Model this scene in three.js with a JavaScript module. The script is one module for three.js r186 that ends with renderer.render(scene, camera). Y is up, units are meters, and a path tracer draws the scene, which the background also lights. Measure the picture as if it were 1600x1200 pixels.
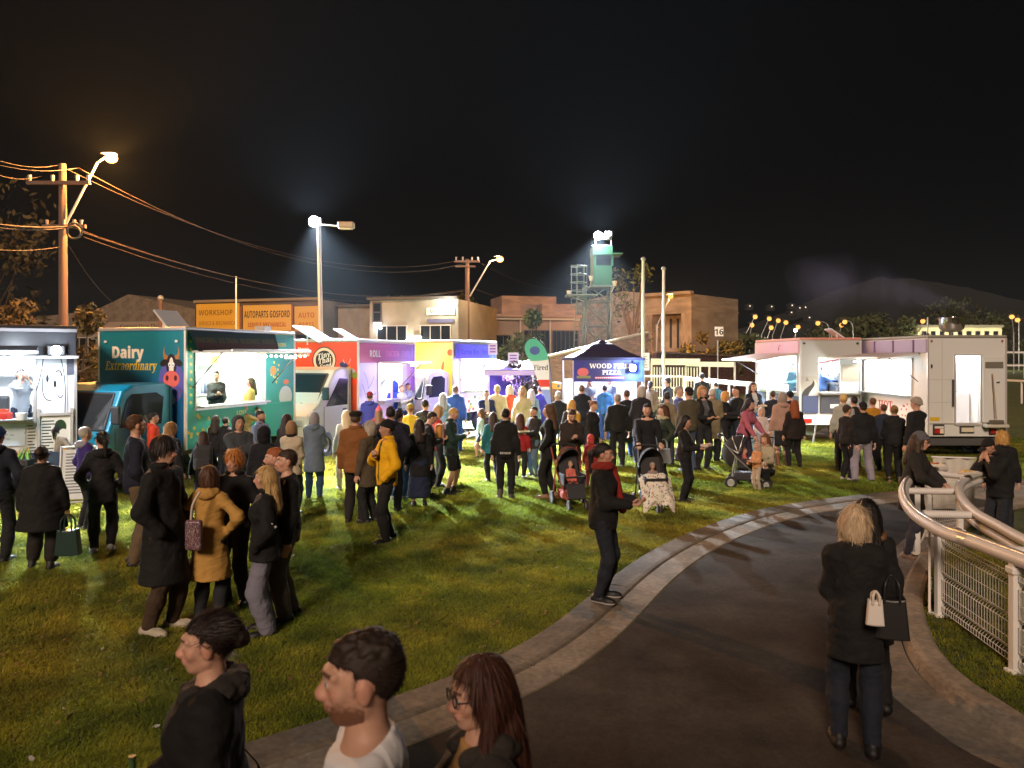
import * as THREE from 'three';
import { mergeGeometries } from 'three/addons/utils/BufferGeometryUtils.js';
import { RoundedBoxGeometry } from 'three/addons/geometries/RoundedBoxGeometry.js';

// ---------------------------------------------------------------- camera, sky, sun, exposure
const scene = new THREE.Scene();
const EYE = 2.7, F = 1200, CX = 800, HY = 557;          // metres above the ground, focal length and horizon in pixels of a 1600 x 1200 frame
const camera = new THREE.PerspectiveCamera(2 * Math.atan(600 / F) * 180 / Math.PI, 4 / 3, 0.1, 3000);
camera.position.set(0, EYE, 0);
camera.lookAt(0, EYE, -10);
camera.setViewOffset(1600, 1200, 0, 600 - HY, 1600, 1200);
camera.focus = 14.5; camera.userData.fStop = 3.4;
const renderer = new THREE.WebGLRenderer({ antialias: true });
renderer.setSize(1024, 768);
renderer.toneMapping = THREE.LinearToneMapping;
renderer.toneMappingExposure = 1.2;
renderer.shadowMap.enabled = true;
{ // an overcast night sky, a little lighter and warmer over the town lights along the whole horizon
  const W = 64, H = 32, data = new Float32Array(W * H * 4);
  for (let j = 0; j < H; j++) for (let i = 0; i < W; i++) {
    const el = ((j + 0.5) / H - 0.5) * Math.PI, g = Math.exp(-Math.max(el, 0) * 6), k = (j * W + i) * 4;
    data[k] = 0.0010 + 0.0008 * g; data[k + 1] = 0.0012 + 0.0007 * g; data[k + 2] = 0.0016 + 0.0008 * g; data[k + 3] = 1;
  }
  const t = new THREE.DataTexture(data, W, H, THREE.RGBAFormat, THREE.FloatType);
  t.mapping = THREE.EquirectangularReflectionMapping; t.magFilter = THREE.LinearFilter; t.needsUpdate = true;
  scene.background = t; scene.environment = t;
}
const sun = new THREE.DirectionalLight(new THREE.Color().setRGB(1, 0.74, 0.56), 2.45);   // the lit grandstand behind the photographer, soft and warm
sun.position.set(-9, 17, 20); sun.target.position.set(0, 0, -10);
sun.castShadow = true; sun.shadow.radius = 26;
Object.assign(sun.shadow.camera, { left: -40, right: 40, top: 40, bottom: -40, near: 1, far: 120 });
scene.add(sun, sun.target);
scene.fog = new THREE.FogExp2(new THREE.Color().setRGB(0.68, 0.84, 1.0), 0.00012);

// ---------------------------------------------------------------- helpers
const V = (x, y, z) => new THREE.Vector3(x, y, z);
const P = (px, py, d) => V((px - CX) / F * d, EYE - (py - HY) / F * d, -d);        // where a line of sight is d metres away
const G = (px, py, y = 0) => P(px, py, (EYE - y) * F / (py - HY)).setY(y);           // where it meets the ground (or a level y)
let seed = 12345;
const rnd = (a = 1, b) => { seed = (seed * 1664525 + 1013904223) >>> 0; const u = seed / 4294967296; return b === undefined ? u * a : a + u * (b - a); };
function hash3(x, y, z) { let h = (x * 374761393 + y * 668265263 + z * 2147483647) | 0; h = Math.imul(h ^ (h >>> 13), 1274126177); h ^= h >>> 16; return (h >>> 0) / 4294967296; }
function noise3(x, y, z) {
  const xi = Math.floor(x), yi = Math.floor(y), zi = Math.floor(z); let u = x - xi, v = y - yi, w = z - zi;
  u = u * u * (3 - 2 * u); v = v * v * (3 - 2 * v); w = w * w * (3 - 2 * w);
  const L = (a, b, t) => a + (b - a) * t, h = (i, j, k) => hash3(xi + i, yi + j, zi + k);
  return L(L(L(h(0, 0, 0), h(1, 0, 0), u), L(h(0, 1, 0), h(1, 1, 0), u), v), L(L(h(0, 0, 1), h(1, 0, 1), u), L(h(0, 1, 1), h(1, 1, 1), u), v), w) * 2 - 1;
}
const fbm = (x, y, z, n = 3) => { let s = 0, a = 0.5; for (let i = 0; i < n; i++) { s += a * noise3(x, y, z); x *= 2.03; y *= 2.03; z *= 2.03; a *= 0.5; } return s; };
const lin = (r, g, b) => new THREE.Color().setRGB(r, g, b);
const taken = {};
function numbered(name) { const n = taken[name] = (taken[name] ?? -1) + 1; return n ? name + '_' + String(n).padStart(3, '0') : name; }
function tag(o, label, category, group) { o.userData.label = label; o.userData.category = category; if (group) o.userData.group = group; return o; }
function thing(name, label, category, pos, turn = 0, group) {
  const o = new THREE.Group(); o.name = numbered(name); scene.add(o);
  if (pos) o.position.copy(pos); o.rotation.y = turn;
  return tag(o, label, category, group);
}
function clean(g) {
  const q = g.index ? g.toNonIndexed() : g;
  for (const k of Object.keys(q.attributes)) if (!['position', 'normal', 'uv'].includes(k)) q.deleteAttribute(k);
  if (!q.attributes.uv) q.setAttribute('uv', new THREE.BufferAttribute(new Float32Array(q.attributes.position.count * 2), 2));
  return q;
}
function obj(name, geos, mat, parent = scene) {
  const list = Array.isArray(geos) ? geos : [geos];
  const g = list.length > 1 ? mergeGeometries(list.map(clean)) : list[0];
  const m = new THREE.Mesh(g, mat); m.name = parent === scene ? numbered(name) : name;
  m.castShadow = m.receiveShadow = true; parent.add(m); return m;
}
function struct(name, geos, mat) { const m = obj(name, geos, mat); m.userData.kind = 'structure'; return m; }
function kid(name, label, parent, pos) { const g = new THREE.Group(); g.name = name; if (pos) g.position.copy(pos); parent.add(g); return g; }
const bx = (w, h, d, x = 0, y = 0, z = 0) => new THREE.BoxGeometry(w, h, d).translate(x, y, z);
const rb = (w, h, d, x = 0, y = 0, z = 0, r = 0.03, s = 2) => new RoundedBoxGeometry(w, h, d, s, Math.min(r, w / 2.01, h / 2.01, d / 2.01)).translate(x, y, z);
const cyl = (r0, r1, h, x = 0, y = 0, z = 0, n = 12) => new THREE.CylinderGeometry(r1, r0, h, n).translate(x, y + h / 2, z);
const sph = (r, x = 0, y = 0, z = 0, n = 12) => new THREE.SphereGeometry(r, n, Math.max(6, n >> 1)).translate(x, y, z);
function bar(a, b, r, n = 8, r2 = r) {
  const d = b.clone().sub(a), g = new THREE.CylinderGeometry(r2, r, d.length(), n);
  g.applyQuaternion(new THREE.Quaternion().setFromUnitVectors(V(0, 1, 0), d.clone().normalize()));
  const c = a.clone().add(b).multiplyScalar(0.5); return g.translate(c.x, c.y, c.z);
}
function beam(a, b, w, h) {   // a rectangular bar from a to b
  const d = b.clone().sub(a), g = new THREE.BoxGeometry(w, h, d.length());
  g.applyMatrix4(new THREE.Matrix4().lookAt(b, a, V(0, 1, 0)));
  const c = a.clone().add(b).multiplyScalar(0.5); return g.translate(c.x, c.y, c.z);
}
const tube = (pts, r, seg = 40, n = 8, closed = false) => new THREE.TubeGeometry(new THREE.CatmullRomCurve3(pts, closed), seg, r, n, closed);
const mats = new Map();
function mat(c, rough = 0.7, metal = 0, more) {
  const key = JSON.stringify([c, rough, metal, more]);
  if (!mats.has(key)) mats.set(key, new THREE.MeshStandardMaterial({ color: Array.isArray(c) ? lin(...c) : c, roughness: rough, metalness: metal, ...more }));
  return mats.get(key);
}
const glow = (c, k) => new THREE.MeshStandardMaterial({ color: 0x111111, emissive: Array.isArray(c) ? lin(...c) : c, emissiveIntensity: k, roughness: 0.5 });
function canvasTex(w, h, draw, repeat) {
  const c = document.createElement('canvas'); c.width = w; c.height = h;
  const x = c.getContext('2d'); draw(x, w, h);
  const t = new THREE.CanvasTexture(c); t.colorSpace = THREE.SRGBColorSpace;
  if (repeat) t.wrapS = t.wrapT = THREE.RepeatWrapping;
  return t;
}
function dataTex(n, f, srgb = false) {   // a tiling noise texture from f(u, v) -> grey
  const a = new Uint8Array(n * n * 4);
  for (let j = 0; j < n; j++) for (let i = 0; i < n; i++) { const v = f(i / n, j / n), k = (j * n + i) * 4, c = Array.isArray(v) ? v : [v, v, v]; for (let q = 0; q < 3; q++) a[k + q] = Math.max(0, Math.min(255, c[q] * 255)); a[k + 3] = 255; }
  const t = new THREE.DataTexture(a, n, n); t.wrapS = t.wrapT = THREE.RepeatWrapping; t.magFilter = THREE.LinearFilter; t.minFilter = THREE.LinearFilter; if (srgb) t.colorSpace = THREE.SRGBColorSpace; t.needsUpdate = true; return t;
}
const tileNoise = (u, v, f, oct = 4) => { // periodic fbm on a torus-like blend
  let s = 0, a = 0.5; for (let o = 0; o < oct; o++) { const w = f << o; const n = (i, j) => hash3(((i % w) + w) % w, ((j % w) + w) % w, 17 + o);
    const x = u * w, y = v * w, xi = Math.floor(x), yi = Math.floor(y); let p = x - xi, q = y - yi; p = p * p * (3 - 2 * p); q = q * q * (3 - 2 * q);
    s += a * ((n(xi, yi) * (1 - p) + n(xi + 1, yi) * p) * (1 - q) + (n(xi, yi + 1) * (1 - p) + n(xi + 1, yi + 1) * p) * q); a *= 0.5; } return s; };
function pointLight(pos, c, power, radius = 2) {
  const l = new THREE.PointLight(Array.isArray(c) ? lin(...c) : c, power, 0, 2); l.position.copy(pos); l.castShadow = true; l.shadow.radius = radius; scene.add(l); return l;
}
function spotLight(pos, aim, c, power, angle = 1.1, pen = 0.7, radius = 4) { const l = new THREE.SpotLight(lin(...c), power, 0, angle, pen, 2); l.position.copy(pos); l.target.position.copy(aim); l.castShadow = true; l.shadow.radius = radius; scene.add(l, l.target); return l; }
const bumpFine = dataTex(256, (u, v) => tileNoise(u, v, 16, 4));
const wearMap = dataTex(256, (u, v) => { const t = 0.82 + 0.25 * (tileNoise(u, v, 4, 5) - 0.5) * 1.6; return [t, t * 0.995, t * 0.98]; }, true);
const creaseTex = dataTex(256, (u, v) => { const a = tileNoise(u + 0.3 * tileNoise(u, v, 3, 2), v, 6, 3), b = tileNoise(u, v + 0.2 * tileNoise(u, v, 4, 2), 5, 4); return Math.min(1, Math.max(0, 1.6 * Math.abs(a - 0.45) + 0.9 * Math.abs(b - 0.45) + 0.05 * tileNoise(u, v, 90, 1))); });
const painted = (c, rough = 0.45, metal = 0) => mat(c, rough, metal, {});
// ---------------------------------------------------------------- the ground
const sheet = (pts, y) => { const s = new THREE.Shape(pts.map((p) => new THREE.Vector2(p.x, -p.z))); const g = new THREE.ShapeGeometry(s, 1); g.rotateX(-Math.PI / 2); g.translate(0, y, 0); return g; };
const smooth = (pts, n) => new THREE.CatmullRomCurve3(pts).getSpacedPoints(n);
const metresUV = (g, k = 1) => { const p = g.attributes.position, u = new Float32Array(p.count * 2); for (let i = 0; i < p.count; i++) { u[2 * i] = p.getX(i) * k; u[2 * i + 1] = p.getZ(i) * k; } g.setAttribute('uv', new THREE.BufferAttribute(u, 2)); return g; };
const soilTex = dataTex(512, (u, v) => { const a = tileNoise(u, v, 5, 5), b = tileNoise(u + 0.37, v + 0.11, 40, 3); const w = 0.6 + 0.7 * (b - 0.4); return [(0.27 + 0.18 * a) * w + 0.04, (0.34 + 0.1 * a) * w + 0.05, 0.08 * w + 0.02]; }, true);
{
  const g = metresUV(new THREE.PlaneGeometry(760, 460, 1, 1).rotateX(-Math.PI / 2).translate(0, 0, -200), 1 / 4.2);
  const m = new THREE.MeshStandardMaterial({ map: soilTex, roughness: 1, bumpMap: bumpFine, bumpScale: 0.02 });
  struct('ground', g, m);
}
// the lawn's edge against the path
const edgePx = [[400, 1166], [595, 1104], [764, 1039], [852, 990], [915, 942], [962, 903], [1017, 866], [1086, 833], [1180, 802], [1277, 785], [1401, 771], [1600, 752]];
const lawnEdge = smooth([V(-3.6, 0, -3.6), V(-2.6, 0, -4.6), ...edgePx.slice(0).map(([a, b]) => G(a, b))].filter((p, i) => i !== 1 || true), 90);
const offset = (line, w) => line.map((p, i) => { const a = line[Math.max(0, i - 1)], b = line[Math.min(line.length - 1, i + 1)], t = b.clone().sub(a).normalize(); return V(p.x - t.z * w, p.y, p.z + t.x * w); });   // to the right of travel
const kerbMid = offset(lawnEdge, 0.33), kerbIn = offset(lawnEdge, 0.66);
const asphaltTex = dataTex(512, (u, v) => { const a = tileNoise(u, v, 4, 4), b = hash3(Math.floor(u * 512), Math.floor(v * 512), 5), c = tileNoise(u, v, 64, 2); const t = 0.245 + 0.17 * (a - 0.45) + 0.06 * (c - 0.5) + 0.06 * (b - 0.5); return [t * 1.09, t * 0.99, t * 0.90]; }, true);
{
  const far = [V(24, 0, -20), V(24, 0, 3), V(-6, 0, 3)];
  const g = metresUV(sheet([...kerbIn, ...far], 0.006), 1 / 2.3);
  struct('asphalt_path', g, new THREE.MeshPhysicalMaterial({ map: asphaltTex, roughness: 1, specularIntensity: 0.25, bumpMap: bumpFine, bumpScale: 0.006 }));
}
const concreteTex = dataTex(512, (u, v) => { const a = tileNoise(u, v, 3, 5), b = tileNoise(u + 0.5, v + 0.2, 48, 3); const t = 0.37 + 0.30 * (a - 0.47) + 0.16 * (b - 0.45); return [t * 1.03, t * 0.95, t * 0.85]; }, true);
const concreteMat = new THREE.MeshStandardMaterial({ map: concreteTex, color: lin(1.15, 1.12, 1.06), roughness: 0.9, bumpMap: bumpFine, bumpScale: 0.006 });
const concreteLight = new THREE.MeshStandardMaterial({ map: concreteTex, color: lin(1.6, 1.57, 1.5), roughness: 0.9, bumpMap: bumpFine, bumpScale: 0.006 });
function swept(line, profile, i0, i1) {   // profile: [offset to the right, height] pairs
  const pos = [], uv = [], rails = profile.map(([w, y]) => offset(line, w).map((p) => V(p.x, y, p.z)));
  const put = (a) => { pos.push(a.x, a.y, a.z); uv.push((a.x + a.y) / 1.7, (a.z - a.y) / 1.7); };
  for (let i = i0; i < i1; i++) for (let k = 0; k < rails.length - 1; k++) {
    const a = rails[k][i], b = rails[k][i + 1], c = rails[k + 1][i + 1], d = rails[k + 1][i];
    for (const q of [a, b, c, a, c, d]) put(q);
  }
  for (const [i, flip] of [[i0, 1], [i1, 0]]) for (let k = 1; k < rails.length - 1; k++) { const t = [rails[0][i], rails[k][i], rails[k + 1][i]]; if (!flip) t.reverse(); t.forEach(put); }
  const g = new THREE.BufferGeometry(); g.setAttribute('position', new THREE.Float32BufferAttribute(pos, 3)); g.setAttribute('uv', new THREE.Float32BufferAttribute(uv, 2)); g.computeVertexNormals(); return g;
}
function resample(line, step) { const c = new THREE.CatmullRomCurve3(line); return c.getSpacedPoints(Math.round(c.getLength() / step)); }
{
  const root = new THREE.Group(); root.name = 'path_kerb'; root.userData.kind = 'structure'; scene.add(root);
  const line = resample(lawnEdge, 0.1), len = 24;
  for (let i = 0; i + 2 < line.length; i += len) {
    const j = Math.min(line.length - 1, i + len), cut = line.slice(i, j + 1);
    const t0 = 0.012 / 0.1;
    cut[0] = cut[0].clone().lerp(cut[1], t0); cut[cut.length - 1] = cut[cut.length - 1].clone().lerp(cut[cut.length - 2], t0);
    obj('kerb_stone', swept(cut, [[0, -0.02], [0.004, 0.045], [0.02, 0.055], [0.28, 0.05], [0.32, 0.042], [0.338, 0.02]], 0, cut.length - 1), concreteMat, root);
    obj('gutter_stone', swept(cut, [[0.345, -0.02], [0.347, 0.026], [0.36, 0.03], [0.64, 0.014], [0.655, -0.02]], 0, cut.length - 1), concreteLight, root);
  }
}
// the raised island on the right with its kerb
const isleOut = [[1600, 1137], [1525, 1095], [1465, 1053], [1429, 1014], [1411, 972], [1405, 933], [1414, 900], [1436, 862], [1470, 826], [1530, 796], [1600, 780]].map(([a, b]) => G(a, b, 0.15));
const isleLine = resample([V(5.4, 0.15, -3.6), ...isleOut], 0.1).map((p) => p.setY(0));
{
  const root = new THREE.Group(); root.name = 'island_kerb'; root.userData.kind = 'structure'; scene.add(root);
  const len = 19, w = 0.22;
  for (let i = 0; i + 2 < isleLine.length; i += len) {
    const cut = isleLine.slice(i, Math.min(isleLine.length, i + len + 1)); if (cut.length < 3) continue;
    cut[0] = cut[0].clone().lerp(cut[1], 0.1); cut[cut.length - 1] = cut[cut.length - 1].clone().lerp(cut[cut.length - 2], 0.1);
    obj('kerb_stone', swept(cut, [[-0.02, -0.02], [0, 0.1], [0.012, 0.132], [0.05, 0.15], [w - 0.03, 0.15], [w, 0.13], [w + 0.005, -0.02]], 0, cut.length - 1), concreteLight, root);
    obj('gutter_stone', swept(cut, [[-0.40, -0.02], [-0.395, 0.012], [-0.03, 0.02], [-0.025, -0.02]], 0, cut.length - 1), concreteMat, root);
  }
  const inner = offset(isleLine, 0.21);
  struct('island_soil', metresUV(sheet([...inner, V(14, 0, -14), V(14, 0, -3.4)], 0.09), 1 / 3.1), new THREE.MeshStandardMaterial({ map: soilTex, color: lin(0.75, 0.8, 0.8), roughness: 1, bumpMap: bumpFine, bumpScale: 0.03 }));
}
// concrete apron where the right-hand trucks stand, and paving beside the rail
{
  const pts = [[1246, 692], [1330, 708], [1400, 742], [1500, 775], [1600, 792], [1760, 800], [1760, 712], [1600, 700], [1400, 676], [1290, 668]].map(([a, b]) => G(a, b));
  struct('concrete_apron', metresUV(sheet(pts, 0.010), 1 / 3), concreteLight);
}
// grass: tufts of blades that stand on the lawn, thinning out with distance
const inLawn = (() => {
  const ring = [...lawnEdge, V(34, 0, -24), V(34, 0, -34), V(-40, 0, -34), V(-40, 0, 0), V(-3.8, 0, -2.6)];
  return (x, z) => { let c = false; for (let i = 0, j = ring.length - 1; i < ring.length; j = i++) { const a = ring[i], b = ring[j]; if ((a.z > z) !== (b.z > z) && x < (b.x - a.x) * (z - a.z) / (b.z - a.z) + a.x) c = !c; } return c; };
})();
const inIsle = (() => { const ring = [...offset(isleLine, 0.22), V(14, 0, -14), V(14, 0, -3.4)]; return (x, z) => { let c = false; for (let i = 0, j = ring.length - 1; i < ring.length; j = i++) { const a = ring[i], b = ring[j]; if ((a.z > z) !== (b.z > z) && x < (b.x - a.x) * (z - a.z) / (b.z - a.z) + a.x) c = !c; } return c; }; })();
function grass(name, label, test, n, spread, y, tint) {
  const pos = []; seed = 77;
  for (let b = 0; b < 9; b++) {
    const a = rnd(6.28), r = rnd(0.0, 0.035), x = Math.cos(a) * r, z = Math.sin(a) * r, t = rnd(6.28), w = 0.0035, h = rnd(0.022, 0.045), lx = Math.cos(t) * h * rnd(0.4, 1.3), lz = Math.sin(t) * h * rnd(0.4, 1.3), cx = -Math.sin(t) * w, cz = Math.cos(t) * w;
    const m = [x + lx * 0.35, h * 0.62, z + lz * 0.35], e = [x + lx, h, z + lz];
    pos.push(x - cx, 0, z - cz, x + cx, 0, z + cz, ...m, x + cx, 0, z + cz, m[0] + cx, m[1], m[2] + cz, ...m, m[0] - cx, m[1], m[2] - cz, m[0] + cx, m[1], m[2] + cz, ...e);
  }
  const g = new THREE.BufferGeometry(); g.setAttribute('position', new THREE.Float32BufferAttribute(pos, 3)); g.computeVertexNormals();
  const im = new THREE.InstancedMesh(g, new THREE.MeshPhysicalMaterial({ color: 0xffffff, roughness: 1, transmission: 0.45, thickness: 0, specularIntensity: 0.3, side: THREE.DoubleSide }), n);
  const mm = new THREE.Matrix4(), q = new THREE.Quaternion(), c = new THREE.Color(); let k = 0;
  for (let tries = 0; k < n && tries < n * 8; tries++) {
    const [x, z] = spread(); if (!test(x, z)) continue;
    const d = Math.hypot(x, z), s = rnd(0.7, 1.25) * (0.62 + d * 0.052);
    const patch = fbm(x * 0.45, 3, z * 0.45, 3), fine = fbm(x * 2.6, 8, z * 2.6, 2), dry = Math.max(0, Math.min(1, 0.35 + patch * 1.5 + fine * 0.9));
    const v = rnd(0.7, 1.25) * (1 + fine * 0.8) * tint;
    mm.compose(V(x, y - 0.002, z), q.setFromAxisAngle(V(0, 1, 0), rnd(6.28)), V(s * 1.15, s * (0.8 + 0.4 * rnd()), s * 1.15)); im.setMatrixAt(k, mm);
    im.setColorAt(k, c.setRGB((0.20 + 0.12 * dry) * v, (0.265 + 0.03 * dry) * v, (0.020 + 0.010 * dry) * v)); k++;
  }
  im.count = k; im.name = name; im.userData = { kind: 'stuff', label, category: 'grass' }; scene.add(im);
}
grass('lawn_grass', 'short green lawn with dry yellow patches in front of the food trucks', (x, z) => inLawn(x, z), 330000, () => { const d = Math.pow(rnd(), 1.25) * 21 + 3.8; return [(rnd() * 1.56 - 0.81) * d, -d]; }, 0, 1);
{ // leaves and scraps lying in the grass
  seed = 31; const g = new THREE.CircleGeometry(0.022, 5).scale(1.5, 0.8, 1).rotateX(-Math.PI / 2), n = 420, im = new THREE.InstancedMesh(g, mat([1, 1, 1], 0.9, 0, { side: 2 }), n), m = new THREE.Matrix4(), c = new THREE.Color(); let k = 0;
  while (k < n) { const d = rnd(4.2, 14), x = rnd(-0.75, 0.5) * d; if (!inLawn(x, -d)) continue; m.makeRotationFromEuler(new THREE.Euler(rnd(-0.5, 0.5), rnd(6.3), rnd(-0.5, 0.5))).setPosition(x, 0.035, -d); im.setMatrixAt(k, m); const v = rnd(); im.setColorAt(k, v < 0.06 ? c.setRGB(0.5, 0.48, 0.44) : c.setRGB(0.12 + 0.1 * v, 0.08 + 0.05 * v, 0.03)); k++; }
  im.name = 'fallen_leaves'; im.userData = { kind: 'stuff', label: 'dry fallen leaves and paper scraps scattered over the lawn', category: 'leaves' }; scene.add(im);
}
grass('island_grass', 'rough dark grass inside the raised kerb under the wire fence', inIsle, 15000, () => [rnd(3.4, 9), rnd(-11, -3.8)], 0.09, 0.7);
// ---------------------------------------------------------------- far hills, town, buildings
const plaster = (c, k = 1) => new THREE.MeshStandardMaterial({ map: wearMap, color: lin(...c.map((v) => v * k)), roughness: 0.9, bumpMap: bumpFine, bumpScale: 0.004 });
const glassDark = mat([0.012, 0.014, 0.018], 0.08, 0, {});
const frameGrey = mat([0.32, 0.32, 0.31], 0.5, 0.3);
const frameDark = mat([0.03, 0.03, 0.03], 0.5);
let hillAt;
{ // a wooded ridge far behind
  const pos = [], idx = [], N = 90, D = 300;
  const prof = (px) => { const t = (px - 1100) / 560; return 557 - (18 + 118 * Math.exp(-Math.pow((px - 1400) / 210, 2)) + 70 * Math.exp(-Math.pow((px - 1750) / 180, 2)) + 8 * fbm(px * 0.03, 1, 2, 4)); };
  for (let i = 0; i <= N; i++) for (let j = 0; j < 4; j++) { const px = 960 + i * 12, d = D + j * 40, p = P(px, prof(px), D); pos.push(p.x * d / D, j === 0 ? -1 : j === 1 ? p.y * 0.7 : j === 2 ? p.y * 1.12 : p.y * 0.9, -d); }
  for (let i = 0; i < N; i++) for (let j = 0; j < 3; j++) { const a = i * 4 + j; idx.push(a, a + 4, a + 1, a + 1, a + 4, a + 5); }
  const g = new THREE.BufferGeometry(); g.setAttribute('position', new THREE.Float32BufferAttribute(pos, 3)); g.setIndex(idx); g.computeVertexNormals();
  hillAt = (px, py) => { const y = EYE + (HY - py) / F * D, py1 = P(px, prof(px), D).y * 0.7; return D + 40 * Math.max(0.05, Math.min(0.97, y / py1)); };
  struct('hills', g, mat([0.004, 0.005, 0.003], 1));
}
// windows as parts with frame and panes; local +z is the outside of the wall
function windowPart(parent, x, y, z, w, h, cols = 2, rows = 1, fm = frameGrey, name = 'window') {
  const t = 0.06, geos = [bx(w, t, 0.09, x, y + h / 2, z), bx(w, t, 0.09, x, y - h / 2, z), bx(t, h - t, 0.09, x - w / 2 + t / 2, y, z), bx(t, h - t, 0.09, x + w / 2 - t / 2, y, z)];
  for (let i = 1; i < cols; i++) geos.push(bx(0.045, h - t, 0.07, x - w / 2 + w * i / cols, y, z));
  for (let j = 1; j < rows; j++) geos.push(bx(w - 2 * t, 0.045, 0.065, x, y - h / 2 + h * j / rows, z));
  const f = obj(name, geos, fm, parent);
  for (let i = 0; i < cols; i++) for (let j = 0; j < rows; j++) obj('pane', bx(w / cols - 0.07, h / rows - 0.07, 0.012, x - w / 2 + w * (i + 0.5) / cols, y - h / 2 + h * (j + 0.5) / rows, z - 0.01), glassDark, f);
  return f;
}
const faceY = (a, b) => Math.atan2(-(b.z - a.z), b.x - a.x);   // turn that lays local x along a -> b (outside towards the camera)
function signPanel(parent, x, y, z, w, h, name, draw, px = 512, back) {
  const ph = Math.max(32, Math.round(px * h / w));
  const t = canvasTex(px, ph, draw);
  if (back !== false) obj(name + '_board', bx(w + 0.02, h + 0.02, 0.05, x, y, z - 0.027), back || frameDark, parent);
  return obj(name, new THREE.PlaneGeometry(w, h).translate(x, y, z + 0.003), new THREE.MeshStandardMaterial({ map: t, roughness: 0.6 }), parent);
}
const font = (x, s, f = 'sans-serif', w = 'bold') => { x.font = `${w} ${Math.round(s)}px ${f}`; };
const centred = (x, s, cx, cy, size, color, f, w, maxw) => { font(x, size, f, w); x.textAlign = 'center'; x.textBaseline = 'middle'; x.fillStyle = color; if (maxw) x.fillText(s, cx, cy, maxw); else x.fillText(s, cx, cy); };

// A: low grey shop with gable at the left
{
  const a = P(40, 557, 50), b = P(305, 557, 47), w = a.distanceTo(b), t = thing('low_shop', 'low grey gabled shop with a faint script sign, far left behind the trucks', 'building', a.clone().setY(0), faceY(a, b));
  const wall = plaster([0.15, 0.13, 0.11]);
  const s = new THREE.Shape(); s.moveTo(0, 0); s.lineTo(w, 0); s.lineTo(w, 5.6); s.lineTo(w * 0.62, 6.6); s.lineTo(w * 0.42, 5.6); s.lineTo(0, 5.2); s.closePath();
  obj('wall', new THREE.ExtrudeGeometry(s, { depth: 8, bevelEnabled: false }).translate(0, 0, -8), wall, t);
  obj('awning', [bx(w * 0.55, 0.5, 0.9, w * 0.74, 4.0, 0.45)], plaster([0.22, 0.2, 0.18]), t);
  signPanel(t, w * 0.74, 4.55, 0.62, 5.6, 0.6, 'sign', (x, W, H) => { x.fillStyle = '#6f665d'; x.fillRect(0, 0, W, H); centred(x, 'Carpet One Floor', W / 2, H / 2, H * 0.62, '#2c2723', 'serif'); });
  for (let i = 0; i < 3; i++) windowPart(t, w * (0.56 + 0.17 * i), 1.9, 0.03, 1.7, 2.2, 2, 1);
  windowPart(t, w * 0.18, 3.2, 0.03, 2, 1.4, 3, 1); windowPart(t, w * 0.36, 3.2, 0.03, 2, 1.4, 3, 1);
}
// B: workshop with yellow signs
{
  const a = P(306, 557, 47), b = P(500, 557, 44.5), w = a.distanceTo(b), t = thing('auto_workshop', 'brown auto workshop with three long yellow sign boards under its roof', 'building', a.clone().setY(0), faceY(a, b));
  obj('wall', [bx(w, 6.0, 10, w / 2, 3, -5)], plaster([0.13, 0.10, 0.085]), t);
  obj('parapet', [bx(w + 0.1, 0.16, 0.3, w / 2, 6.05, 0.02)], plaster([0.25, 0.2, 0.14]), t);
  const yel = '#b08a26';
  signPanel(t, w * 0.19, 5.05, 0.06, w * 0.36, 1.7, 'sign', (x, W, H) => { x.fillStyle = yel; x.fillRect(0, 0, W, H); centred(x, 'WORKSHOP', W * 0.45, H * 0.32, H * 0.26, '#6a4a12'); centred(x, 'SERVICE & MECHANICAL', W / 2, H * 0.7, H * 0.19, '#7a5412', undefined, undefined, W * 0.9); });
  signPanel(t, w * 0.59, 4.98, 0.06, w * 0.385, 1.55, 'sign', (x, W, H) => { x.fillStyle = '#b08d40'; x.fillRect(0, 0, W, H); centred(x, 'AUTOPARTS GOSFORD', W / 2, H * 0.36, H * 0.36, '#1d140a', undefined, undefined, W * 0.95); centred(x, 'SERVICE MECHANICAL', W / 2, H * 0.76, H * 0.24, '#7a2c12', undefined, undefined, W * 0.8); });
  signPanel(t, w * 0.9, 4.9, 0.06, w * 0.185, 1.45, 'sign', (x, W, H) => { x.fillStyle = '#a88738'; x.fillRect(0, 0, W, H); centred(x, 'AUTO', W / 2, H * 0.36, H * 0.28, '#8a4a12'); centred(x, 'PARTS', W / 2, H * 0.74, H * 0.24, '#8a4a12'); });
  for (const [u, ww] of [[0.19, 3.0], [0.46, 1.4], [0.62, 1.9], [0.9, 1.5]]) windowPart(t, w * u, 2.9, 0.03, ww, 2.2, 2, 2, frameDark);
  for (const u of [0.385, 0.795]) obj('downpipe', cyl(0.06, 0.06, 5.7, w * u, 0, 0.1), mat([0.2, 0.07, 0.04], 0.6), t);
}
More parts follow.
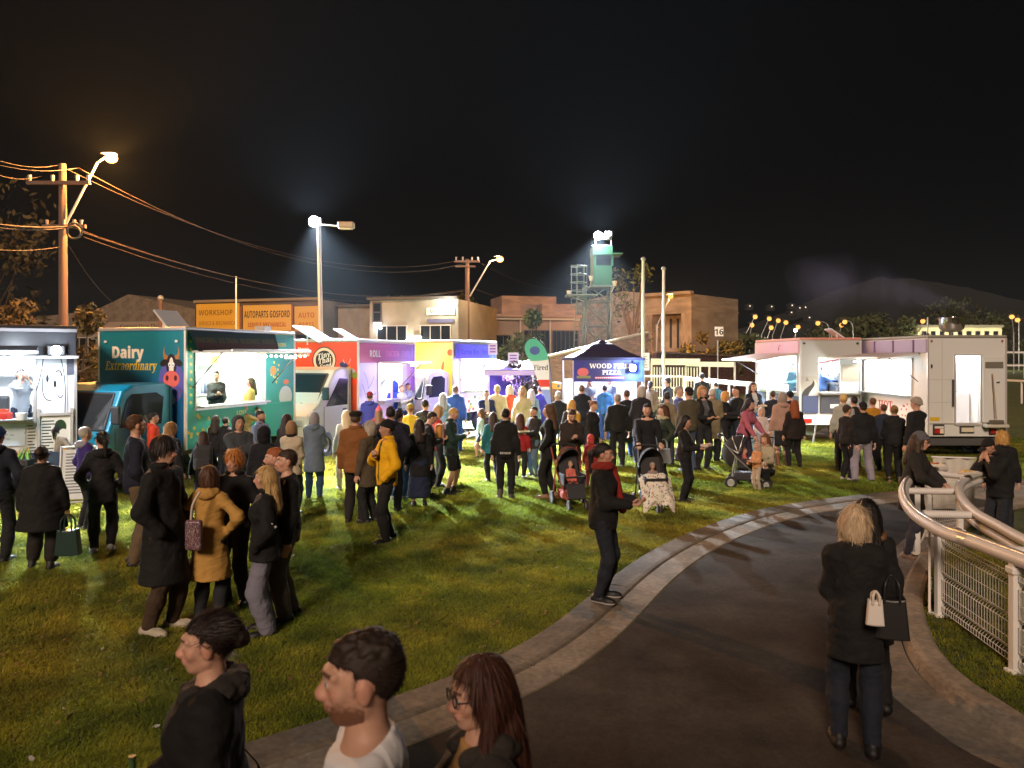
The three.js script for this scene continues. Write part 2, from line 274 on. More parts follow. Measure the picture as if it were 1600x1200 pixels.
// C: white office with lit wall lamps
const officeLamp = [];
{
  const a = P(498, 557, 46), b = P(716, 557, 44), w = a.distanceTo(b), t = thing('white_office', 'cream flat roofed office with tall windows and a lit wall sign', 'building', a.clone().setY(0), faceY(a, b));
  const u = (px) => (px - 498) / (716 - 498) * w;
  obj('wall', [bx(w - u(580), 6.0, 9, (w + u(580)) / 2, 3.0, -4.5)], plaster([0.36, 0.33, 0.27]), t);
  obj('side_wall', [bx(u(580), 5.7, 9, u(580) / 2, 2.85, -5.2)], plaster([0.23, 0.22, 0.21]), t);
  obj('roof_edge', [bx(w - u(578), 0.14, 0.5, (w + u(578)) / 2, 6.08, 0.05), bx(u(578), 0.12, 0.3, u(578) / 2, 5.75, -0.6)], frameDark, t);
  windowPart(t, u(615), 3.0, 0.03, 1.9, 3.0, 3, 1); windowPart(t, u(682), 3.0, 0.03, 1.9, 3.0, 3, 1);
  windowPart(t, u(592), 5.3, 0.03, 0.55, 1.1, 1, 2, frameDark);
  obj('door', bx(0.95, 2.6, 0.08, u(706), 2.4, 0.05), frameDark, t);
  signPanel(t, u(690), 5.3, 0.06, 1.7, 0.42, 'sign', (x, W, H) => { x.fillStyle = '#cfc8b0'; x.fillRect(0, 0, W, H); centred(x, 'MOTORS', W / 2, H / 2, H * 0.8, '#3a3833'); });
  obj('sign_strip', bx(1.6, 0.22, 0.06, u(690), 4.75, 0.05), mat([0.06, 0.06, 0.12], 0.6), t);
  t.updateMatrixWorld(true);
  const wl = obj('wall_lamp', [rb(0.4, 1.2, 0.22, u(656), 3.3, 0.12, 0.08)], glow([1, 0.98, 0.86], 6), t);
  const sl = obj('sign_lamp', rb(0.2, 0.14, 0.24, u(712), 5.65, 0.35, 0.04), glow([0.95, 1, 0.9], 12), t);
  const wl2 = obj('light_box', rb(0.5, 0.3, 0.1, u(593), 4.55, 0.1, 0.03), glow([0.9, 0.95, 1], 3), t);
  officeLamp.push([t.localToWorld(V(u(656), 3.3, 0.5)), [1, 0.95, 0.8], 22], [t.localToWorld(V(u(700), 5.75, 0.8)), [0.95, 1, 0.85], 22], [t.localToWorld(V(u(593), 4.4, 0.4)), [0.9, 0.95, 1], 4]);
}
// D: pinkish low hall, and the tilted roofs behind it
{
  const a = P(717, 557, 52), b = P(905, 557, 54), w = a.distanceTo(b), t = thing('pink_hall', 'long low pinkish building with barred windows left of the lattice tower', 'building', a.clone().setY(0), faceY(a, b));
  obj('wall', [bx(w, 5.4, 10, w / 2, 2.7, -5)], plaster([0.30, 0.24, 0.22]), t);
  obj('gutter', [bx(w, 0.14, 0.16, w / 2, 5.3, 0.1), cyl(0.06, 0.06, 5.2, w * 0.5, 0, 0.08), cyl(0.06, 0.06, 5.2, w * 0.75, 0, 0.08)], frameGrey, t); obj('roof', [bx(w + 0.4, 0.2, 10.4, w / 2, 5.5, -4.9), bx(4.2, 2, 4, w * 0.7, 6.2, -6), bx(2.6, 1.1, 3, w * 0.92, 6.0, -4)], plaster([0.34, 0.25, 0.22]), t);
  windowPart(t, w * 0.33, 3.6, 0.03, 1.6, 1.1, 3, 1, frameDark);
  windowPart(t, w * 0.88, 3.5, 0.03, 1.9, 2.0, 6, 1, frameDark); windowPart(t, w * 0.64, 3.5, 0.03, 1.9, 2.0, 5, 1, frameDark);
  obj('door', bx(0.9, 2.3, 0.06, w * 0.2, 1.9, 0.04), frameDark, t);
}
// E: tall hall in orange street light
{
  const a = P(888, 557, 64), m = P(1004, 557, 63), b = P(1080, 557, 60), w = a.distanceTo(m), w2 = m.distanceTo(b);
  const t = thing('orange_lit_hall', 'tall pale hall in orange street light behind the two flagpoles', 'building', a.clone().setY(0), faceY(a, m));
  const s = new THREE.Shape(); s.moveTo(0, 0); s.lineTo(w, 0); s.lineTo(w, 7.9); s.lineTo(w * 0.75, 8.1); s.lineTo(0, 7.0); s.closePath();
  obj('wall', new THREE.ExtrudeGeometry(s, { depth: 8, bevelEnabled: false }).translate(0, 0, -8), plaster([0.36, 0.33, 0.3]), t);
  obj('ledge', bx(w, 0.35, 0.9, w / 2, 3.2, 0.45), plaster([0.3, 0.2, 0.14]), t);
  for (let i = 0; i < 4; i++) windowPart(t, w * (0.1 + 0.2 * i), 2.0, 0.03, 1.0, 1.2, 2, 1, frameDark);
  const r = thing('orange_lit_annex', 'corner block with deep window bays in orange light left of the bushes', 'building', m.clone().setY(0), faceY(m, b));
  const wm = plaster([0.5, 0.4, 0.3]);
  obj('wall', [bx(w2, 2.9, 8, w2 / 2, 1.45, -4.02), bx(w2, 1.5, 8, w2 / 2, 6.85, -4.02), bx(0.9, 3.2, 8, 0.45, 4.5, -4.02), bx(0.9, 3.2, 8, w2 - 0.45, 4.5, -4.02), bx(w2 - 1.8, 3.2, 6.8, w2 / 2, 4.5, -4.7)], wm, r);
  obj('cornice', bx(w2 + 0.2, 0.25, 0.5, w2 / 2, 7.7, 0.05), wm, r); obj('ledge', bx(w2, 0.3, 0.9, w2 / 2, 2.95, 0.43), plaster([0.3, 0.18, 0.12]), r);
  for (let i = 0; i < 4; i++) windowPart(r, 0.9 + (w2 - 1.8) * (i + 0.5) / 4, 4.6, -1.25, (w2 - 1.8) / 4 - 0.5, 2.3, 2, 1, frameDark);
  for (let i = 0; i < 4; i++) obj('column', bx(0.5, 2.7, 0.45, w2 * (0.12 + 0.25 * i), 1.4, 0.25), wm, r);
}
// brown brick boundary wall behind the tent, course by course as far as bricks can be told apart it is only a tone
{
  const wallTex = dataTex(256, (u, v) => { const r = Math.floor(v * 24), c = Math.floor(u * 12 + (r % 2) * 0.5), t = 0.8 + 0.35 * hash3(c, r, 3); const j = (v * 24) % 1 < 0.12 || (u * 12 + (r % 2) * 0.5) % 1 < 0.06 ? 1.25 : 1; return [0.36 * t * j, 0.24 * t * j, 0.2 * t * j]; }, true);
  const m = new THREE.MeshStandardMaterial({ map: wallTex, roughness: 0.95 });
  const put = (px0, px1, d0, d1, y0, y1, label) => {
    const a = P(px0, 557, d0).setY(0), b = P(px1, 557, d1).setY(0), w = a.distanceTo(b), t = thing('boundary_wall', label, 'wall', a, faceY(a, b));
    const s = new THREE.Shape(); s.moveTo(0, 0); s.lineTo(w, 0); s.lineTo(w, y1); s.lineTo(0, y0); s.closePath();
    const g = new THREE.ExtrudeGeometry(s, { depth: 0.24, bevelEnabled: false }); const uv = g.attributes.uv; for (let i = 0; i < uv.count; i++) uv.setXY(i, uv.getX(i) / 2.9, uv.getY(i) / 2.06);
    obj('brickwork', g, m, t); obj('coping', beam(V(-0.05, y0 + 0.05, 0.12), V(w + 0.05, y1 + 0.05, 0.12), 0.34, 0.1), plaster([0.4, 0.3, 0.24]), t);
  };
  put(822, 1010, 37, 39, 2.4, 3.9, 'brown brick boundary wall with a rising top behind the pizza tent');
  put(1020, 1185, 46, 58, 2.9, 2.6, 'long dark brown wall behind the white rails and the orange bushes');
}
// lit club building far right
{
  const a = P(1408, 557, 150), b = P(1572, 557, 150), w = a.distanceTo(b), t = thing('lit_clubhouse', 'long cream two storey clubhouse lit up far beyond the right truck', 'building', a.clone().setY(0), faceY(a, b));
  const wm = plaster([0.75, 0.68, 0.42]);
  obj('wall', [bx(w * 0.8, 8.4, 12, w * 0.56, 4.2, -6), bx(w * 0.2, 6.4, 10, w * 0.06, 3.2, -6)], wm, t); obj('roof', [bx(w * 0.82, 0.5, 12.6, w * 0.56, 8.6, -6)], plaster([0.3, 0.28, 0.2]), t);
  for (let i = 0; i < 9; i++) { windowPart(t, w * (0.22 + 0.085 * i), 6.9, 0.05, 0.9, 1.4, 1, 1, frameDark); windowPart(t, w * (0.22 + 0.085 * i), 4.2, 0.05, 0.9, 1.4, 1, 1, frameDark); }
  for (let i = 0; i < 5; i++) { obj('wall_lamp', rb(0.5, 0.4, 0.3, w * (0.1 + 0.2 * i), 5.2, 1.6, 0.1), glow([1, 0.95, 0.75], 10), t); t.updateMatrixWorld(true); pointLight(t.localToWorld(V(w * (0.1 + 0.2 * i), 5.0, 3)), [1, 0.95, 0.72], 70, 8); }
  obj('balcony', bx(w * 0.78, 0.35, 1.2, w * 0.56, 5.6, 0.6), wm, t);
}
// ---------------------------------------------------------------- poles, lamps, wires
const timber = mat([0.14, 0.085, 0.065], 0.9), steelPale = mat([0.45, 0.45, 0.47], 0.45, 0.6), steelDark = mat([0.1, 0.1, 0.11], 0.5, 0.6), ceramic = mat([0.35, 0.3, 0.3], 0.3);
const SODIUM = [1, 0.40, 0.08], WARM = [1, 0.58, 0.28], COOL = [0.84, 0.92, 1];
function lampHead(t, p, dir, size, emit, k) {   // a cobra-head fitting whose lens glows
  const g = new THREE.SphereGeometry(size * 0.8, 14, 8); g.scale(1.5, 0.3, 0.7); g.rotateY(dir); g.translate(p.x - size * 0.4, p.y + size * 0.75, p.z);
  obj('lamp_housing', g, steelDark, t);
  obj('lamp_lens', new THREE.SphereGeometry(size * 0.8, 14, 8).scale(1.15, 0.95, 0.95).rotateY(dir).translate(p.x, p.y, p.z), glow(emit, k), t);
}
// left power pole with orange lamp
const poleA = P(100, 557, 27).setY(0), poleB = P(730, 557, 46).setY(0);
{
  const t = thing('power_pole', 'tall timber power pole with crossarms and an orange lamp, far left', 'power pole', poleA);
  const top = EYE + (557 - 256) / F * 27;
  obj('pole', bar(V(0, 0, 0), V(-0.05, top, 0), 0.17, 12, 0.12), timber, t);
  obj('crossarm', [bx(2.2, 0.12, 0.12, -0.1, top - 0.7, 0.16)], timber, t); obj('crossarm', [bx(1.5, 0.12, 0.12, 0.1, EYE + (557 - 355) / F * 27, 0.16)], timber, t);
  for (const x of [-1.1, -0.3, 0.55, 0.95]) obj('insulator', cyl(0.05, 0.07, 0.2, x, top - 0.64, 0.16), ceramic, t);
  for (const x of [-0.5, 0.1, 0.45, 0.7]) obj('insulator', cyl(0.04, 0.06, 0.16, x, EYE + (557 - 352) / F * 27, 0.16), ceramic, t);
  obj('cable_coil', [new THREE.TorusGeometry(0.28, 0.03, 6, 20).translate(0.48, EYE + (557 - 362) / F * 27, 0.2), new THREE.TorusGeometry(0.22, 0.025, 6, 20).translate(0.52, EYE + (557 - 365) / F * 27, 0.3)], mat([0.05, 0.05, 0.05], 0.7), t);
  const hp = P(174, 247, 27).sub(poleA), b0 = V(0.1, EYE + (557 - 353) / F * 27, 0.1), b1 = P(152, 254, 27).sub(poleA);
  obj('bracket_arm', [bar(b0, b1, 0.045, 8), bar(b1, hp.clone().add(V(-0.1, 0.12, 0)), 0.04, 8)], steelPale, t);
  lampHead(t, hp, 0.2, 0.23, [1, 0.5, 0.12], 8);
  pointLight(P(174, 249, 27), SODIUM, 850, 6); spotLight(P(174, 246, 27), P(174, 246, 27).add(V(0, 5, 1)), SODIUM, 4200, 1.45, 0.9, 6);
}
{
  const t = thing('power_pole', 'timber power pole with one orange lamp in front of the cream office', 'power pole', poleB);
  const top = EYE + (557 - 405) / F * 46, u = (px, py) => P(px, py, 46).sub(poleB);
  obj('pole', bar(V(0, 0, 0), V(0, top, 0), 0.17, 12, 0.12), timber, t);
  obj('crossarm', [bx(1.5, 0.12, 0.12, 0, top - 0.15, 0.16), bx(1.2, 0.1, 0.1, -0.1, top - 0.45, 0.16)], timber, t);
  for (const x of [-0.65, -0.25, 0.3, 0.65]) obj('insulator', cyl(0.04, 0.06, 0.2, x, top - 0.09, 0.16), ceramic, t);
  obj('bracket_arm', [bar(u(734, 463), u(766, 408), 0.045), bar(u(766, 408), u(781, 404), 0.04)], steelPale, t);
  lampHead(t, u(781, 405), 0.2, 0.24, [1, 0.45, 0.10], 5);
  pointLight(P(781, 407, 46).add(V(0, 0, 0.2)), WARM, 120, 6);
}
{ // overhead wires, sagging
  const t = thing('overhead_wires', 'sagging overhead wires strung between the power poles against the night sky', 'wires', V(0, 0, 0));
  const wm = mat([0.05, 0.035, 0.032], 0.8);
  const wire = (a, b, sag, r = 0.008) => { const pts = []; for (let i = 0; i <= 12; i++) { const s = i / 12; pts.push(a.clone().lerp(b, s).add(V(0, -4 * sag * s * (1 - s), 0))); } return tube(pts, r, 24, 5); };
  const w = [];
  const pairs = [[[92, 258, 27], [716, 407, 46], 1.6], [[122, 262, 27], [742, 407, 46], 1.9], [[120, 358, 27], [724, 452, 46], 1.2], [[126, 362, 27], [736, 452, 46], 1.2], [[130, 370, 27], [737, 457, 46], 1.3],
    [[92, 258, 27], [-30, 240, 22], 0.2], [[122, 262, 27], [-30, 250, 22], 0.2], [[65, 275, 27], [-30, 262, 22], 0.2], [[110, 353, 27], [-30, 346, 22], 0.1, 0.022], [[105, 356, 27], [-30, 352, 22], 0.1, 0.014], [[98, 385, 27], [-30, 388, 22], 0.1, 0.014],
    [[107, 382, 27], [251, 466, 40], 1.4], [[744, 407, 46], [905, 448, 70], 0.8], [[744, 452, 46], [905, 470, 70], 0.7], [[733, 452, 46], [560, 458, 60], 0.6], [[733, 458, 46], [690, 478, 45], 0.1]];
  for (const [a, b, s, r] of pairs) obj('wire', wire(P(...a), P(...b), s, r), wm, t);
}
// floodlight pole behind the red van
function flood(p, aim, c, power, angle = 0.7) { const l = new THREE.SpotLight(lin(...c), power, 0, angle, 0.85, 2); l.position.copy(p); l.target.position.copy(aim); l.castShadow = true; l.shadow.radius = 8; scene.add(l, l.target); pointLight(p, c, power * 0.004, 8); spotLight(p, p.clone().add(V(0, 5, 1)), c, 1500, 1.45, 1.0, 8); }
const floodA = P(491, 346, 30), floodB = P(934, 369, 40);
{
  const base = P(504, 557, 30).setY(0), t = thing('floodlight_pole', 'slim grey floodlight pole with two heads, the left one lit cold white', 'floodlight', base);
  const top = P(498, 352, 30).sub(base);
  obj('pole', bar(V(0, 0, 0), top, 0.11, 12, 0.075), steelPale, t);
  obj('crossbar', bar(P(488, 350, 30).sub(base), P(535, 354, 30).sub(base), 0.035), steelPale, t);
  const h = floodA.clone().sub(base), dark = P(541, 352, 30).sub(base);
  obj('floodlight_head', [rb(0.5, 0.34, 0.16, h.x, h.y, h.z - 0.16, 0.04)], steelDark, t);
  obj('lamp_lens', sph(0.21, h.x, h.y, h.z, 16), glow([0.92, 0.96, 1], 60), t);
  obj('unlit_head', [rb(0.62, 0.24, 0.4, dark.x, dark.y, dark.z, 0.05)], mat([0.16, 0.15, 0.14], 0.5), t);
  obj('unlit_lens', rb(0.5, 0.04, 0.3, dark.x - 0.02, dark.y - 0.14, dark.z, 0.02), mat([0.6, 0.6, 0.6], 0.2), t);
  flood(floodA, V(-4.5, 0, -24), COOL, 34000, 0.56);
}
// lattice judges' tower with green cabin
{
  const D = 40, base = P(932, 557, D).setY(0), u = (px, py, dz = 0) => P(px, py, D).sub(base).add(V(0, 0, dz));
  const t = thing('lattice_tower', 'green cabin on a steel lattice tower with floodlights and a caged ladder', 'tower', base);
  const st = mat([0.13, 0.15, 0.13], 0.6, 0.4), green = mat([0.014, 0.085, 0.042], 0.6);
  const x0 = u(915, 0).x, x1 = u(955, 0).x, yTop = u(0, 446).y, z0 = 0, z1 = -1.35;
  const corners = [[x0, z0], [x1, z0], [x0, z1], [x1, z1]];
  for (const [x, z] of corners) obj('leg', bar(V(x, 0, z), V(x, yTop, z), 0.065, 8), st, t);
  const lv = [0.4, 1.7, 3.0, 4.3, 5.6];
  for (let i = 0; i < lv.length; i++) {
    const y = lv[i], yn = lv[i + 1] ?? yTop, r = [], c = [];
    for (const [p, q] of [[0, 1], [2, 3], [0, 2], [1, 3]]) { const A = corners[p], B = corners[q]; r.push(bar(V(A[0], y, A[1]), V(B[0], y, B[1]), 0.035, 6)); c.push(bar(V(A[0], y, A[1]), V(B[0], yn, B[1]), 0.028, 6), bar(V(B[0], y, B[1]), V(A[0], yn, A[1]), 0.028, 6)); }
    obj('brace', r, st, t); obj('cross_brace', c, st, t);
  }
  const cy0 = u(0, 446).y, cy1 = u(0, 415).y, cyw = u(0, 398).y, cyr = u(0, 384).y, cw = u(956, 0).x - u(927, 0).x, cx = u(941.5, 0).x, cz = (z0 + z1) / 2;
  obj('cabin_floor', bx(cw + 0.35, 0.1, 1.9, cx, cy0 - 0.05, cz), st, t);
  obj('cabin', [bx(cw, cy1 - cy0, 1.55, cx, (cy0 + cy1) / 2, cz), bx(0.14, cyw - cy1, 1.55, cx - cw / 2 + 0.07, (cy1 + cyw) / 2, cz), bx(0.1, cyw - cy1, 0.1, x1 + 0.05, (cy1 + cyw) / 2, cz + 0.7), bx(0.1, cyw - cy1, 0.1, x1 + 0.05, (cy1 + cyw) / 2, cz - 0.7)], green, t);
  obj('cabin_window', bx(cw - 0.2, cyw - cy1 - 0.02, 0.03, cx + 0.05, (cy1 + cyw) / 2, cz + 0.6), glassDark, t);
  obj('cabin_roof', [bx(cw + 0.05, cyr - cyw, 1.6, cx, (cyr + cyw) / 2, cz), bx(0.6, 0.05, 1.6, x1 + 0.3, cyw + 0.06, cz).rotateZ(0)], green, t);
  obj('handrail', [bar(u(930, 384), u(930, 372), 0.02), bar(u(955, 384), u(955, 366), 0.02), bar(u(930, 372), u(955, 370), 0.02), bar(u(925, 384), u(956, 384), 0.03)], mat([0.6, 0.62, 0.6], 0.4, 0.5), t);
  // caged ladder and landing on the left
  const lx = u(899, 0).x;
  obj('ladder', [bar(V(lx - 0.28, 0, 0.1), V(lx + 0.1, cy0, 0.1), 0.03), bar(V(lx + 0.2, 0, 0.1), V(lx + 0.5, cy0, 0.1), 0.03), ...Array.from({ length: 18 }, (_, i) => { const s = i / 18; return bar(V(lx - 0.28 + 0.38 * s, cy0 * s, 0.1), V(lx + 0.2 + 0.3 * s, cy0 * s, 0.1), 0.018, 5); })], st, t);
  obj('ladder_cage', [...[0, 1, 2, 3, 4, 5].map((i) => { const y = u(0, 480).y + i * 0.42; return new THREE.TorusGeometry(0.42, 0.018, 5, 18).rotateX(Math.PI / 2).translate(lx + 0.15, y, 0.3); }), ...[0, 1, 2, 3, 4, 5, 6].map((i) => { const a = i * 0.9; return bar(V(lx + 0.15 + 0.42 * Math.cos(a), u(0, 480).y, 0.3 + 0.42 * Math.sin(a)), V(lx + 0.15 + 0.42 * Math.cos(a), u(0, 415).y, 0.3 + 0.42 * Math.sin(a)), 0.014, 5); })], st, t);
  obj('landing', [bx(1.6, 0.08, 1.3, lx + 0.3, u(0, 462).y, 0)], st, t);
  for (const [px, py, k] of [[934, 369, 70], [947, 370, 8], [951, 366, 8]]) {
    const p = u(px, py, 0.2); obj('floodlight_head', rb(0.42, 0.34, 0.16, p.x, p.y, p.z - 0.17, 0.04), steelDark, t);
    obj('lamp_lens', sph(k > 20 ? 0.22 : 0.13, p.x, p.y, p.z, 14), glow([0.94, 0.97, 1], k), t);
  }
  for (const [px, py] of [[922, 440], [888, 463], [958, 448]]) { const p = u(px, py, 0.5); obj('spot_lamp', [cyl(0.08, 0.13, 0.25, p.x, p.y, p.z), bar(p, V(Math.max(x0, Math.min(x1, p.x)), p.y - 0.3, 0), 0.02)], mat([0.5, 0.45, 0.4], 0.5, 0.4), t); }
  flood(u(934, 369, 0.2).add(base), V(3, 0, -31.5), COOL, 44000, 0.56);
}
// flagpoles, thin masts
for (const [px, y0, d, r, label] of [[1005, 405, 33, 0.075, 'taller white flagpole, left of the pair beside the pizza tent'], [1037, 420, 34, 0.075, 'shorter white flagpole, right of the pair beside the pizza tent'], [251, 466, 40, 0.12, 'short orange lit timber post behind the teal truck'], [369, 433, 34, 0.035, 'thin grey mast rising behind the teal truck roof']]) {
  const b = P(px, 557, d).setY(0), h = EYE + (557 - y0) / F * d, t = thing('mast', label, 'pole', b);
  obj('pole', bar(V(0, 0, 0), V(0, h, 0), r, 10, r * 0.85), r > 0.1 ? timber : mat([0.6, 0.58, 0.55], 0.4, 0.2), t);
  obj('cap', sph(r * 1.4, 0, h, 0, 8), frameGrey, t); if (r < 0.1) obj('base_plate', cyl(r * 2.5, r * 2.5, 0.06, 0, 0, 0), frameGrey, t);
}
{ // small notice on the taller flagpole, "16" board on its post
  const t = thing('notice_board', 'narrow white notice board fixed to the taller flagpole', 'sign', P(1008, 565, 32.8));
  signPanel(t, 0, 0, 0.1, 0.33, 0.75, 'notice', (x, W, H) => { x.fillStyle = '#e9ece9'; x.fillRect(0, 0, W, H); x.fillStyle = '#555'; for (let i = 0; i < 9; i++) x.fillRect(W * 0.15, H * (0.1 + i * 0.09), W * (0.3 + 0.4 * hash3(i, 2, 3)), H * 0.035); }, 96);
  const d = 40, b = P(1122, 557, d).setY(0), q = thing('number_sign', 'white number 16 board on a thin post before the dark wall', 'sign', b);
  obj('post', bar(V(0, 0, 0), V(0, EYE + 25 / F * d, -0.06), 0.045), steelPale, q);
  signPanel(q, 0.05, EYE + 39 / F * d, 0, 0.45, 0.5, 'board', (x, W, H) => { x.fillStyle = '#f2f2ee'; x.fillRect(0, 0, W, H); centred(x, '16', W / 2, H * 0.54, H * 0.85, '#15151a'); }, 128);
}
// distant street lamps along the road
{
  const lampsAt = [[1048, 463, 50, 1026, 'k'], [1110, 478, 80, 1088], [1150, 489, 95, 1128], [1180, 495, 115, 1165], [1202, 498, 130, 1190], [1216, 501, 150, 1207], [1228, 504, 165, 1220], [1205, 512, 120, 1197], [1175, 508, 200, 1171], [1247, 511, 210, 1240], [1278, 505, 100, 1296, 'c'], [1320, 503, 110, 1333, 'c'], [1315, 508, 160, 1310], [1442, 502, 170, 1436], [1581, 495, 120, 1584], [1590, 500, 150, 1592, 'c']];
  const lampLabels = ['nearest orange street lamp, just right of the shorter flagpole', 'orange street lamp on a slanting arm above the number 16 board', 'orange street lamp right of the number 16 board, second arm', 'third slanting orange street lamp right of the number 16 board', 'orange street lamp fourth from the number 16 board, smaller', 'orange street lamp fifth from the number 16 board, smaller', 'orange street lamp just left of the bright white lamp', 'low orange street lamp below the row, above the pink fascia', 'tiny orange street lamp low down left of the pink fascia', 'tiny orange street lamp just above the bright white lamp', 'curved-neck street lamp over the middle right truck roof, left of two', 'curved-neck street lamp over the middle right truck roof, right of two', 'small orange street lamp between the two curved-neck lamps', 'single orange street lamp left of the steel bowl', 'orange street lamp at the right edge on a straight post', 'curved-neck street lamp at the far right edge'];
  lampsAt.forEach(([px, py, d, bxp, k], i) => {
    const b = P(bxp, 557, d).setY(0), h = P(px, py, d).sub(b), t = thing('street_lamp', lampLabels[i], 'street lamp', b, 0, 'street lamps along the far road');
    const s = Math.max(0.28, d * 0.0048), r = Math.max(0.06, d * 0.0006);
    if (k === 'c') obj('post', tube([V(0, 0, 0), V(0, h.y * 0.8, 0), V(h.x * 0.15, h.y * 0.97, 0), V(h.x * 0.5, h.y + 0.15, 0), V(h.x, h.y + 0.1, 0)], r, 24, 6), steelPale, t);
    else obj('post', [bar(V(0, 0, 0), V(0, h.y * 0.72, 0), r * 1.3, 6), bar(V(0, h.y * 0.7, 0), V(h.x, h.y + s * 0.2, 0), r * 0.8, 6)], steelPale, t);
    obj('lamp_housing', new THREE.SphereGeometry(s * 0.7, 10, 6).scale(1.3, 0.3, 0.9).translate(h.x - s * 0.3, h.y + s * 0.68, 0), steelDark, t);
    obj('lamp_lens', new THREE.SphereGeometry(s * 0.62, 10, 8).translate(h.x, h.y, 0), glow([1, 0.42, 0.09], 1.7), t);
    pointLight(P(px, py, d).add(V(0, 0, 0)), i === 0 ? SODIUM : WARM, i === 0 ? 380 : i < 4 ? 170 : 90, 6);
  });
  // the bright white lamp, and house lights on the hillside
  const wl = thing('white_yard_lamp', 'bright white lamp on a pole above the roof of the middle right truck', 'lamp', P(1243, 557, 110).setY(0));
  const hh = EYE + (557 - 516) / F * 110; obj('post', bar(V(0, 0, 0), V(0, hh, 0), 0.07), steelPale, wl); obj('lamp_housing', cyl(0.3, 0.1, 0.2, 0, hh + 0.2, 0), steelDark, wl); obj('lamp_lens', sph(0.24, 0, hh, 0), glow([1, 0.97, 0.88], 25), wl);
  pointLight(P(1243, 516, 110), [1, 0.96, 0.85], 260, 6);
  const spots = [[1140, 480], [1172, 478], [1206, 479], [1238, 477], [1250, 481], [1259, 480], [1237, 488], [1132, 487], [1265, 496]];
  for (const [px, py] of spots) {
    const p = P(px, py, hillAt(px, py)), t = thing('hillside_house', 'tiny lit house among the trees on the far hillside', 'house', p, 0.3 * hash3(px, py, 1), 'lit houses on the far hillside'); t.scale.setScalar(0.6);
    obj('wall', bx(5, 3.4, 4, 0, -1.2, -2.2), mat([0.02, 0.02, 0.02], 0.9), t); obj('roof', new THREE.ConeGeometry(3.9, 1.6, 4).rotateY(Math.PI / 4).translate(0, 1.3, -2.2), frameDark, t);
    obj('lit_window', bx(0.9, 0.8, 0.05, 0, 0, -0.15), glow([1, 0.8, 0.55], 1.6), t);
  }
}
for (const [p, c, k] of officeLamp) pointLight(p, c, k, 6);
{ // thin smoke drifting over the far trees
  seed = 4242; const g = new THREE.IcosahedronGeometry(1, 4), n = 26, im = new THREE.InstancedMesh(g, new THREE.MeshStandardMaterial({ color: lin(0.32, 0.38, 0.8), roughness: 1, transparent: true, opacity: 0.010, depthWrite: false }), n), m = new THREE.Matrix4();
  for (let i = 0; i < n; i++) { const u = i / n, p = P(1492 - 250 * u + rnd(-16, 16), 482 - 52 * Math.sqrt(u) + rnd(-10, 22) * (0.3 + u), 75 + rnd(-5, 5)), r = 0.7 + 1.7 * u; m.compose(p, new THREE.Quaternion().setFromEuler(new THREE.Euler(rnd(3), rnd(3), rnd(3))), V(r * rnd(0.9, 1.7), r * rnd(0.5, 0.9), r)); im.setMatrixAt(i, m); }
  im.name = 'smoke'; im.userData = { kind: 'stuff', label: 'thin pale smoke drifting over the dark trees behind the right truck', category: 'smoke' }; scene.add(im);
}
// ---------------------------------------------------------------- trees
function tree(name, label, base, h, rx, rz, opts = {}) {
  seed = Math.round(Math.abs(base.x * 131 + base.z * 977)) + 5;
  const t = thing(name, label, opts.category || 'tree', base); const { leaf = [0.05, 0.07, 0.025], n = 1800, size = 0.16, crown0 = 0.3, trunk = 0.14 } = opts;
  const limbs = [bar(V(0, 0, 0), V(0.05, h * 0.55, 0), trunk, 8, trunk * 0.55)], centres = [];
  for (let i = 0; i < 11; i++) { const a = i * 2.4 + rnd(0.5), y = h * (crown0 + (0.9 - crown0) * rnd()), r = Math.sqrt(rnd(0.15, 1)) * Math.sin(Math.PI * Math.min(1, (y / h - crown0) / (1 - crown0) * 0.75 + 0.22)); const c = V(Math.cos(a) * rx * r, y, Math.sin(a) * rz * r); centres.push([c, rnd(0.3, 0.48)]); limbs.push(bar(V(0.03, h * rnd(0.22, 0.5), 0), c, trunk * 0.35, 5, trunk * 0.12)); }
  obj('trunk', limbs, mat(opts.bark || [0.09, 0.07, 0.05], 0.95), t);
  const pos = [], col = [], c = new THREE.Color();
  for (let i = 0; i < n; i++) {
    const [k, s] = centres[Math.floor(rnd() * centres.length)], u = rnd(6.28), w = Math.acos(rnd(-1, 1)), r = Math.pow(rnd(), 0.45) * s;
    const p = V(k.x + Math.sin(w) * Math.cos(u) * r * rx * 1.15, k.y + Math.cos(w) * r * Math.min(h * 0.4, rx * 1.2), k.z + Math.sin(w) * Math.sin(u) * r * rz * 1.15);
    const a = V(rnd(-1, 1), rnd(-1, 1), rnd(-1, 1)).normalize(), b = V(rnd(-1, 1), rnd(-1, 1), rnd(-1, 1)).cross(a).normalize(), L = size * rnd(0.6, 1.4), B = L * 0.42, v = rnd(0.5, 1.5);
    const q = [p.clone().addScaledVector(a, -L), p.clone().addScaledVector(b, B), p.clone().addScaledVector(a, L), p.clone().addScaledVector(b, -B)];
    for (const m of [0, 1, 2, 0, 2, 3]) { pos.push(q[m].x, q[m].y, q[m].z); col.push(leaf[0] * v, leaf[1] * v, leaf[2] * v); }
  }
  const g = new THREE.BufferGeometry(); g.setAttribute('position', new THREE.Float32BufferAttribute(pos, 3)); g.setAttribute('color', new THREE.Float32BufferAttribute(col, 3)); g.computeVertexNormals();
  obj('crown', g, mat([1, 1, 1], 0.85, 0, { vertexColors: true, side: 2 }), t);
  return t;
}
const at = (px, d) => P(px, 557, d).setY(0);
tree('bushy_tree', 'small leafy tree lit orange, between the two left-hand trucks', at(118, 24), 4.3, 1.35, 1.2, { n: 5200, size: 0.10, crown0: 0.15, leaf: [0.10, 0.07, 0.02] });
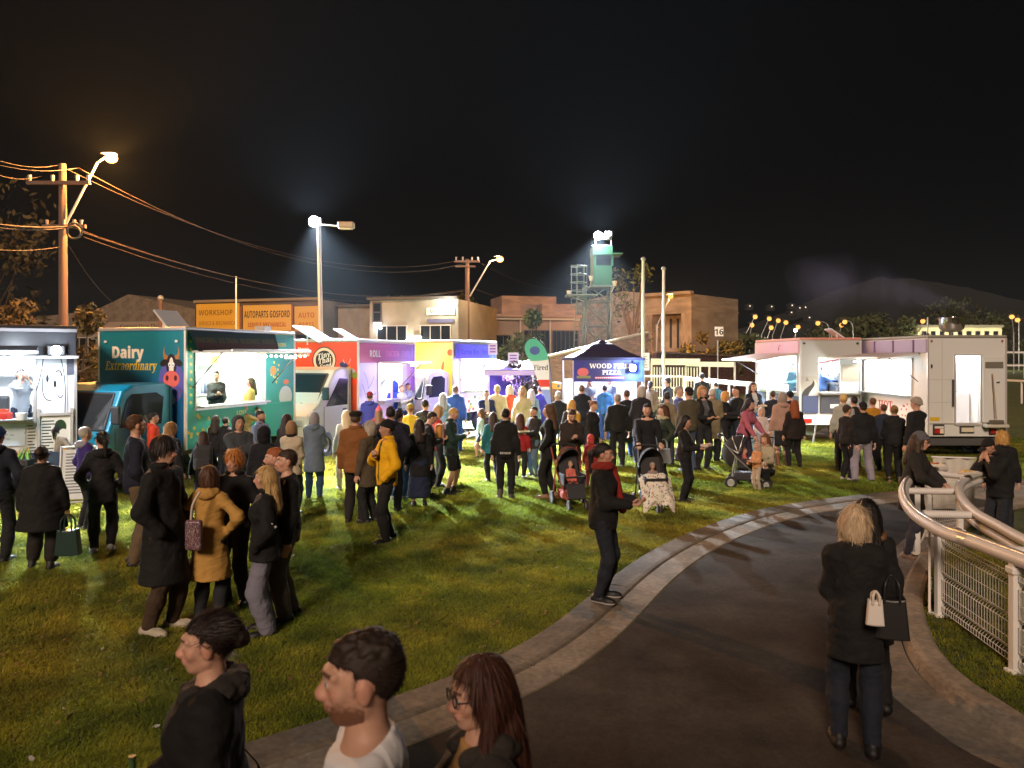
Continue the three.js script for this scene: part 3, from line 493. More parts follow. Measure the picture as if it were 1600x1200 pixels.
tree('tall_tree', 'dark tree at the left edge behind the first trailer', at(8, 30), 5.2, 1.7, 1.5, { n: 2600, size: 0.14, leaf: [0.04, 0.03, 0.012] });
tree('tall_tree', 'gum tree with a leaning pale trunk at the far left edge', at(-14, 34), 10, 3.4, 2.5, { n: 900, size: 0.2, crown0: 0.35, trunk: 0.1, bark: [0.012, 0.01, 0.008], leaf: [0.006, 0.007, 0.003] });
tree('leafy_tree', 'round green tree in front of the pinkish hall', at(823, 44), 5.7, 1.35, 1.2, { n: 3000, size: 0.14, crown0: 0.3 });
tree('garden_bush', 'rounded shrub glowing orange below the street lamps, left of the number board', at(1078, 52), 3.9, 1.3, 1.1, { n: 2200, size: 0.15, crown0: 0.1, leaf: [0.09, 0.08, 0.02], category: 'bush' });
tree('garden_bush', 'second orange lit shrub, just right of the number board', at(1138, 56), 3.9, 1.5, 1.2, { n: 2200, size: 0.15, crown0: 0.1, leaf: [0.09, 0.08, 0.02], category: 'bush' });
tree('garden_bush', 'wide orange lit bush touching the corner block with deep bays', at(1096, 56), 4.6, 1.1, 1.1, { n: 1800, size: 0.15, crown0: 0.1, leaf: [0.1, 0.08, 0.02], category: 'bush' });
tree('bare_tree', 'thin sparse tree behind the flagpoles', at(990, 56), 10.2, 2.2, 1.6, { n: 420, size: 0.18, crown0: 0.35, trunk: 0.2 });
for (const [px, d, h, r, lab] of [[1310, 150, 11, 6, 'dark round tree beyond the middle right truck, left of the row'], [1352, 140, 10, 6, 'dark round tree beyond the gap between the right trucks'], [1395, 150, 11, 6, 'dark round tree just left of the lit clubhouse'], [1560, 190, 15, 10, 'dark tree behind the right end of the lit clubhouse'], [1500, 195, 17, 12, 'dark tree behind the middle of the lit clubhouse'], [1160, 110, 6, 4, 'low dark tree beneath the row of distant lamps'], [570, 62, 8.2, 5, 'dark tree crown showing over the cream office, left'], [672, 66, 9, 5, 'dark tree crown showing over the cream office, right']])
  tree('far_tree', lab, at(px, d), h, r, r * 0.8, { n: 1500, size: 0.45, crown0: 0.15, leaf: [0.06, 0.07, 0.025] });
tree('garden_bush', 'dark hedge with reddish leaves beside the purple awning', at(812, 26), 2.6, 0.8, 0.7, { n: 2400, size: 0.07, crown0: 0.05, leaf: [0.06, 0.05, 0.03], category: 'bush' });
// ---------------------------------------------------------------- white racecourse rails and barriers in the middle distance
const railWhite = mat([0.72, 0.72, 0.7], 0.4);
function railFence(label, a, b, h, spacing, opts = {}) {
  const t = thing('white_rail', label, 'rail', a.clone().setY(0)), d = b.clone().sub(a).setY(0), L = d.length(), n = Math.max(1, Math.round(L / spacing));
  const bh = b.y - a.y;
  obj('top_rail', beam(V(0, a.y + h, 0), d.clone().setY(b.y + h), opts.w || 0.1, opts.rh || 0.14), railWhite, t);
  for (let i = 0; i <= n; i++) { const p = d.clone().multiplyScalar(i / n), y = a.y + bh * i / n; obj('post', bx(0.07, h + y, 0.07, p.x, (h + y) / 2 - 0.03, p.z), railWhite, t); }
  if (opts.mid) obj('mid_rail', beam(V(0, a.y + h * 0.5, 0), d.clone().setY(b.y + h * 0.5), 0.05, 0.07), railWhite, t);
  if (opts.slats) { const m = Math.round(L / opts.slats); for (let i = 1; i < m; i++) { const p = d.clone().multiplyScalar(i / m); obj('slat', bx(0.05, h * 0.85, 0.03, p.x, h * 0.47, p.z), railWhite, t); } }
  return t;
}
railFence('white paling gate with a thick top rail right of the flagpoles', at(1018, 37).setY(0), at(1094, 35).setY(0), 2.45, 3, { slats: 0.16, rh: 0.3, mid: true });
railFence('white racecourse rail running to the right behind the crowd, nearer of two', at(1070, 33), at(1200, 25), 1.75, 1.5, { rh: 0.16, mid: true });
railFence('white racecourse rail running to the right behind the crowd, farther of two', at(1072, 36), at(1148, 33), 2.35, 2.2, { rh: 0.22 });
railFence('low white crowd rail left of the standing onlookers', at(1005, 33), at(1072, 32.5), 1.85, 1.2, { rh: 0.08, mid: true });
railFence('white running rail on the track behind the right truck, nearer', P(1560, 557, 46).setY(0), P(1680, 557, 40).setY(0), 1.3, 2, { rh: 0.12 });
railFence('white running rail far across the track, right edge', P(1540, 557, 95).setY(0), P(1720, 557, 95).setY(0), 1.6, 5, { rh: 0.2 });
railFence('white running rail farthest across the track, right edge', P(1540, 557, 130).setY(0), P(1720, 557, 130).setY(0), 3.4, 7, { rh: 0.3 });
// ---------------------------------------------------------------- food trucks
const alu = mat([0.55, 0.56, 0.57], 0.35, 0.7), aluTrim = mat([0.62, 0.6, 0.58], 0.4, 0.5), rubber = mat([0.02, 0.02, 0.022], 0.85), chrome = mat([0.7, 0.7, 0.7], 0.15, 1), blackPlastic = mat([0.02, 0.02, 0.022], 0.55), whiteWall = mat([0.75, 0.76, 0.75], 0.6), stainless = mat([0.5, 0.51, 0.52], 0.28, 0.9);
const redLens = mat([0.35, 0.02, 0.015], 0.25), amberLens = mat([0.5, 0.2, 0.02], 0.25), paneGlass = new THREE.MeshPhysicalMaterial({ color: 0xffffff, transmission: 1, thickness: 0, roughness: 0.03, ior: 1.45 });
function wheel(parent, x, y, z, r, w, rimMat = alu) {
  const g = new THREE.Group(); g.name = 'wheel'; g.position.set(x, y, z); parent.add(g);
  const prof = [[r * 0.58, -w / 2], [r * 0.9, -w / 2], [r, -w * 0.36], [r, w * 0.36], [r * 0.9, w / 2], [r * 0.58, w / 2]].map(([a, b]) => new THREE.Vector2(a, b));
  obj('tyre', new THREE.LatheGeometry(prof, 28).rotateX(Math.PI / 2), rubber, g);
  const rim = [[0.01, 0.3 * w], [r * 0.2, 0.34 * w], [r * 0.25, 0.2 * w], [r * 0.5, 0.3 * w], [r * 0.59, 0.45 * w], [r * 0.59, -0.45 * w], [r * 0.5, -0.3 * w], [r * 0.25, -0.2 * w], [r * 0.2, -0.34 * w], [0.01, -0.3 * w]].map(([a, b]) => new THREE.Vector2(a, b));
  obj('rim', [new THREE.LatheGeometry(rim, 24).rotateX(Math.PI / 2), ...[0, 1, 2, 3, 4].map((i) => cyl(0.02, 0.02, w * 0.7, r * 0.32 * Math.cos(i * 1.257), 0, 0).translate(0, -w * 0.35, 0).rotateX(Math.PI / 2).translate(0, r * 0.32 * Math.sin(i * 1.257), 0))], rimMat, g);
  return g;
}
// A truck frame: local x runs along the serving side (0..L) away from the near corner, the serving side looks to +z * S, the body reaches W behind it.
function truckFrame(name, label, corner, turn, S, category = 'food truck') {
  const t = thing(name, label, category, corner, turn); t.userData.label = label;
  const z = (v) => v * S;
  t.box = (part, w, h, d, x, y, zz, m, parent = t) => obj(part, bx(w, h, d, x, y, z(zz)), m, parent);
  t.S = S;
  t.sidePrint = (part, x0, x1, y0, y1, zz, draw, px = 512, hole) => {
    const w = x1 - x0, h = y1 - y0, tex = canvasTex(px, Math.max(16, Math.round(px * h / w)), draw), sh = new THREE.Shape([[0, 0], [w, 0], [w, h], [0, h]].map(([a, b]) => new THREE.Vector2(a, b)));
    if (hole) sh.holes.push(new THREE.Path([[hole[0], hole[2]], [hole[0], hole[3]], [hole[1], hole[3]], [hole[1], hole[2]]].map(([a, b]) => new THREE.Vector2(S < 0 ? w - (a - x0) : a - x0, b - y0))));
    const g = new THREE.ShapeGeometry(sh), uv = g.attributes.uv; for (let i = 0; i < uv.count; i++) uv.setXY(i, uv.getX(i) / w, uv.getY(i) / h);
    g.translate(-w / 2, -h / 2, 0); if (S < 0) g.rotateY(Math.PI);
    return obj(part, g.translate((x0 + x1) / 2, (y0 + y1) / 2, z(zz)), new THREE.MeshStandardMaterial({ map: tex, roughness: 0.5 }), t);
  };
  t.endPrint = (part, z0, z1, y0, y1, x, draw, px = 512, parent = t) => { const w = Math.abs(z1 - z0), h = y1 - y0; const tex = canvasTex(px, Math.max(16, Math.round(px * h / w)), draw); return obj(part, new THREE.PlaneGeometry(w, h).rotateY(-Math.PI / 2).translate(x, (y0 + y1) / 2, z((z0 + z1) / 2)), new THREE.MeshStandardMaterial({ map: tex, roughness: 0.5 }), parent); };
  return t;
}
// a box body with a serving opening x0..x1, y0..y1 on the +z*S side; optional end door opening at x = 0
function truckBody(t, o) {
  const { L, W, y0, y1, ox0, ox1, oy0, oy1, wall, side = wall, end = wall, th = 0.05 } = o, S = t.S, parts = [];
  const add = (m, ...g) => obj('wall_panel', g, m, t);
  const sd = (xa, xb, ya, yb) => bx(xb - xa, yb - ya, th, (xa + xb) / 2, (ya + yb) / 2, -S * th / 2);
  add(side, sd(0, ox0, y0, y1), sd(ox1, L, y0, y1), sd(ox0, ox1, y0, oy0), sd(ox0, ox1, oy1, y1));
  add(wall, bx(L, y1 - y0, th, L / 2, (y0 + y1) / 2, -S * (W - th / 2)));
  add(wall, bx(th, y1 - y0, W - 2 * th, L - th / 2, (y0 + y1) / 2, -S * W / 2));
  const e = o.endOpen;   // [za, zb, ya, yb] distances from the serving side
  const en = (za, zb, ya, yb) => bx(th, yb - ya, zb - za, th / 2, (ya + yb) / 2, -S * (za + zb) / 2);
  if (e) add(end, en(th, e[0], y0, y1), en(e[1], W - th, y0, y1), en(e[0], e[1], y0, e[2]), en(e[0], e[1], e[3], y1));
  else add(end, en(th, W - th, y0, y1));
  obj('floor', bx(L - 2 * th, 0.06, W - 2 * th, L / 2, y0 + 0.03, -S * W / 2), stainless, t);
  obj('roof', rb(L + 0.06, 0.08, W + 0.06, L / 2, y1 + 0.04, -S * W / 2, 0.03), o.roofMat || aluTrim, t);
  const tr = 0.05, q = [];
  for (const [x, zz] of [[0, 0], [L, 0], [0, W], [L, W]]) q.push(bx(tr, y1 - y0, tr, x, (y0 + y1) / 2, -S * zz));
  obj('corner_trim', q, o.trim || aluTrim, t);
  obj('window_frame', [bx(ox1 - ox0 + 0.1, 0.05, 0.09, (ox0 + ox1) / 2, oy0 - 0.02, S * 0.02), bx(0.05, oy1 - oy0, 0.07, ox0 - 0.022, (oy0 + oy1) / 2, S * 0.01), bx(0.05, oy1 - oy0, 0.07, ox1 + 0.022, (oy0 + oy1) / 2, S * 0.01), bx(ox1 - ox0 + 0.1, 0.05, 0.07, (ox0 + ox1) / 2, oy1 + 0.02, S * 0.01)], aluTrim, t);
  obj('counter', rb(ox1 - ox0, 0.05, 0.34, (ox0 + ox1) / 2, oy0 + 0.03, S * 0.06, 0.015), stainless, t);
  // inside: bench, shelf and things along the back wall
  obj('work_bench', [bx(L - 0.5, 0.05, 0.6, L / 2, 1.0 + y0, -S * (W - 0.36)), bx(L - 0.6, 0.9, 0.5, L / 2, 0.5 + y0, -S * (W - 0.32))], stainless, t);
  obj('shelf', bx(L - 0.7, 0.04, 0.3, L / 2, y0 + 1.75, -S * (W - 0.22)), stainless, t);
  obj('inner_lining', [bx(L - 0.12, y1 - y0 - 0.14, 0.02, L / 2, (y0 + y1) / 2, -S * (W - 0.07)), bx(L - 0.12, 0.02, W - 0.2, L / 2, y1 - 0.03, -S * W / 2), bx(0.02, y1 - y0 - 0.14, W - 0.2, L - 0.07, (y0 + y1) / 2, -S * W / 2)], whiteWall, t);
  seed = Math.round(L * 1000 + W * 77 + y1 * 13);
  const cols = [[0.5, 0.06, 0.05], [0.65, 0.5, 0.1], [0.6, 0.6, 0.58], [0.1, 0.3, 0.12], [0.5, 0.28, 0.1], [0.15, 0.2, 0.4], [0.05, 0.05, 0.06]];
  for (let i = 0; i < (o.clutter ?? 9); i++) {
    const x = rnd(0.4, L - 0.4), c = mat(cols[Math.floor(rnd() * cols.length)], 0.4), k = rnd(), zz = -S * (W - rnd(0.2, 0.3)), y = k < 0.5 ? y0 + 1.025 : y0 + 1.77;
    if (k < 0.25) obj('appliance', rb(0.36, 0.32, 0.32, x, y + 0.16, zz, 0.04), k < 0.12 ? stainless : blackPlastic, t);
    else if (k < 0.7) obj('bottle', new THREE.LatheGeometry([[0.001, 0], [0.045, 0.0], [0.045, 0.16], [0.018, 0.22], [0.018, 0.27], [0.001, 0.27]].map(([a, b]) => new THREE.Vector2(a, b)), 10).translate(x, y, zz), c, t);
    else obj('carton', rb(0.22, 0.2, 0.2, x, y + 0.1, zz, 0.01), c, t);
  }
  const lamp = obj('ceiling_light', bx(L * 0.6, 0.03, 0.16, L / 2, y1 - 0.06, -S * W * 0.5), glow([1, 0.98, 0.92], o.lampGlow || 5), t);
  t.updateMatrixWorld(true);
  const n = o.lamps || 2; for (let i = 0; i < n; i++) pointLight(t.localToWorld(V(L * (i + 0.5) / n, y1 - 0.22, -S * W * 0.45)), o.lampColor || [1, 0.97, 0.9], o.lampPower || 9, 5);
}
const hatch = (t, x0, x1, yHinge, out, drop, m, strut = true) => {   // a flap propped open outwards
  const S = t.S, a = Math.atan2(drop, out), len = Math.hypot(out, drop), g = bx(x1 - x0, 0.045, len, 0, 0, 0).rotateX(S * a).translate((x0 + x1) / 2, yHinge - drop / 2, S * out / 2);
  const h = obj('hatch', g, m, t);
  obj('hatch_edge', rb(x1 - x0 + 0.04, 0.07, 0.07, (x0 + x1) / 2, yHinge - drop, S * out, 0.02), aluTrim, t);
  if (strut) for (const x of [x0 + 0.05, x1 - 0.05]) obj('gas_strut', bar(V(x, yHinge - 0.75, S * 0.02), V(x, yHinge - drop * 0.75 - 0.03, S * out * 0.72), 0.014), steelDark, t);
  return h;
};
function awningLight(t, x, y, z, c, power) {   // a strip lamp under the flap that shines out and down over the grass
  const s = Math.sign(z), a = V(x, y, s * Math.max(Math.abs(z), 0.85)), w = t.localToWorld(a.clone()), aim = t.localToWorld(V(x, 0, a.z + s * 1.6));
  obj('strip_lamp', bx(0.4, 0.04, 0.06, a.x, a.y + 0.05, a.z), glow(c, 8), t); spotLight(w, aim, c, power * 1.3, 0.95, 0.8, 4); pointLight(w.add(V(0, -0.12, 0)), c, 3, 4);
}
// a driver's cab in front of the box (towards -x); profile points [x, y] go round the side view
function cabBody(t, o) {
  const { W, profile, m, z0 = 0 } = o, S = t.S;
  const s = new THREE.Shape(profile.map(([x, y]) => new THREE.Vector2(x, y)));
  const g = new THREE.ExtrudeGeometry(s, { depth: W - 0.12, bevelEnabled: true, bevelThickness: 0.06, bevelSize: 0.05, bevelSegments: 3 });
  g.translate(0, 0, S > 0 ? -(W - 0.06) - z0 : 0.06 + z0);
  const cab = obj('cab', g, m, t);
  return cab;
}
const quad = (a, b, c, d, off = 0.012) => { const g = new THREE.BufferGeometry(), n = b.clone().sub(a).cross(d.clone().sub(a)).normalize().multiplyScalar(off); const q = [a, b, c, d].map((p) => p.clone().add(n)); g.setAttribute('position', new THREE.Float32BufferAttribute([q[0], q[1], q[2], q[0], q[2], q[3]].flatMap((p) => [p.x, p.y, p.z]), 3)); g.setAttribute('uv', new THREE.Float32BufferAttribute([0, 0, 1, 0, 1, 1, 0, 0, 1, 1, 0, 1], 2)); g.computeVertexNormals(); return g; };
const winGlass = mat([0.02, 0.022, 0.024], 0.06, 0);
function cabFittings(t, o) {   // o: xf (front x), W, windscreen [xb, yb, xt, yt], side window [[x,y]...], wheels
  const S = t.S, zR = -S * 0.0, zL = -S * o.W, [xb, yb, xt, yt] = o.ws, inset = 0.12;
  const A = V(xb, yb, -S * (o.W - inset)), B = V(xb, yb, -S * inset), C = V(xt, yt, -S * (inset + 0.05)), D = V(xt, yt, -S * (o.W - inset - 0.05));
  const quadS = (a, b, c, d, f) => S > 0 ? quad(a, b, c, d, f) : quad(b, a, d, c, f);
  obj('windscreen', quadS(A, B, C, D, 0.07), winGlass, t);
  const fr = 0.03; obj('windscreen_seal', [bar(A, B, fr), bar(B, C, fr), bar(C, D, fr), bar(D, A, fr)].map((g) => g.translate(-0.055, 0.01, 0)), blackPlastic, t);
  const sw = new THREE.Shape(o.sw.map(([x, y]) => new THREE.Vector2(x, y)));
  const sg = new THREE.ExtrudeGeometry(sw, { depth: 0.02, bevelEnabled: false }); sg.translate(0, 0, S > 0 ? 0.0 : -0.02); obj('side_window', sg, winGlass, t);
  obj('door_seam', [[o.sw[0][0] - 0.1, 0.55, o.sw[0][0] - 0.1, o.sw[0][1]], [-0.12, 0.5, -0.12, o.doorTop]].map(([a, b, c, d]) => bar(V(a, b, S * 0.004), V(c, d, S * 0.004), 0.008, 5)), blackPlastic, t);
  obj('door_handle', rb(0.16, 0.04, 0.04, o.sw[1][0] - 0.15, o.sw[0][1] - 0.12, S * 0.02, 0.015), blackPlastic, t);
  for (const zz of [S * 0.16, -S * (o.W + 0.16)]) { obj('mirror', [rb(0.07, 0.34, 0.2, xb - 0.06, yb + 0.3, zz, 0.03), bar(V(xb - 0.02, yb + 0.2, zz > 0 === S > 0 ? S * 0 : -S * o.W), V(xb - 0.06, yb + 0.25, zz), 0.015)], blackPlastic, t); }
  for (const zz of [0.24, o.W - 0.24]) obj('headlight', rb(0.06, 0.16, 0.3, o.xf - 0.055, o.lightY, -S * zz, 0.03), mat([0.6, 0.62, 0.65], 0.12, 0.2), t);
  obj('grille', [bx(0.03, 0.2, o.W * 0.5, o.xf - 0.06, o.lightY, -S * o.W / 2), ...[0, 1, 2].map((i) => bx(0.04, 0.015, o.W * 0.5, o.xf - 0.07, o.lightY - 0.06 + 0.06 * i, -S * o.W / 2))], blackPlastic, t);
  obj('bumper', rb(0.16, 0.26, o.W + 0.02, o.xf - 0.04, 0.5, -S * o.W / 2, 0.05), o.bumper || blackPlastic, t);
  obj('wiper', [bar(V(xb - 0.09, yb + 0.03, -S * o.W * 0.3), V((xb + xt) / 2 - 0.11, yb + (yt - yb) * 0.22, -S * o.W * 0.62), 0.01, 5), bar(V(xb - 0.09, yb + 0.03, -S * o.W * 0.6), V((xb + xt) / 2 - 0.11, yb + (yt - yb) * 0.22, -S * o.W * 0.9), 0.01, 5)], blackPlastic, t);
}
const under = (t, L, W, y0, from = -1.6) => { obj('chassis', [bx(L - from, 0.16, 0.1, (L + from) / 2, y0 - 0.12, -t.S * W * 0.3), bx(L - from, 0.16, 0.1, (L + from) / 2, y0 - 0.12, -t.S * W * 0.7), bx(0.6, 0.3, W * 0.8, L * 0.55, y0 - 0.2, -t.S * W / 2)], blackPlastic, t); };
const solar = (t, x, y, z, w, d, tilt) => obj('roof_panel', [bx(w, 0.04, d).rotateX(tilt).translate(x, y, z), bar(V(x - w * 0.4, y - 0.3, z), V(x - w * 0.4, y, z), 0.02), bar(V(x + w * 0.4, y - 0.3, z), V(x + w * 0.4, y, z), 0.02)], mat([0.62, 0.63, 0.65], 0.3, 0.1), t);
const menuBoard = (t, x, y, z, w, h, name = 'menu_board') => { };

// --- T1: black and white trailer at the left edge, serving side to the camera
{
  const D = 14.5, xr = P(118, 557, D).x, L = 4.6, t = truckFrame('food_trailer', 'white food trailer with black fascia and a cartoon face panel, cut by the left edge', V(xr - L * 0.866, 0, -D + L * 0.5), Math.PI / 6, 1), W = 2.3, y0 = 0.55, y1 = 3.2;
  const X = (px) => { const k = (px - CX) / F; return L - (xr - k * D) / (0.866 - 0.5 * k); }, Y = (py) => EYE + (557 - py) / F * D;
  truckBody(t, { L, W, y0, y1, ox0: 1.2, ox1: X(52), oy0: Y(655), oy1: Y(562), wall: mat([0.7, 0.7, 0.7], 0.5), side: mat([0.66, 0.68, 0.72], 0.5), roofMat: mat([0.05, 0.05, 0.06], 0.5), lampPower: 15, lampColor: [0.85, 0.92, 1], clutter: 12 });
  t.box('fascia', L, Y(520) - Y(557), 0.1, L / 2, (Y(520) + Y(557)) / 2, 0.06, mat([0.02, 0.02, 0.024], 0.4));
  t.box('fascia_trim', L + 0.1, 0.05, 0.16, L / 2, Y(558), 0.09, aluTrim); t.box('fascia_trim', L + 0.04, 0.06, 0.14, L / 2, Y(517), 0.07, mat([0.16, 0.15, 0.16], 0.5));
  hatch(t, 0.6, X(60), Y(541), 0.7, 0.12, mat([0.03, 0.03, 0.035], 0.5), false);
  t.sidePrint('face_panel', X(54), X(105), Y(665), Y(560), 0.012, (x, w, h) => {
    x.fillStyle = '#dfe2ea'; x.fillRect(0, 0, w, h); x.lineCap = 'round'; x.strokeStyle = '#14151b'; x.lineWidth = w * 0.03;
    x.beginPath(); x.moveTo(w * 0.02, h * 0.5); x.quadraticCurveTo(w * 0.2, h * 0.3, w * 0.26, 0); x.stroke();
    x.beginPath(); x.moveTo(w * 0.26, h * 0.25); x.quadraticCurveTo(w * 0.16, h * 0.62, w * 0.5, h * 0.62); x.stroke();
    x.beginPath(); x.moveTo(w * 0.8, 0); x.quadraticCurveTo(w * 1.02, h * 0.35, w * 0.9, h); x.stroke();
    for (const [cx, cy] of [[0.4, 0.27], [0.63, 0.35]]) { x.lineWidth = w * 0.02; x.fillStyle = '#f4f6fa'; x.beginPath(); x.ellipse(w * cx, h * cy, w * 0.1, h * 0.11, 0.15, 0, 7); x.fill(); x.stroke(); x.fillStyle = '#15161c'; x.beginPath(); x.ellipse(w * (cx - 0.01), h * (cy + 0.025), w * 0.045, h * 0.055, 0, 0, 7); x.fill(); }
    x.lineWidth = w * 0.045; x.beginPath(); x.moveTo(w * 0.66, h * 0.2); x.quadraticCurveTo(w * 0.78, h * 0.14, w * 0.84, h * 0.26); x.stroke();
    x.lineWidth = w * 0.03; x.beginPath(); x.moveTo(w * 0.72, h * 0.55); x.quadraticCurveTo(w * 0.8, h * 0.61, w * 0.86, h * 0.54); x.stroke();
  });
  t.box('dark_panel', X(116) - X(104), Y(560) - Y(585), 0.02, X(110), Y(572), 0.01, mat([0.1, 0.1, 0.14], 0.4));
  t.sidePrint('menu_board', X(60), X(112), Y(724), Y(646), 0.03, (x, w, h) => {
    x.fillStyle = '#b9bdb4'; x.fillRect(0, 0, w, h); x.fillStyle = '#e6e7dd'; x.fillRect(w * 0.04, h * 0.04, w * 0.92, h * 0.92);
    x.fillStyle = '#3b463b'; for (let i = 0; i < 13; i++) x.fillRect(w * 0.1, h * (0.12 + i * 0.06), w * (0.2 + 0.2 * hash3(i, 4, 1)), h * 0.025);
    x.fillStyle = '#203a20'; x.beginPath(); x.ellipse(w * 0.66, h * 0.25, w * 0.18, h * 0.14, 0, 0, 7); x.fill(); x.fillStyle = '#d9a514'; x.beginPath(); x.ellipse(w * 0.78, h * 0.72, w * 0.16, h * 0.18, 0, 0, 7); x.fill(); x.fillStyle = '#e8e4d8'; x.beginPath(); x.arc(w * 0.74, h * 0.36, w * 0.12, 0, 7); x.fill(); x.fillStyle = '#3a5b2a'; x.beginPath(); x.arc(w * 0.62, h * 0.62, w * 0.1, 0, 7); x.fill();
  }, 256);
  obj('board_frame', [bx(0.05, 1.16, 0.05, X(60), Y(685), 0.04), bx(0.05, 1.16, 0.05, X(112), Y(685), 0.04), bx(X(112) - X(60), 0.05, 0.05, X(86), Y(646), 0.04)], mat([0.45, 0.42, 0.38], 0.5), t);
  t.sidePrint('price_list', X(41), X(59), Y(718), Y(658), 0.02, (x, w, h) => { x.fillStyle = '#c9ceca'; x.fillRect(0, 0, w, h); x.fillStyle = '#39423c'; for (let i = 0; i < 11; i++) x.fillRect(w * 0.12, h * (0.06 + i * 0.08), w * (0.4 + 0.35 * hash3(i, 9, 1)), h * 0.03); }, 96);
  t.sidePrint('counter_front', 0.8, X(40), Y(692), Y(657), 0.02, (x, w, h) => { x.fillStyle = '#cfe4f4'; x.fillRect(0, 0, w, h); x.fillStyle = '#8fb0cc'; for (let i = 0; i < 20; i++) x.fillRect(w * hash3(i, 1, 7), h * (0.4 + 0.3 * hash3(i, 2, 7)), w * 0.02, h * 0.05); }, 256);
  t.box('lower_skirt', L, 0.5, 0.06, L / 2, Y(716) - 0.1, 0.04, mat([0.03, 0.05, 0.1], 0.5)); t.box('green_skirt', L, 0.32, 0.06, L / 2, 0.45, 0.03, mat([0.02, 0.2, 0.14], 0.5));
  wheel(t, 1.2, 0.33, 0.02, 0.33, 0.2); wheel(t, 2.0, 0.33, 0.02, 0.33, 0.2); under(t, L, W, y0, 0.2);
  // flood lamp on the fascia
  obj('fascia_lamp', rb(0.3, 0.2, 0.08, X(88), Y(548), 0.16, 0.03), blackPlastic, t); obj('lamp_lens', sph(0.09, X(88), Y(548), 0.24, 12), glow([0.85, 0.9, 1], 45), t);
  t.updateMatrixWorld(true); spotLight(t.localToWorld(V(X(88), Y(548), 0.25)), t.localToWorld(V(X(80), 0, 3.0)), [0.75, 0.9, 0.95], 330, 0.72, 0.9); pointLight(t.localToWorld(V(X(88), Y(548), 0.3)), [0.75, 0.88, 1], 2.5, 4); pointLight(t.localToWorld(V(X(20), Y(550), 0.9)), [0.8, 0.9, 1], 8, 4);
  // produce in the ledge box below the counter
  const pb = thing('produce_box', 'ledge box of yellow corn and green leaves under the trailer counter', 'produce box', t.localToWorld(V(X(20), Y(714), 0.18)));
  seed = 9; obj('tray', rb(0.75, 0.12, 0.3, 0, 0, 0, 0.02), blackPlastic, pb);
  for (let i = 0; i < 26; i++) obj(i % 3 ? 'corn_cob' : 'leaf', new THREE.ConeGeometry(0.035, rnd(0.2, 0.34), 7).rotateZ(rnd(-0.8, 0.8)).rotateX(rnd(-0.5, 0.5)).translate(rnd(-0.33, 0.33), 0.14, rnd(-0.1, 0.12)), mat(i % 3 ? [0.6, 0.42, 0.04] : [0.15, 0.35, 0.05], 0.6), pb);
  const st = thing('sauce_basket', 'red basket and white tub on the trailer counter at the left edge', 'basket', t.localToWorld(V(X(12), Y(652), 0.12)));
  obj('basket', rb(0.3, 0.14, 0.2, -0.1, 0.07, 0, 0.03), mat([0.5, 0.03, 0.02], 0.5), st); obj('tub', cyl(0.08, 0.1, 0.13, 0.26, 0, 0.0, 14), whiteWall, st); for (let i = 0; i < 5; i++) obj('sauce_cup', cyl(0.03, 0.035, 0.06, -0.2 + i * 0.05, 0.14, 0), mat([0.6, 0.1, 0.05], 0.5), st);
}
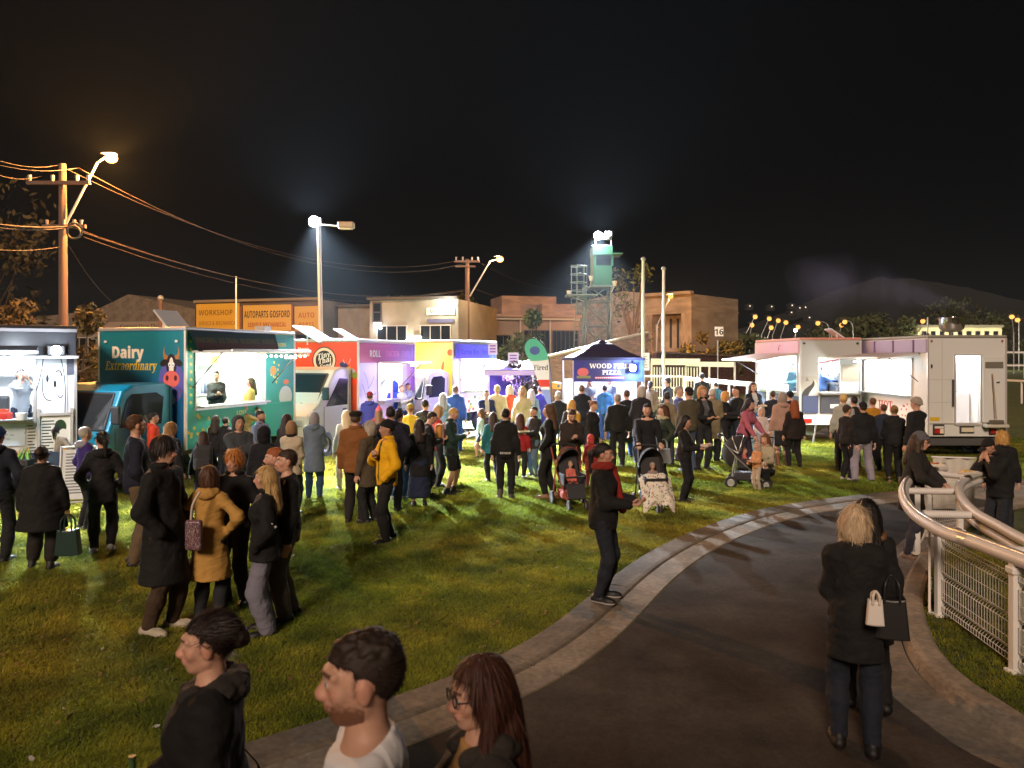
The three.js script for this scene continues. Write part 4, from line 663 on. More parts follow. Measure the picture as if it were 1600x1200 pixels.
// --- T2: teal truck "Dairy Extraordinary"
const T2c = P(290, 557, 16).setY(0);
{
  const W = 2.28, L = 3.9, y0 = 0.75, y1 = 3.24, t = truckFrame('food_truck', 'teal food truck lettered Dairy Extraordinary with a cow on its front panel', T2c, 72 * Math.PI / 180, 1);
  const teal = mat([0.01, 0.24, 0.24], 0.4), tealLight = mat([0.015, 0.36, 0.29], 0.4);
  truckBody(t, { L, W, y0, y1, ox0: 0.3, ox1: 2.62, oy0: 1.6, oy1: 2.76, wall: teal, side: tealLight, end: mat([0.01, 0.19, 0.26], 0.4), trim: mat([0.75, 0.72, 0.66], 0.4), lampPower: 26, lampColor: [1, 0.95, 0.78], clutter: 14, lampGlow: 6 });
  // printed front
  t.endPrint('front_print', -W + 0.05, -0.05, y0 + 0.1, y1 - 0.04, -0.012, (x, w, h) => {
    const g = x.createLinearGradient(0, 0, 0, h); g.addColorStop(0, '#0d7a83'); g.addColorStop(0.35, '#0b6c86'); g.addColorStop(0.6, '#0a63a3'); g.addColorStop(1, '#0b5a8a'); x.fillStyle = g; x.fillRect(0, 0, w, h);
    x.save(); x.translate(0, -h * 0.0); font(x, w * 0.155); x.textAlign = 'left'; x.textBaseline = 'alphabetic'; x.lineJoin = 'round';
    x.fillStyle = '#f6e7cf'; x.strokeStyle = '#f6e7cf'; x.lineWidth = w * 0.008; x.fillText('Dairy', w * 0.13, h * 0.225); x.strokeText('Dairy', w * 0.13, h * 0.225);
    x.font = `italic bold ${Math.round(w * 0.118)}px serif`; x.fillStyle = '#ffd42a'; x.fillText('Extraordinary', w * 0.05, h * 0.335, w * 0.63); x.restore();
    // cow's head: horns, ears, blaze, pink muzzle
    const cx = w * 0.86, cy = h * 0.26; x.fillStyle = '#5f5bb0'; x.beginPath(); x.ellipse(cx, cy + h * 0.18, w * 0.15, h * 0.2, 0, 0, 7); x.fill();
    x.fillStyle = '#b5763a'; for (const s of [-1, 1]) { x.beginPath(); x.moveTo(cx + s * w * 0.03, cy - h * 0.05); x.quadraticCurveTo(cx + s * w * 0.1, cy - h * 0.06, cx + s * w * 0.075, cy - h * 0.15); x.quadraticCurveTo(cx + s * w * 0.12, cy - h * 0.06, cx + s * w * 0.07, cy); x.fill(); }
    x.fillStyle = '#241714'; for (const s of [-1, 1]) { x.beginPath(); x.ellipse(cx + s * w * 0.085, cy + h * 0.01, w * 0.05, h * 0.03, s * 0.35, 0, 7); x.fill(); }
    x.fillStyle = '#2a1a15'; x.beginPath(); x.ellipse(cx, cy + h * 0.03, w * 0.06, h * 0.1, 0, 0, 7); x.fill(); x.fillStyle = '#f3e9dc'; x.beginPath(); x.ellipse(cx, cy + h * 0.05, w * 0.028, h * 0.09, 0, 0, 7); x.fill();
    for (const s of [-1, 1]) { x.fillStyle = '#fff'; x.beginPath(); x.ellipse(cx + s * w * 0.022, cy + h * 0.025, w * 0.016, h * 0.02, 0, 0, 7); x.fill(); x.fillStyle = '#221'; x.beginPath(); x.arc(cx + s * w * 0.02, cy + h * 0.03, w * 0.007, 0, 7); x.fill(); }
    x.fillStyle = '#e2685f'; x.beginPath(); x.ellipse(cx, cy + h * 0.155, w * 0.095, h * 0.075, 0, 0, 7); x.fill(); x.fillStyle = '#5a1a1a'; for (const s of [-1, 1]) { x.beginPath(); x.ellipse(cx + s * w * 0.05, cy + h * 0.145, w * 0.018, h * 0.025, 0, 0, 7); x.fill(); }
    x.fillStyle = '#e8a31c'; x.beginPath(); x.arc(w * 0.735, cy + h * 0.27, w * 0.035, 0, 7); x.fill(); x.fillStyle = '#b9c0d6'; x.fillRect(cx - w * 0.01, cy + h * 0.23, w * 0.02, h * 0.06); x.beginPath(); x.ellipse(cx, cy + h * 0.34, w * 0.05, h * 0.05, 0, 0, 7); x.fill(); x.fillStyle = '#222b44'; x.beginPath(); x.ellipse(cx - w * 0.01, cy + h * 0.4, w * 0.045, h * 0.03, 0, 0, 7); x.fill();
  }, 768);
  for (const [zz, y] of [[0.2, y1 - 0.22], [W - 0.2, y1 - 0.22]]) t.box('marker_light', 0.03, 0.05, 0.07, -0.03, y, -zz, mat([0.8, 0.8, 0.75], 0.3));
  // printed side below and beside the hatch
  t.sidePrint('side_print', 0.05, L - 0.05, y0 + 0.03, 1.54, 0.012, (x, w, h) => { const g = x.createLinearGradient(0, 0, w, 0); g.addColorStop(0, '#139a8a'); g.addColorStop(1, '#0d8f83'); x.fillStyle = g; x.fillRect(0, 0, w, h); x.fillStyle = '#d8b93c'; for (let i = 0; i < 22; i++) { x.beginPath(); x.ellipse(w * hash3(i, 5, 2) * 0.3, h * hash3(i, 6, 2), w * 0.012, h * 0.05, hash3(i, 7, 2) * 3, 0, 7); x.fill(); } centred(x, 'LOVE', w * 0.46, h * 0.16, h * 0.2, '#d9c34c'); centred(x, 'ME', w * 0.62, h * 0.16, h * 0.2, '#d9c34c'); }, 512);
  t.sidePrint('side_print', 2.72, L - 0.04, 1.57, y1 - 0.04, 0.012, (x, w, h) => { const g = x.createLinearGradient(0, 0, 0, h); g.addColorStop(0, '#2f9aa6'); g.addColorStop(0.5, '#1b9096'); g.addColorStop(1, '#0c8b7e'); x.fillStyle = g; x.fillRect(0, 0, w, h); centred(x, 'BURGERS', w * 0.5, h * 0.13, h * 0.07, '#e8cf4a', undefined, undefined, w * 0.9); x.fillStyle = '#d9c34c'; for (let i = 0; i < 12; i++) { x.beginPath(); x.ellipse(w * (0.1 + 0.35 * hash3(i, 1, 4)), h * (0.3 + 0.4 * hash3(i, 2, 4)), w * 0.03, h * 0.02, 1, 0, 7); x.fill(); } x.fillStyle = '#e0893a'; x.beginPath(); x.ellipse(w * 0.25, h * 0.52, w * 0.1, h * 0.07, 0.3, 0, 7); x.fill(); x.fillStyle = '#c9cdd6'; x.beginPath(); x.ellipse(w * 0.7, h * 0.92, w * 0.24, h * 0.16, 0, 0, 7); x.fill(); x.fillStyle = '#d8702a'; x.beginPath(); x.ellipse(w * 0.72, h * 0.7, w * 0.1, h * 0.04, 0, 0, 7); x.fill(); }, 256);
  t.sidePrint('side_print', 0.03, 0.26, 1.57, y1 - 0.06, 0.012, (x, w, h) => { x.fillStyle = '#1aa293'; x.fillRect(0, 0, w, h); x.fillStyle = '#d9c860'; for (let i = 0; i < 9; i++) { x.beginPath(); x.ellipse(w * 0.5, h * (0.1 + 0.1 * i), w * 0.16, h * 0.02, 0, 0, 7); x.fill(); } }, 96);
  // lit-side fascia flap, lifted hatch and string lights
  const fas = obj('fascia', quad(V(0.02, 2.80, 0.30), V(2.85, 2.80, 0.30), V(3.0, 3.24, 0.05), V(0.02, 3.24, 0.05)), new THREE.MeshStandardMaterial({ roughness: 0.5, side: 2, map: canvasTex(768, 128, (x, w, h) => { const g = x.createLinearGradient(0, 0, 0, h); g.addColorStop(0, '#0c2e3a'); g.addColorStop(0.45, '#103238'); g.addColorStop(0.7, '#4a2026'); g.addColorStop(1, '#241a1c'); x.fillStyle = g; x.fillRect(0, 0, w, h); centred(x, 'PANCAKES   ICE CREAM   MILKSHAKES   BURGERS', w / 2, h * 0.45, h * 0.36, '#5e5326', undefined, undefined, w * 0.94); }) }), t);
  hatch(t, 0.15, 3.0, 2.80, 1.05, -0.02, mat([0.5, 0.48, 0.44], 0.5));
  for (let i = 0; i < 15; i++) obj('festoon_bulb', sph(0.028, 0.2 + i * 0.19, 2.72 - 0.02 * Math.abs(Math.sin(i * 1.3)), 1.0, 8), glow([1, 0.82, 0.5], 14), t);
  obj('festoon_cable', tube([V(0.2, 2.77, 1.0), V(1.6, 2.75, 1.0), V(2.95, 2.77, 1.0)], 0.008, 20, 5), blackPlastic, t);
  obj('clock', [rb(0.34, 0.3, 0.03, 2.35, 2.45, -W + 0.12, 0.02)], mat([0.25, 0.15, 0.06], 0.5), t); obj('menu_card', bx(0.28, 0.22, 0.02, 2.35, 2.45, -W + 0.145), mat([0.7, 0.65, 0.35], 0.5), t);
  t.updateMatrixWorld(true); awningLight(t, 1.0, 2.62, 0.75, [1, 0.93, 0.75], 100); awningLight(t, 2.5, 2.62, 0.8, [1, 0.93, 0.75], 110);
  solar(t, 0.75, y1 + 0.26, -1.0, 0.7, 0.6, 0.8); t.box('roof_vent', 0.28, 0.16, 0.28, 3.3, y1 + 0.14, -0.5, aluTrim);
  // cab: blue-teal light truck
  const blue = mat([0.008, 0.20, 0.33], 0.3, 0.1, {}), cw = 1.86, off = 0.2;
  const cabT = new THREE.Group(); cabT.name = 'cab_unit'; cabT.position.set(-0.12, 0, -off); cabT.S = 1; t.add(cabT);
  cabBody(cabT, { W: cw, m: blue, profile: [[-1.62, 0.55], [-0.05, 0.55], [-0.05, 2.04], [-0.25, 2.12], [-1.1, 2.1], [-1.3, 2.0], [-1.60, 1.32], [-1.66, 1.2]] });
  cabFittings(cabT, { W: cw, xf: -1.66, ws: [-1.60, 1.30, -1.30, 1.97], sw: [[-1.42, 1.34], [-0.36, 1.34], [-0.3, 1.88], [-0.5, 1.98], [-1.12, 1.97], [-1.22, 1.88]], doorTop: 2.1, lightY: 0.95, bumper: blue });
  const sun2 = obj('inner_seat', [rb(0.3, 0.7, 1.5, -0.5, 1.5, -cw / 2, 0.1)], mat([0.1, 0.08, 0.06], 0.8), cabT);
  obj('badge', bx(0.02, 0.1, 0.4, -1.735, 1.16, -cw / 2), chrome, cabT);
  wheel(t, -1.1, 0.38, -off - 0.02, 0.38, 0.22); wheel(t, -1.1, 0.38, -off - cw + 0.02, 0.38, 0.22); wheel(t, 2.6, 0.38, -0.15, 0.38, 0.24); wheel(t, 2.6, 0.38, -W + 0.15, 0.38, 0.24); under(t, L, W, y0, -1.5);
  t.box('number_plate', 0.02, 0.12, 0.4, -1.92, 0.5, -off - 1.0, mat([0.7, 0.7, 0.66], 0.5));
}
// --- T3: white van cab with red box and purple side
{
  const c = P(560, 557, 21.8).setY(0), W = 2.08, L = 3.7, y0 = 0.7, y1 = 3.12, t = truckFrame('food_truck', 'food truck with white van cab, red front box and purple printed side', c, 72 * Math.PI / 180, 1);
  const white = mat([0.72, 0.70, 0.64], 0.35);
  truckBody(t, { L, W, y0, y1, ox0: 1.15, ox1: 2.7, oy0: 1.35, oy1: 2.5, wall: mat([0.5, 0.07, 0.02], 0.4), side: mat([0.7, 0.55, 0.75], 0.4), end: mat([0.62, 0.07, 0.015], 0.4), lampPower: 22, lampColor: [1, 0.93, 1], clutter: 10, trim: white });
  t.endPrint('front_print', -W + 0.04, -0.04, 1.9, y1 - 0.03, -0.012, (x, w, h) => {
    x.fillStyle = '#e2400f'; x.fillRect(0, 0, w, h); x.fillStyle = '#ffe9d8'; font(x, h * 0.09); x.textAlign = 'left'; x.fillText("There's", w * 0.03, h * 0.17); font(x, h * 0.12); x.fillText('FOOD', w * 0.03, h * 0.32);
    const cx = w * 0.47, cy = h * 0.42, r = h * 0.33; x.fillStyle = '#2a0d08'; x.beginPath(); x.arc(cx, cy, r, 0, 7); x.fill(); x.strokeStyle = '#f3c9a4'; x.lineWidth = r * 0.2; x.beginPath(); x.arc(cx, cy, r * 0.82, 0, 7); x.stroke();
    x.save(); x.translate(cx, cy); x.rotate(-0.2); centred(x, 'Tiny', 0, -r * 0.36, r * 0.5, '#f6ead8', 'serif', 'italic bold'); centred(x, 'Thai', 0, r * 0.02, r * 0.5, '#f6ead8', 'serif', 'italic bold'); centred(x, 'Food', 0, r * 0.42, r * 0.4, '#f6ead8', 'serif', 'italic bold'); x.restore();
    for (const [a, b, q, ww, hh, rot] of [['#2a2455', 0.80, 0.56, 0.17, 0.16, 0.5], ['#d8a52c', 0.86, 0.66, 0.1, 0.2, 0.6], ['#aeb0c0', 0.92, 0.72, 0.12, 0.22, -0.4], ['#7e8a2c', 0.97, 0.78, 0.1, 0.16, 0.2], ['#1a1020', 0.72, 0.85, 0.035, 0.34, -0.7], ['#8a1420', 0.87, 0.86, 0.12, 0.1, 0]]) { x.save(); x.translate(w * b, h * q); x.rotate(rot); x.fillStyle = a; x.beginPath(); x.ellipse(0, 0, w * ww / 2, h * hh / 2, 0, 0, 7); x.fill(); x.restore(); }
    x.strokeStyle = '#f0e8e0'; x.lineWidth = h * 0.012; x.beginPath(); x.moveTo(w * 0.78, h * 0.4); x.lineTo(w * 0.8, h * 0.5); x.moveTo(w * 0.9, h * 0.38); x.lineTo(w * 0.87, h * 0.5); x.stroke();
  }, 512);
  t.sidePrint('side_print', 0.03, L - 0.03, y0, y1 - 0.03, 0.012, (x, w, h) => {
    x.clearRect(0, 0, w, h); const g = x.createLinearGradient(0, 0, w, 0); g.addColorStop(0, '#c53a7e'); g.addColorStop(0.5, '#b33bb0'); g.addColorStop(1, '#6a3bb8'); x.fillStyle = g; x.fillRect(0, 0, w, h);
    const g2 = x.createLinearGradient(0, h * 0.2, 0, h); g2.addColorStop(0, 'rgba(205,190,235,0.95)'); g2.addColorStop(0.5, 'rgba(226,214,245,0.98)'); g2.addColorStop(1, 'rgba(240,190,215,1)'); x.fillStyle = g2; x.fillRect(0, h * 0.24, w, h * 0.76);
    const g3 = x.createLinearGradient(w * 0.84, 0, w, 0); g3.addColorStop(0, 'rgba(190,80,190,0.3)'); g3.addColorStop(1, '#7a3fbe'); x.fillStyle = g3; x.fillRect(w * 0.84, h * 0.24, w * 0.16, h * 0.76);
    centred(x, 'ROLL', w * 0.26, h * 0.13, h * 0.12, '#ffffff'); centred(x, 'CHICKEN', w * 0.57, h * 0.13, h * 0.095, '#f07ad0', 'sans-serif', 'normal', w * 0.26); centred(x, 'CHIPS', w * 0.82, h * 0.13, h * 0.095, '#c06af0', 'sans-serif', 'normal', w * 0.18);
    x.strokeStyle = '#5a7ac8'; x.lineWidth = h * 0.008; x.lineCap = 'round'; for (const [a, b, c1, d] of [[0.07, 0.35, 0.14, 0.55], [0.14, 0.55, 0.24, 0.4], [0.05, 0.5, 0.12, 0.8], [0.1, 0.66, 0.27, 0.62], [0.12, 0.6, 0.28, 0.78], [0.06, 0.82, 0.2, 0.9]]) { x.beginPath(); x.moveTo(w * a, h * b); x.quadraticCurveTo(w * (a + c1) / 2 + w * 0.04, h * (b + d) / 2, w * c1, h * d); x.stroke(); }
    x.fillStyle = '#c04a9a'; for (let i = 0; i < 9; i++) x.fillRect(w * 0.93, h * (0.35 + i * 0.06), w * 0.02, h * 0.03);
  }, 512, [1.13, 2.72, 1.33, 2.52]);
  t.box('window_mullion', 0.04, 1.1, 0.05, 1.95, 1.93, 0.055, aluTrim); t.box('window_mullion', 0.03, 1.1, 0.05, 2.35, 1.93, 0.055, aluTrim); t.box('window_sill', 1.66, 0.05, 0.24, 1.925, 1.33, 0.14, stainless);
  t.sidePrint('window_sticker', 1.22, 1.55, 1.75, 2.05, 0.045, (x, w, h) => { x.fillStyle = '#efeff4'; x.fillRect(0, 0, w, h); x.fillStyle = '#6a6e78'; for (let i = 0; i < 4; i++) x.fillRect(w * 0.1, h * (0.15 + 0.2 * i), w * 0.7, h * 0.1); }, 96);
  hatch(t, 1.1, 2.75, 2.53, 1.0, 0.03, mat([0.6, 0.5, 0.62], 0.5));
  t.updateMatrixWorld(true); awningLight(t, 1.9, 2.38, 0.7, [1, 0.93, 1], 60);
  solar(t, 0.3, y1 + 0.22, -1.6, 1.0, 1.0, 0.5); solar(t, 1.3, y1 + 0.22, -1.1, 0.5, 0.8, 0.5);
  const cw = 1.8, cabT = new THREE.Group(); cabT.name = 'cab_unit'; cabT.position.set(-0.05, 0, -0.18); cabT.S = 1; t.add(cabT);
  cabBody(cabT, { W: cw, m: white, profile: [[-2.2, 0.5], [-0.05, 0.5], [-0.05, 2.32], [-0.5, 2.36], [-0.85, 2.28], [-1.62, 1.42], [-2.16, 1.12], [-2.25, 0.9]] });
  cabFittings(cabT, { W: cw, xf: -2.25, ws: [-1.58, 1.42, -0.92, 2.2], sw: [[-1.36, 1.36], [-0.28, 1.36], [-0.26, 2.08], [-0.68, 2.1]], doorTop: 2.2, lightY: 0.98, bumper: blackPlastic });
  obj('bonnet_badge', new THREE.TorusGeometry(0.1, 0.018, 8, 24).rotateY(Math.PI / 2).translate(-2.33, 1.06, -cw / 2), chrome, cabT);
  wheel(t, -1.55, 0.36, -0.18, 0.36, 0.22); wheel(t, -1.55, 0.36, -0.18 - cw, 0.36, 0.22); wheel(t, 2.2, 0.36, -0.15, 0.36, 0.24); wheel(t, 2.2, 0.36, -W + 0.15, 0.36, 0.24); under(t, L, W, y0, -1.5);
}
// --- T4: yellow truck with purple banner
{
  const c = P(708, 557, 26.5).setY(0), W = 1.95, L = 3.2, y0 = 0.7, y1 = 3.2, t = truckFrame('food_truck', 'yellow food truck with a purple banner above its serving window', c, 64 * Math.PI / 180, 1);
  const yellow = mat([0.66, 0.6, 0.1], 0.4);
  truckBody(t, { L, W, y0, y1, ox0: 0.5, ox1: 2.3, oy0: 1.45, oy1: 2.55, wall: yellow, side: mat([0.75, 0.72, 0.6], 0.4), end: yellow, lampPower: 24, clutter: 12, lampColor: [1, 0.96, 0.85] });
  t.endPrint('front_print', -W + 0.04, -0.04, 1.5, y1 - 0.03, -0.012, (x, w, h) => { const g = x.createLinearGradient(0, 0, w, h); g.addColorStop(0, '#e9e45a'); g.addColorStop(0.5, '#f1eea6'); g.addColorStop(1, '#e3d92c'); x.fillStyle = g; x.fillRect(0, 0, w, h); x.strokeStyle = '#7a7a3a'; x.lineWidth = w * 0.01; x.beginPath(); x.moveTo(w * 0.1, h * 0.3); x.quadraticCurveTo(w * 0.3, h * 0.1, w * 0.4, h * 0.4); x.stroke(); x.fillStyle = '#7a4a1a'; x.beginPath(); x.ellipse(w * 0.8, h * 0.5, w * 0.03, h * 0.12, 0.2, 0, 7); x.fill(); x.fillStyle = '#d85a30'; x.beginPath(); x.arc(w * 0.96, h * 0.2, w * 0.06, 0, 7); x.fill(); }, 256);
  t.sidePrint('side_print', 0.05, L - 0.05, y0 + 0.02, 1.4, 0.012, (x, w, h) => { x.fillStyle = '#f0e6cf'; x.fillRect(0, 0, w, h); for (let i = 0; i < 40; i++) { x.fillStyle = ['#e0a020', '#d8502a', '#8a3a6a', '#5a8a3a', '#f0c040'][i % 5]; x.beginPath(); x.ellipse(w * hash3(i, 1, 1), h * (0.25 + 0.7 * hash3(i, 2, 1)), w * 0.025, h * 0.08, 0, 0, 7); x.fill(); } }, 256);
  obj('banner', quad(V(0.02, 2.63, 0.06), V(3.1, 2.63, 0.06), V(3.1, 3.14, 0.05), V(0.02, 3.14, 0.05), 0.01), new THREE.MeshStandardMaterial({ roughness: 0.6, side: 2, map: canvasTex(512, 128, (x, w, h) => { const g = x.createLinearGradient(0, 0, w, 0); g.addColorStop(0, '#5b4fc4'); g.addColorStop(0.8, '#5a58c8'); g.addColorStop(0.84, '#6a9ad8'); g.addColorStop(1, '#5a88cc'); x.fillStyle = g; x.fillRect(0, 0, w, h); centred(x, 'Curries  Rice | Roti', w * 0.46, h * 0.56, h * 0.5, '#2b1fa0', undefined, undefined, w * 0.64); }) }), t);
  hatch(t, 0.4, 3.1, 2.6, 1.3, 0.35, mat([0.42, 0.38, 0.6], 0.5));
  t.updateMatrixWorld(true); awningLight(t, 1.6, 2.3, 0.6, [1, 0.95, 0.85], 55);
  const white = mat([0.7, 0.7, 0.66], 0.35), cw = 1.6, cabT = new THREE.Group(); cabT.name = 'cab_unit'; cabT.position.set(-0.05, 0, -0.14); cabT.S = 1; t.add(cabT);
  cabBody(cabT, { W: cw, m: white, profile: [[-1.5, 0.55], [-0.05, 0.55], [-0.05, 2.1], [-0.3, 2.18], [-1.0, 2.16], [-1.2, 2.06], [-1.48, 1.3], [-1.54, 1.1]] });
  cabFittings(cabT, { W: cw, xf: -1.54, ws: [-1.48, 1.3, -1.2, 2.0], sw: [[-1.3, 1.34], [-0.32, 1.34], [-0.28, 1.94], [-0.5, 2.04], [-1.0, 2.02], [-1.12, 1.94]], doorTop: 2.0, lightY: 0.9, bumper: white });
  wheel(t, -1.0, 0.35, -0.14, 0.35, 0.2); wheel(t, 2.0, 0.35, -0.1, 0.35, 0.22); wheel(t, -1.0, 0.35, -0.14 - cw, 0.35, 0.2); under(t, L, W, y0, -1.4);
}
// purple lit awning stall between the yellow truck and the pizza tent
{
  const b = P(797, 557, 26).setY(0), t = thing('awning_stall', 'dark stall under a purple awning beside the yellow truck', 'market stall', b), pu = mat([0.05, 0.03, 0.24], 0.7);
  for (const [x, z] of [[-0.75, 0.6], [0.75, 0.6], [-0.75, -1.2], [0.75, -1.2]]) obj('leg', bar(V(x, 0, z), V(x, 2.25 + (z < 0 ? 0.25 : 0), z), 0.025), steelPale, t);
  obj('awning', [beam(V(0, 2.52, -1.25), V(0, 2.25, 0.7), 1.7, 0.03)], pu, t); obj('valance', bx(1.7, 0.16, 0.02, 0, 2.16, 0.71), mat([0.5, 0.42, 0.75], 0.6), t);
  obj('back_curtain', bx(1.6, 2.2, 0.03, 0, 1.12, -1.2), pu, t); obj('trestle_table', [bx(1.5, 0.04, 0.6, 0, 0.8, 0.3), bx(0.04, 0.8, 0.5, -0.7, 0.4, 0.3), bx(0.04, 0.8, 0.5, 0.7, 0.4, 0.3)], timber, t);
  const lb = obj('lamp_tube', bx(0.5, 0.05, 0.05, -0.1, 2.1, 0.5), glow([0.5, 0.4, 1], 7), t); pointLight(b.clone().add(V(-0.1, 2.02, 0.45)), [0.4, 0.25, 1], 25, 3);
  for (const [x, y, w, lab] of [[770, 545, 0.5, 'white sign card on top of the purple awning, left'], [802, 560, 0.6, 'white sign card on top of the purple awning, right']]) { const q = thing('sign_card', lab, 'sign', P(x, y, 26.2)); obj('card', rb(w * 0.6, 0.4, 0.03, 0, 0, 0, 0.01), mat([0.6, 0.58, 0.6], 0.6), q); obj('stake', bar(V(0, -0.5, -0.03), V(0, -0.15, -0.03), 0.015), steelPale, q); obj('lettering', [0, 1, 2].map((i) => bx(w * 0.4, 0.05, 0.01, 0, 0.1 - 0.1 * i, 0.018)), mat([0.25, 0.12, 0.3], 0.6), q); }
}
// pizza tent
{
  const D = 25.5, b = P(940, 557, D).setY(0), t = thing('pizza_tent', 'dark blue pyramid tent with a Wood Fired Pizza banner', 'tent', b, 0.08), hw = 1.12, navy = mat([0.012, 0.012, 0.05], 0.8, 0, { side: 2 });
  const yE = EYE + (557 - 566) / F * D + 0.15, yP = EYE + (557 - 531) / F * D;
  for (const [x, z] of [[-hw, hw], [hw, hw], [-hw, -hw], [hw, -hw]]) obj('leg', [bx(0.05, yE, 0.05, x, yE / 2, z), bx(0.16, 0.02, 0.16, x, 0.01, z)], mat([0.5, 0.5, 0.62], 0.4, 0.5), t);
  const k = [[hw, yE], [hw * 0.6, yE + 0.22], [hw * 0.3, yE + 0.45], [0.16, yP - 0.08], [0.02, yP]], pos = [];
  for (let i = 0; i < k.length - 1; i++) for (let s = 0; s < 4; s++) { const [r0, ya] = k[i], [r1, yb] = k[i + 1], rot = (x, z) => { for (let q = 0; q < s; q++) [x, z] = [z, -x]; return [x, z]; }; const [a, c, d, e] = [rot(-r0, r0), rot(r0, r0), rot(r1, r1), rot(-r1, r1)]; pos.push(a[0], ya, a[1], c[0], ya, c[1], d[0], yb, d[1], a[0], ya, a[1], d[0], yb, d[1], e[0], yb, e[1]); }
  const g = new THREE.BufferGeometry(); g.setAttribute('position', new THREE.Float32BufferAttribute(pos, 3)); g.computeVertexNormals(); obj('canopy', g, navy, t);
  obj('canopy_edge', [bx(2 * hw + 0.1, 0.1, 0.03, 0, yE - 0.04, hw + 0.03), bx(0.03, 0.1, 2 * hw, hw + 0.03, yE - 0.04, 0), bx(0.03, 0.1, 2 * hw, -hw - 0.03, yE - 0.04, 0)], navy, t);
  const tex = canvasTex(512, 160, (x, w, h) => { const q = x.createLinearGradient(0, 0, w, 0); q.addColorStop(0, '#2b2470'); q.addColorStop(0.45, '#3a3560'); q.addColorStop(1, '#3550c0'); x.fillStyle = q; x.fillRect(0, 0, w, h); centred(x, 'WOOD FIRED', w * 0.54, h * 0.26, h * 0.3, '#f5ead8', 'serif', 'bold', w * 0.66); centred(x, 'PIZZA', w * 0.54, h * 0.56, h * 0.28, '#f5ead8', 'serif', 'bold', w * 0.4); x.fillStyle = '#c05a5a'; x.beginPath(); x.ellipse(w * 0.13, h * 0.55, w * 0.08, h * 0.2, 0, 0, 7); x.fill(); x.fillStyle = '#7a7a4a'; x.fillRect(w * 0.04, h * 0.72, w * 0.2, h * 0.12); x.fillStyle = '#b03a4a'; x.fillRect(w * 0.3, h * 0.76, w * 0.42, h * 0.1); x.fillStyle = '#f3dcdc'; for (let i = 0; i < 14; i++) x.fillRect(w * (0.31 + i * 0.029), h * 0.79, w * 0.018, h * 0.045); });
  obj('banner', new THREE.PlaneGeometry(2 * hw, 0.68).translate(0, yE - 0.42, hw + 0.05), new THREE.MeshStandardMaterial({ map: tex, roughness: 0.6, side: 2 }), t);
  obj('back_wall', bx(2 * hw, 1.9, 0.03, 0, 0.98, -hw), mat([0.7, 0.7, 0.72], 0.7), t);
  obj('side_wall', bx(0.03, 1.9, 1.4, hw, 0.98, -0.4), mat([0.6, 0.6, 0.66], 0.7), t);
  obj('oven', [rb(1.0, 0.8, 0.8, -0.3, 0.4, -0.6, 0.05), new THREE.SphereGeometry(0.48, 20, 10, 0, 6.3, 0, 1.57).translate(-0.3, 0.8, -0.6), cyl(0.07, 0.07, 0.6, -0.3, 1.2, -0.75)], stainless, t);
  obj('oven_mouth', new THREE.CircleGeometry(0.2, 20, 0, Math.PI).translate(-0.3, 0.82, -0.11), glow([1, 0.35, 0.06], 3), t);
  obj('serving_table', [bx(1.9, 0.04, 0.5, 0, 0.85, 0.75), bx(1.85, 0.8, 0.02, 0, 0.43, 0.98)], mat([0.4, 0.38, 0.4], 0.7), t);
  const lp = V(0.74, yE - 0.32, hw + 0.2); obj('flood_lamp', [rb(0.24, 0.2, 0.08, lp.x, lp.y, lp.z - 0.06, 0.02), bar(V(lp.x, lp.y + 0.1, lp.z - 0.06), V(lp.x, yE, hw), 0.015)], blackPlastic, t); obj('lamp_lens', sph(0.11, lp.x, lp.y, lp.z, 12), glow([0.8, 0.9, 1], 60), t);
  obj('ceiling_light', bx(1.2, 0.04, 0.08, 0, yE - 0.15, 0), glow([0.8, 0.85, 1], 8), t);
  t.updateMatrixWorld(true); pointLight(t.localToWorld(lp), [0.65, 0.8, 1], 30, 4); pointLight(t.localToWorld(V(0, yE - 0.3, 0.1)), [0.8, 0.86, 1], 18, 4);
  // teardrop flag
  const fb = P(862, 557, 23).setY(0), f = thing('teardrop_flag', 'tall teardrop flag, green above white, lettered Fired, left of the tent', 'flag', fb), u = (px, py) => P(px, py, 23).sub(fb);
  const tx = canvasTex(256, 512, (x, w, h) => { x.fillStyle = '#e8edf2'; x.fillRect(0, 0, w, h); x.fillStyle = '#57b59a'; x.beginPath(); x.moveTo(0, 0); x.lineTo(w, 0); x.lineTo(w, h * 0.28); x.quadraticCurveTo(w * 0.5, h * 0.34, 0, h * 0.3); x.fill(); x.fillStyle = '#4a5a9a'; x.beginPath(); x.ellipse(w * 0.4, h * 0.17, w * 0.18, h * 0.06, 0, 0, 7); x.fill(); centred(x, 'Fired', w * 0.62, h * 0.41, h * 0.095, '#1f2a3a', 'serif'); x.fillStyle = '#c8382a'; x.fillRect(0, h * 0.58, w, h * 0.1); x.fillStyle = '#7f90c8'; x.fillRect(0, h * 0.72, w, h * 0.3); });
  const outline = [[861, 640], [858, 600], [858, 572], [855, 553], [848, 539], [837, 530], [826, 531], [820, 541], [822, 553], [829, 566], [838, 588], [848, 615]].map(([a, c]) => u(a, c)), sh = new THREE.Shape(new THREE.CatmullRomCurve3(outline.map((p) => V(p.x, p.y, 0)), true).getPoints(48).map((p) => new THREE.Vector2(p.x, p.y))), fg = new THREE.ExtrudeGeometry(sh, { depth: 0.008, bevelEnabled: false });
  const mn = u(818, 640), mx = u(862, 529), uv = fg.attributes.uv, pp = fg.attributes.position; for (let i = 0; i < uv.count; i++) uv.setXY(i, (pp.getX(i) - mn.x) / (mx.x - mn.x), (pp.getY(i) - mn.y) / (mx.y - mn.y));
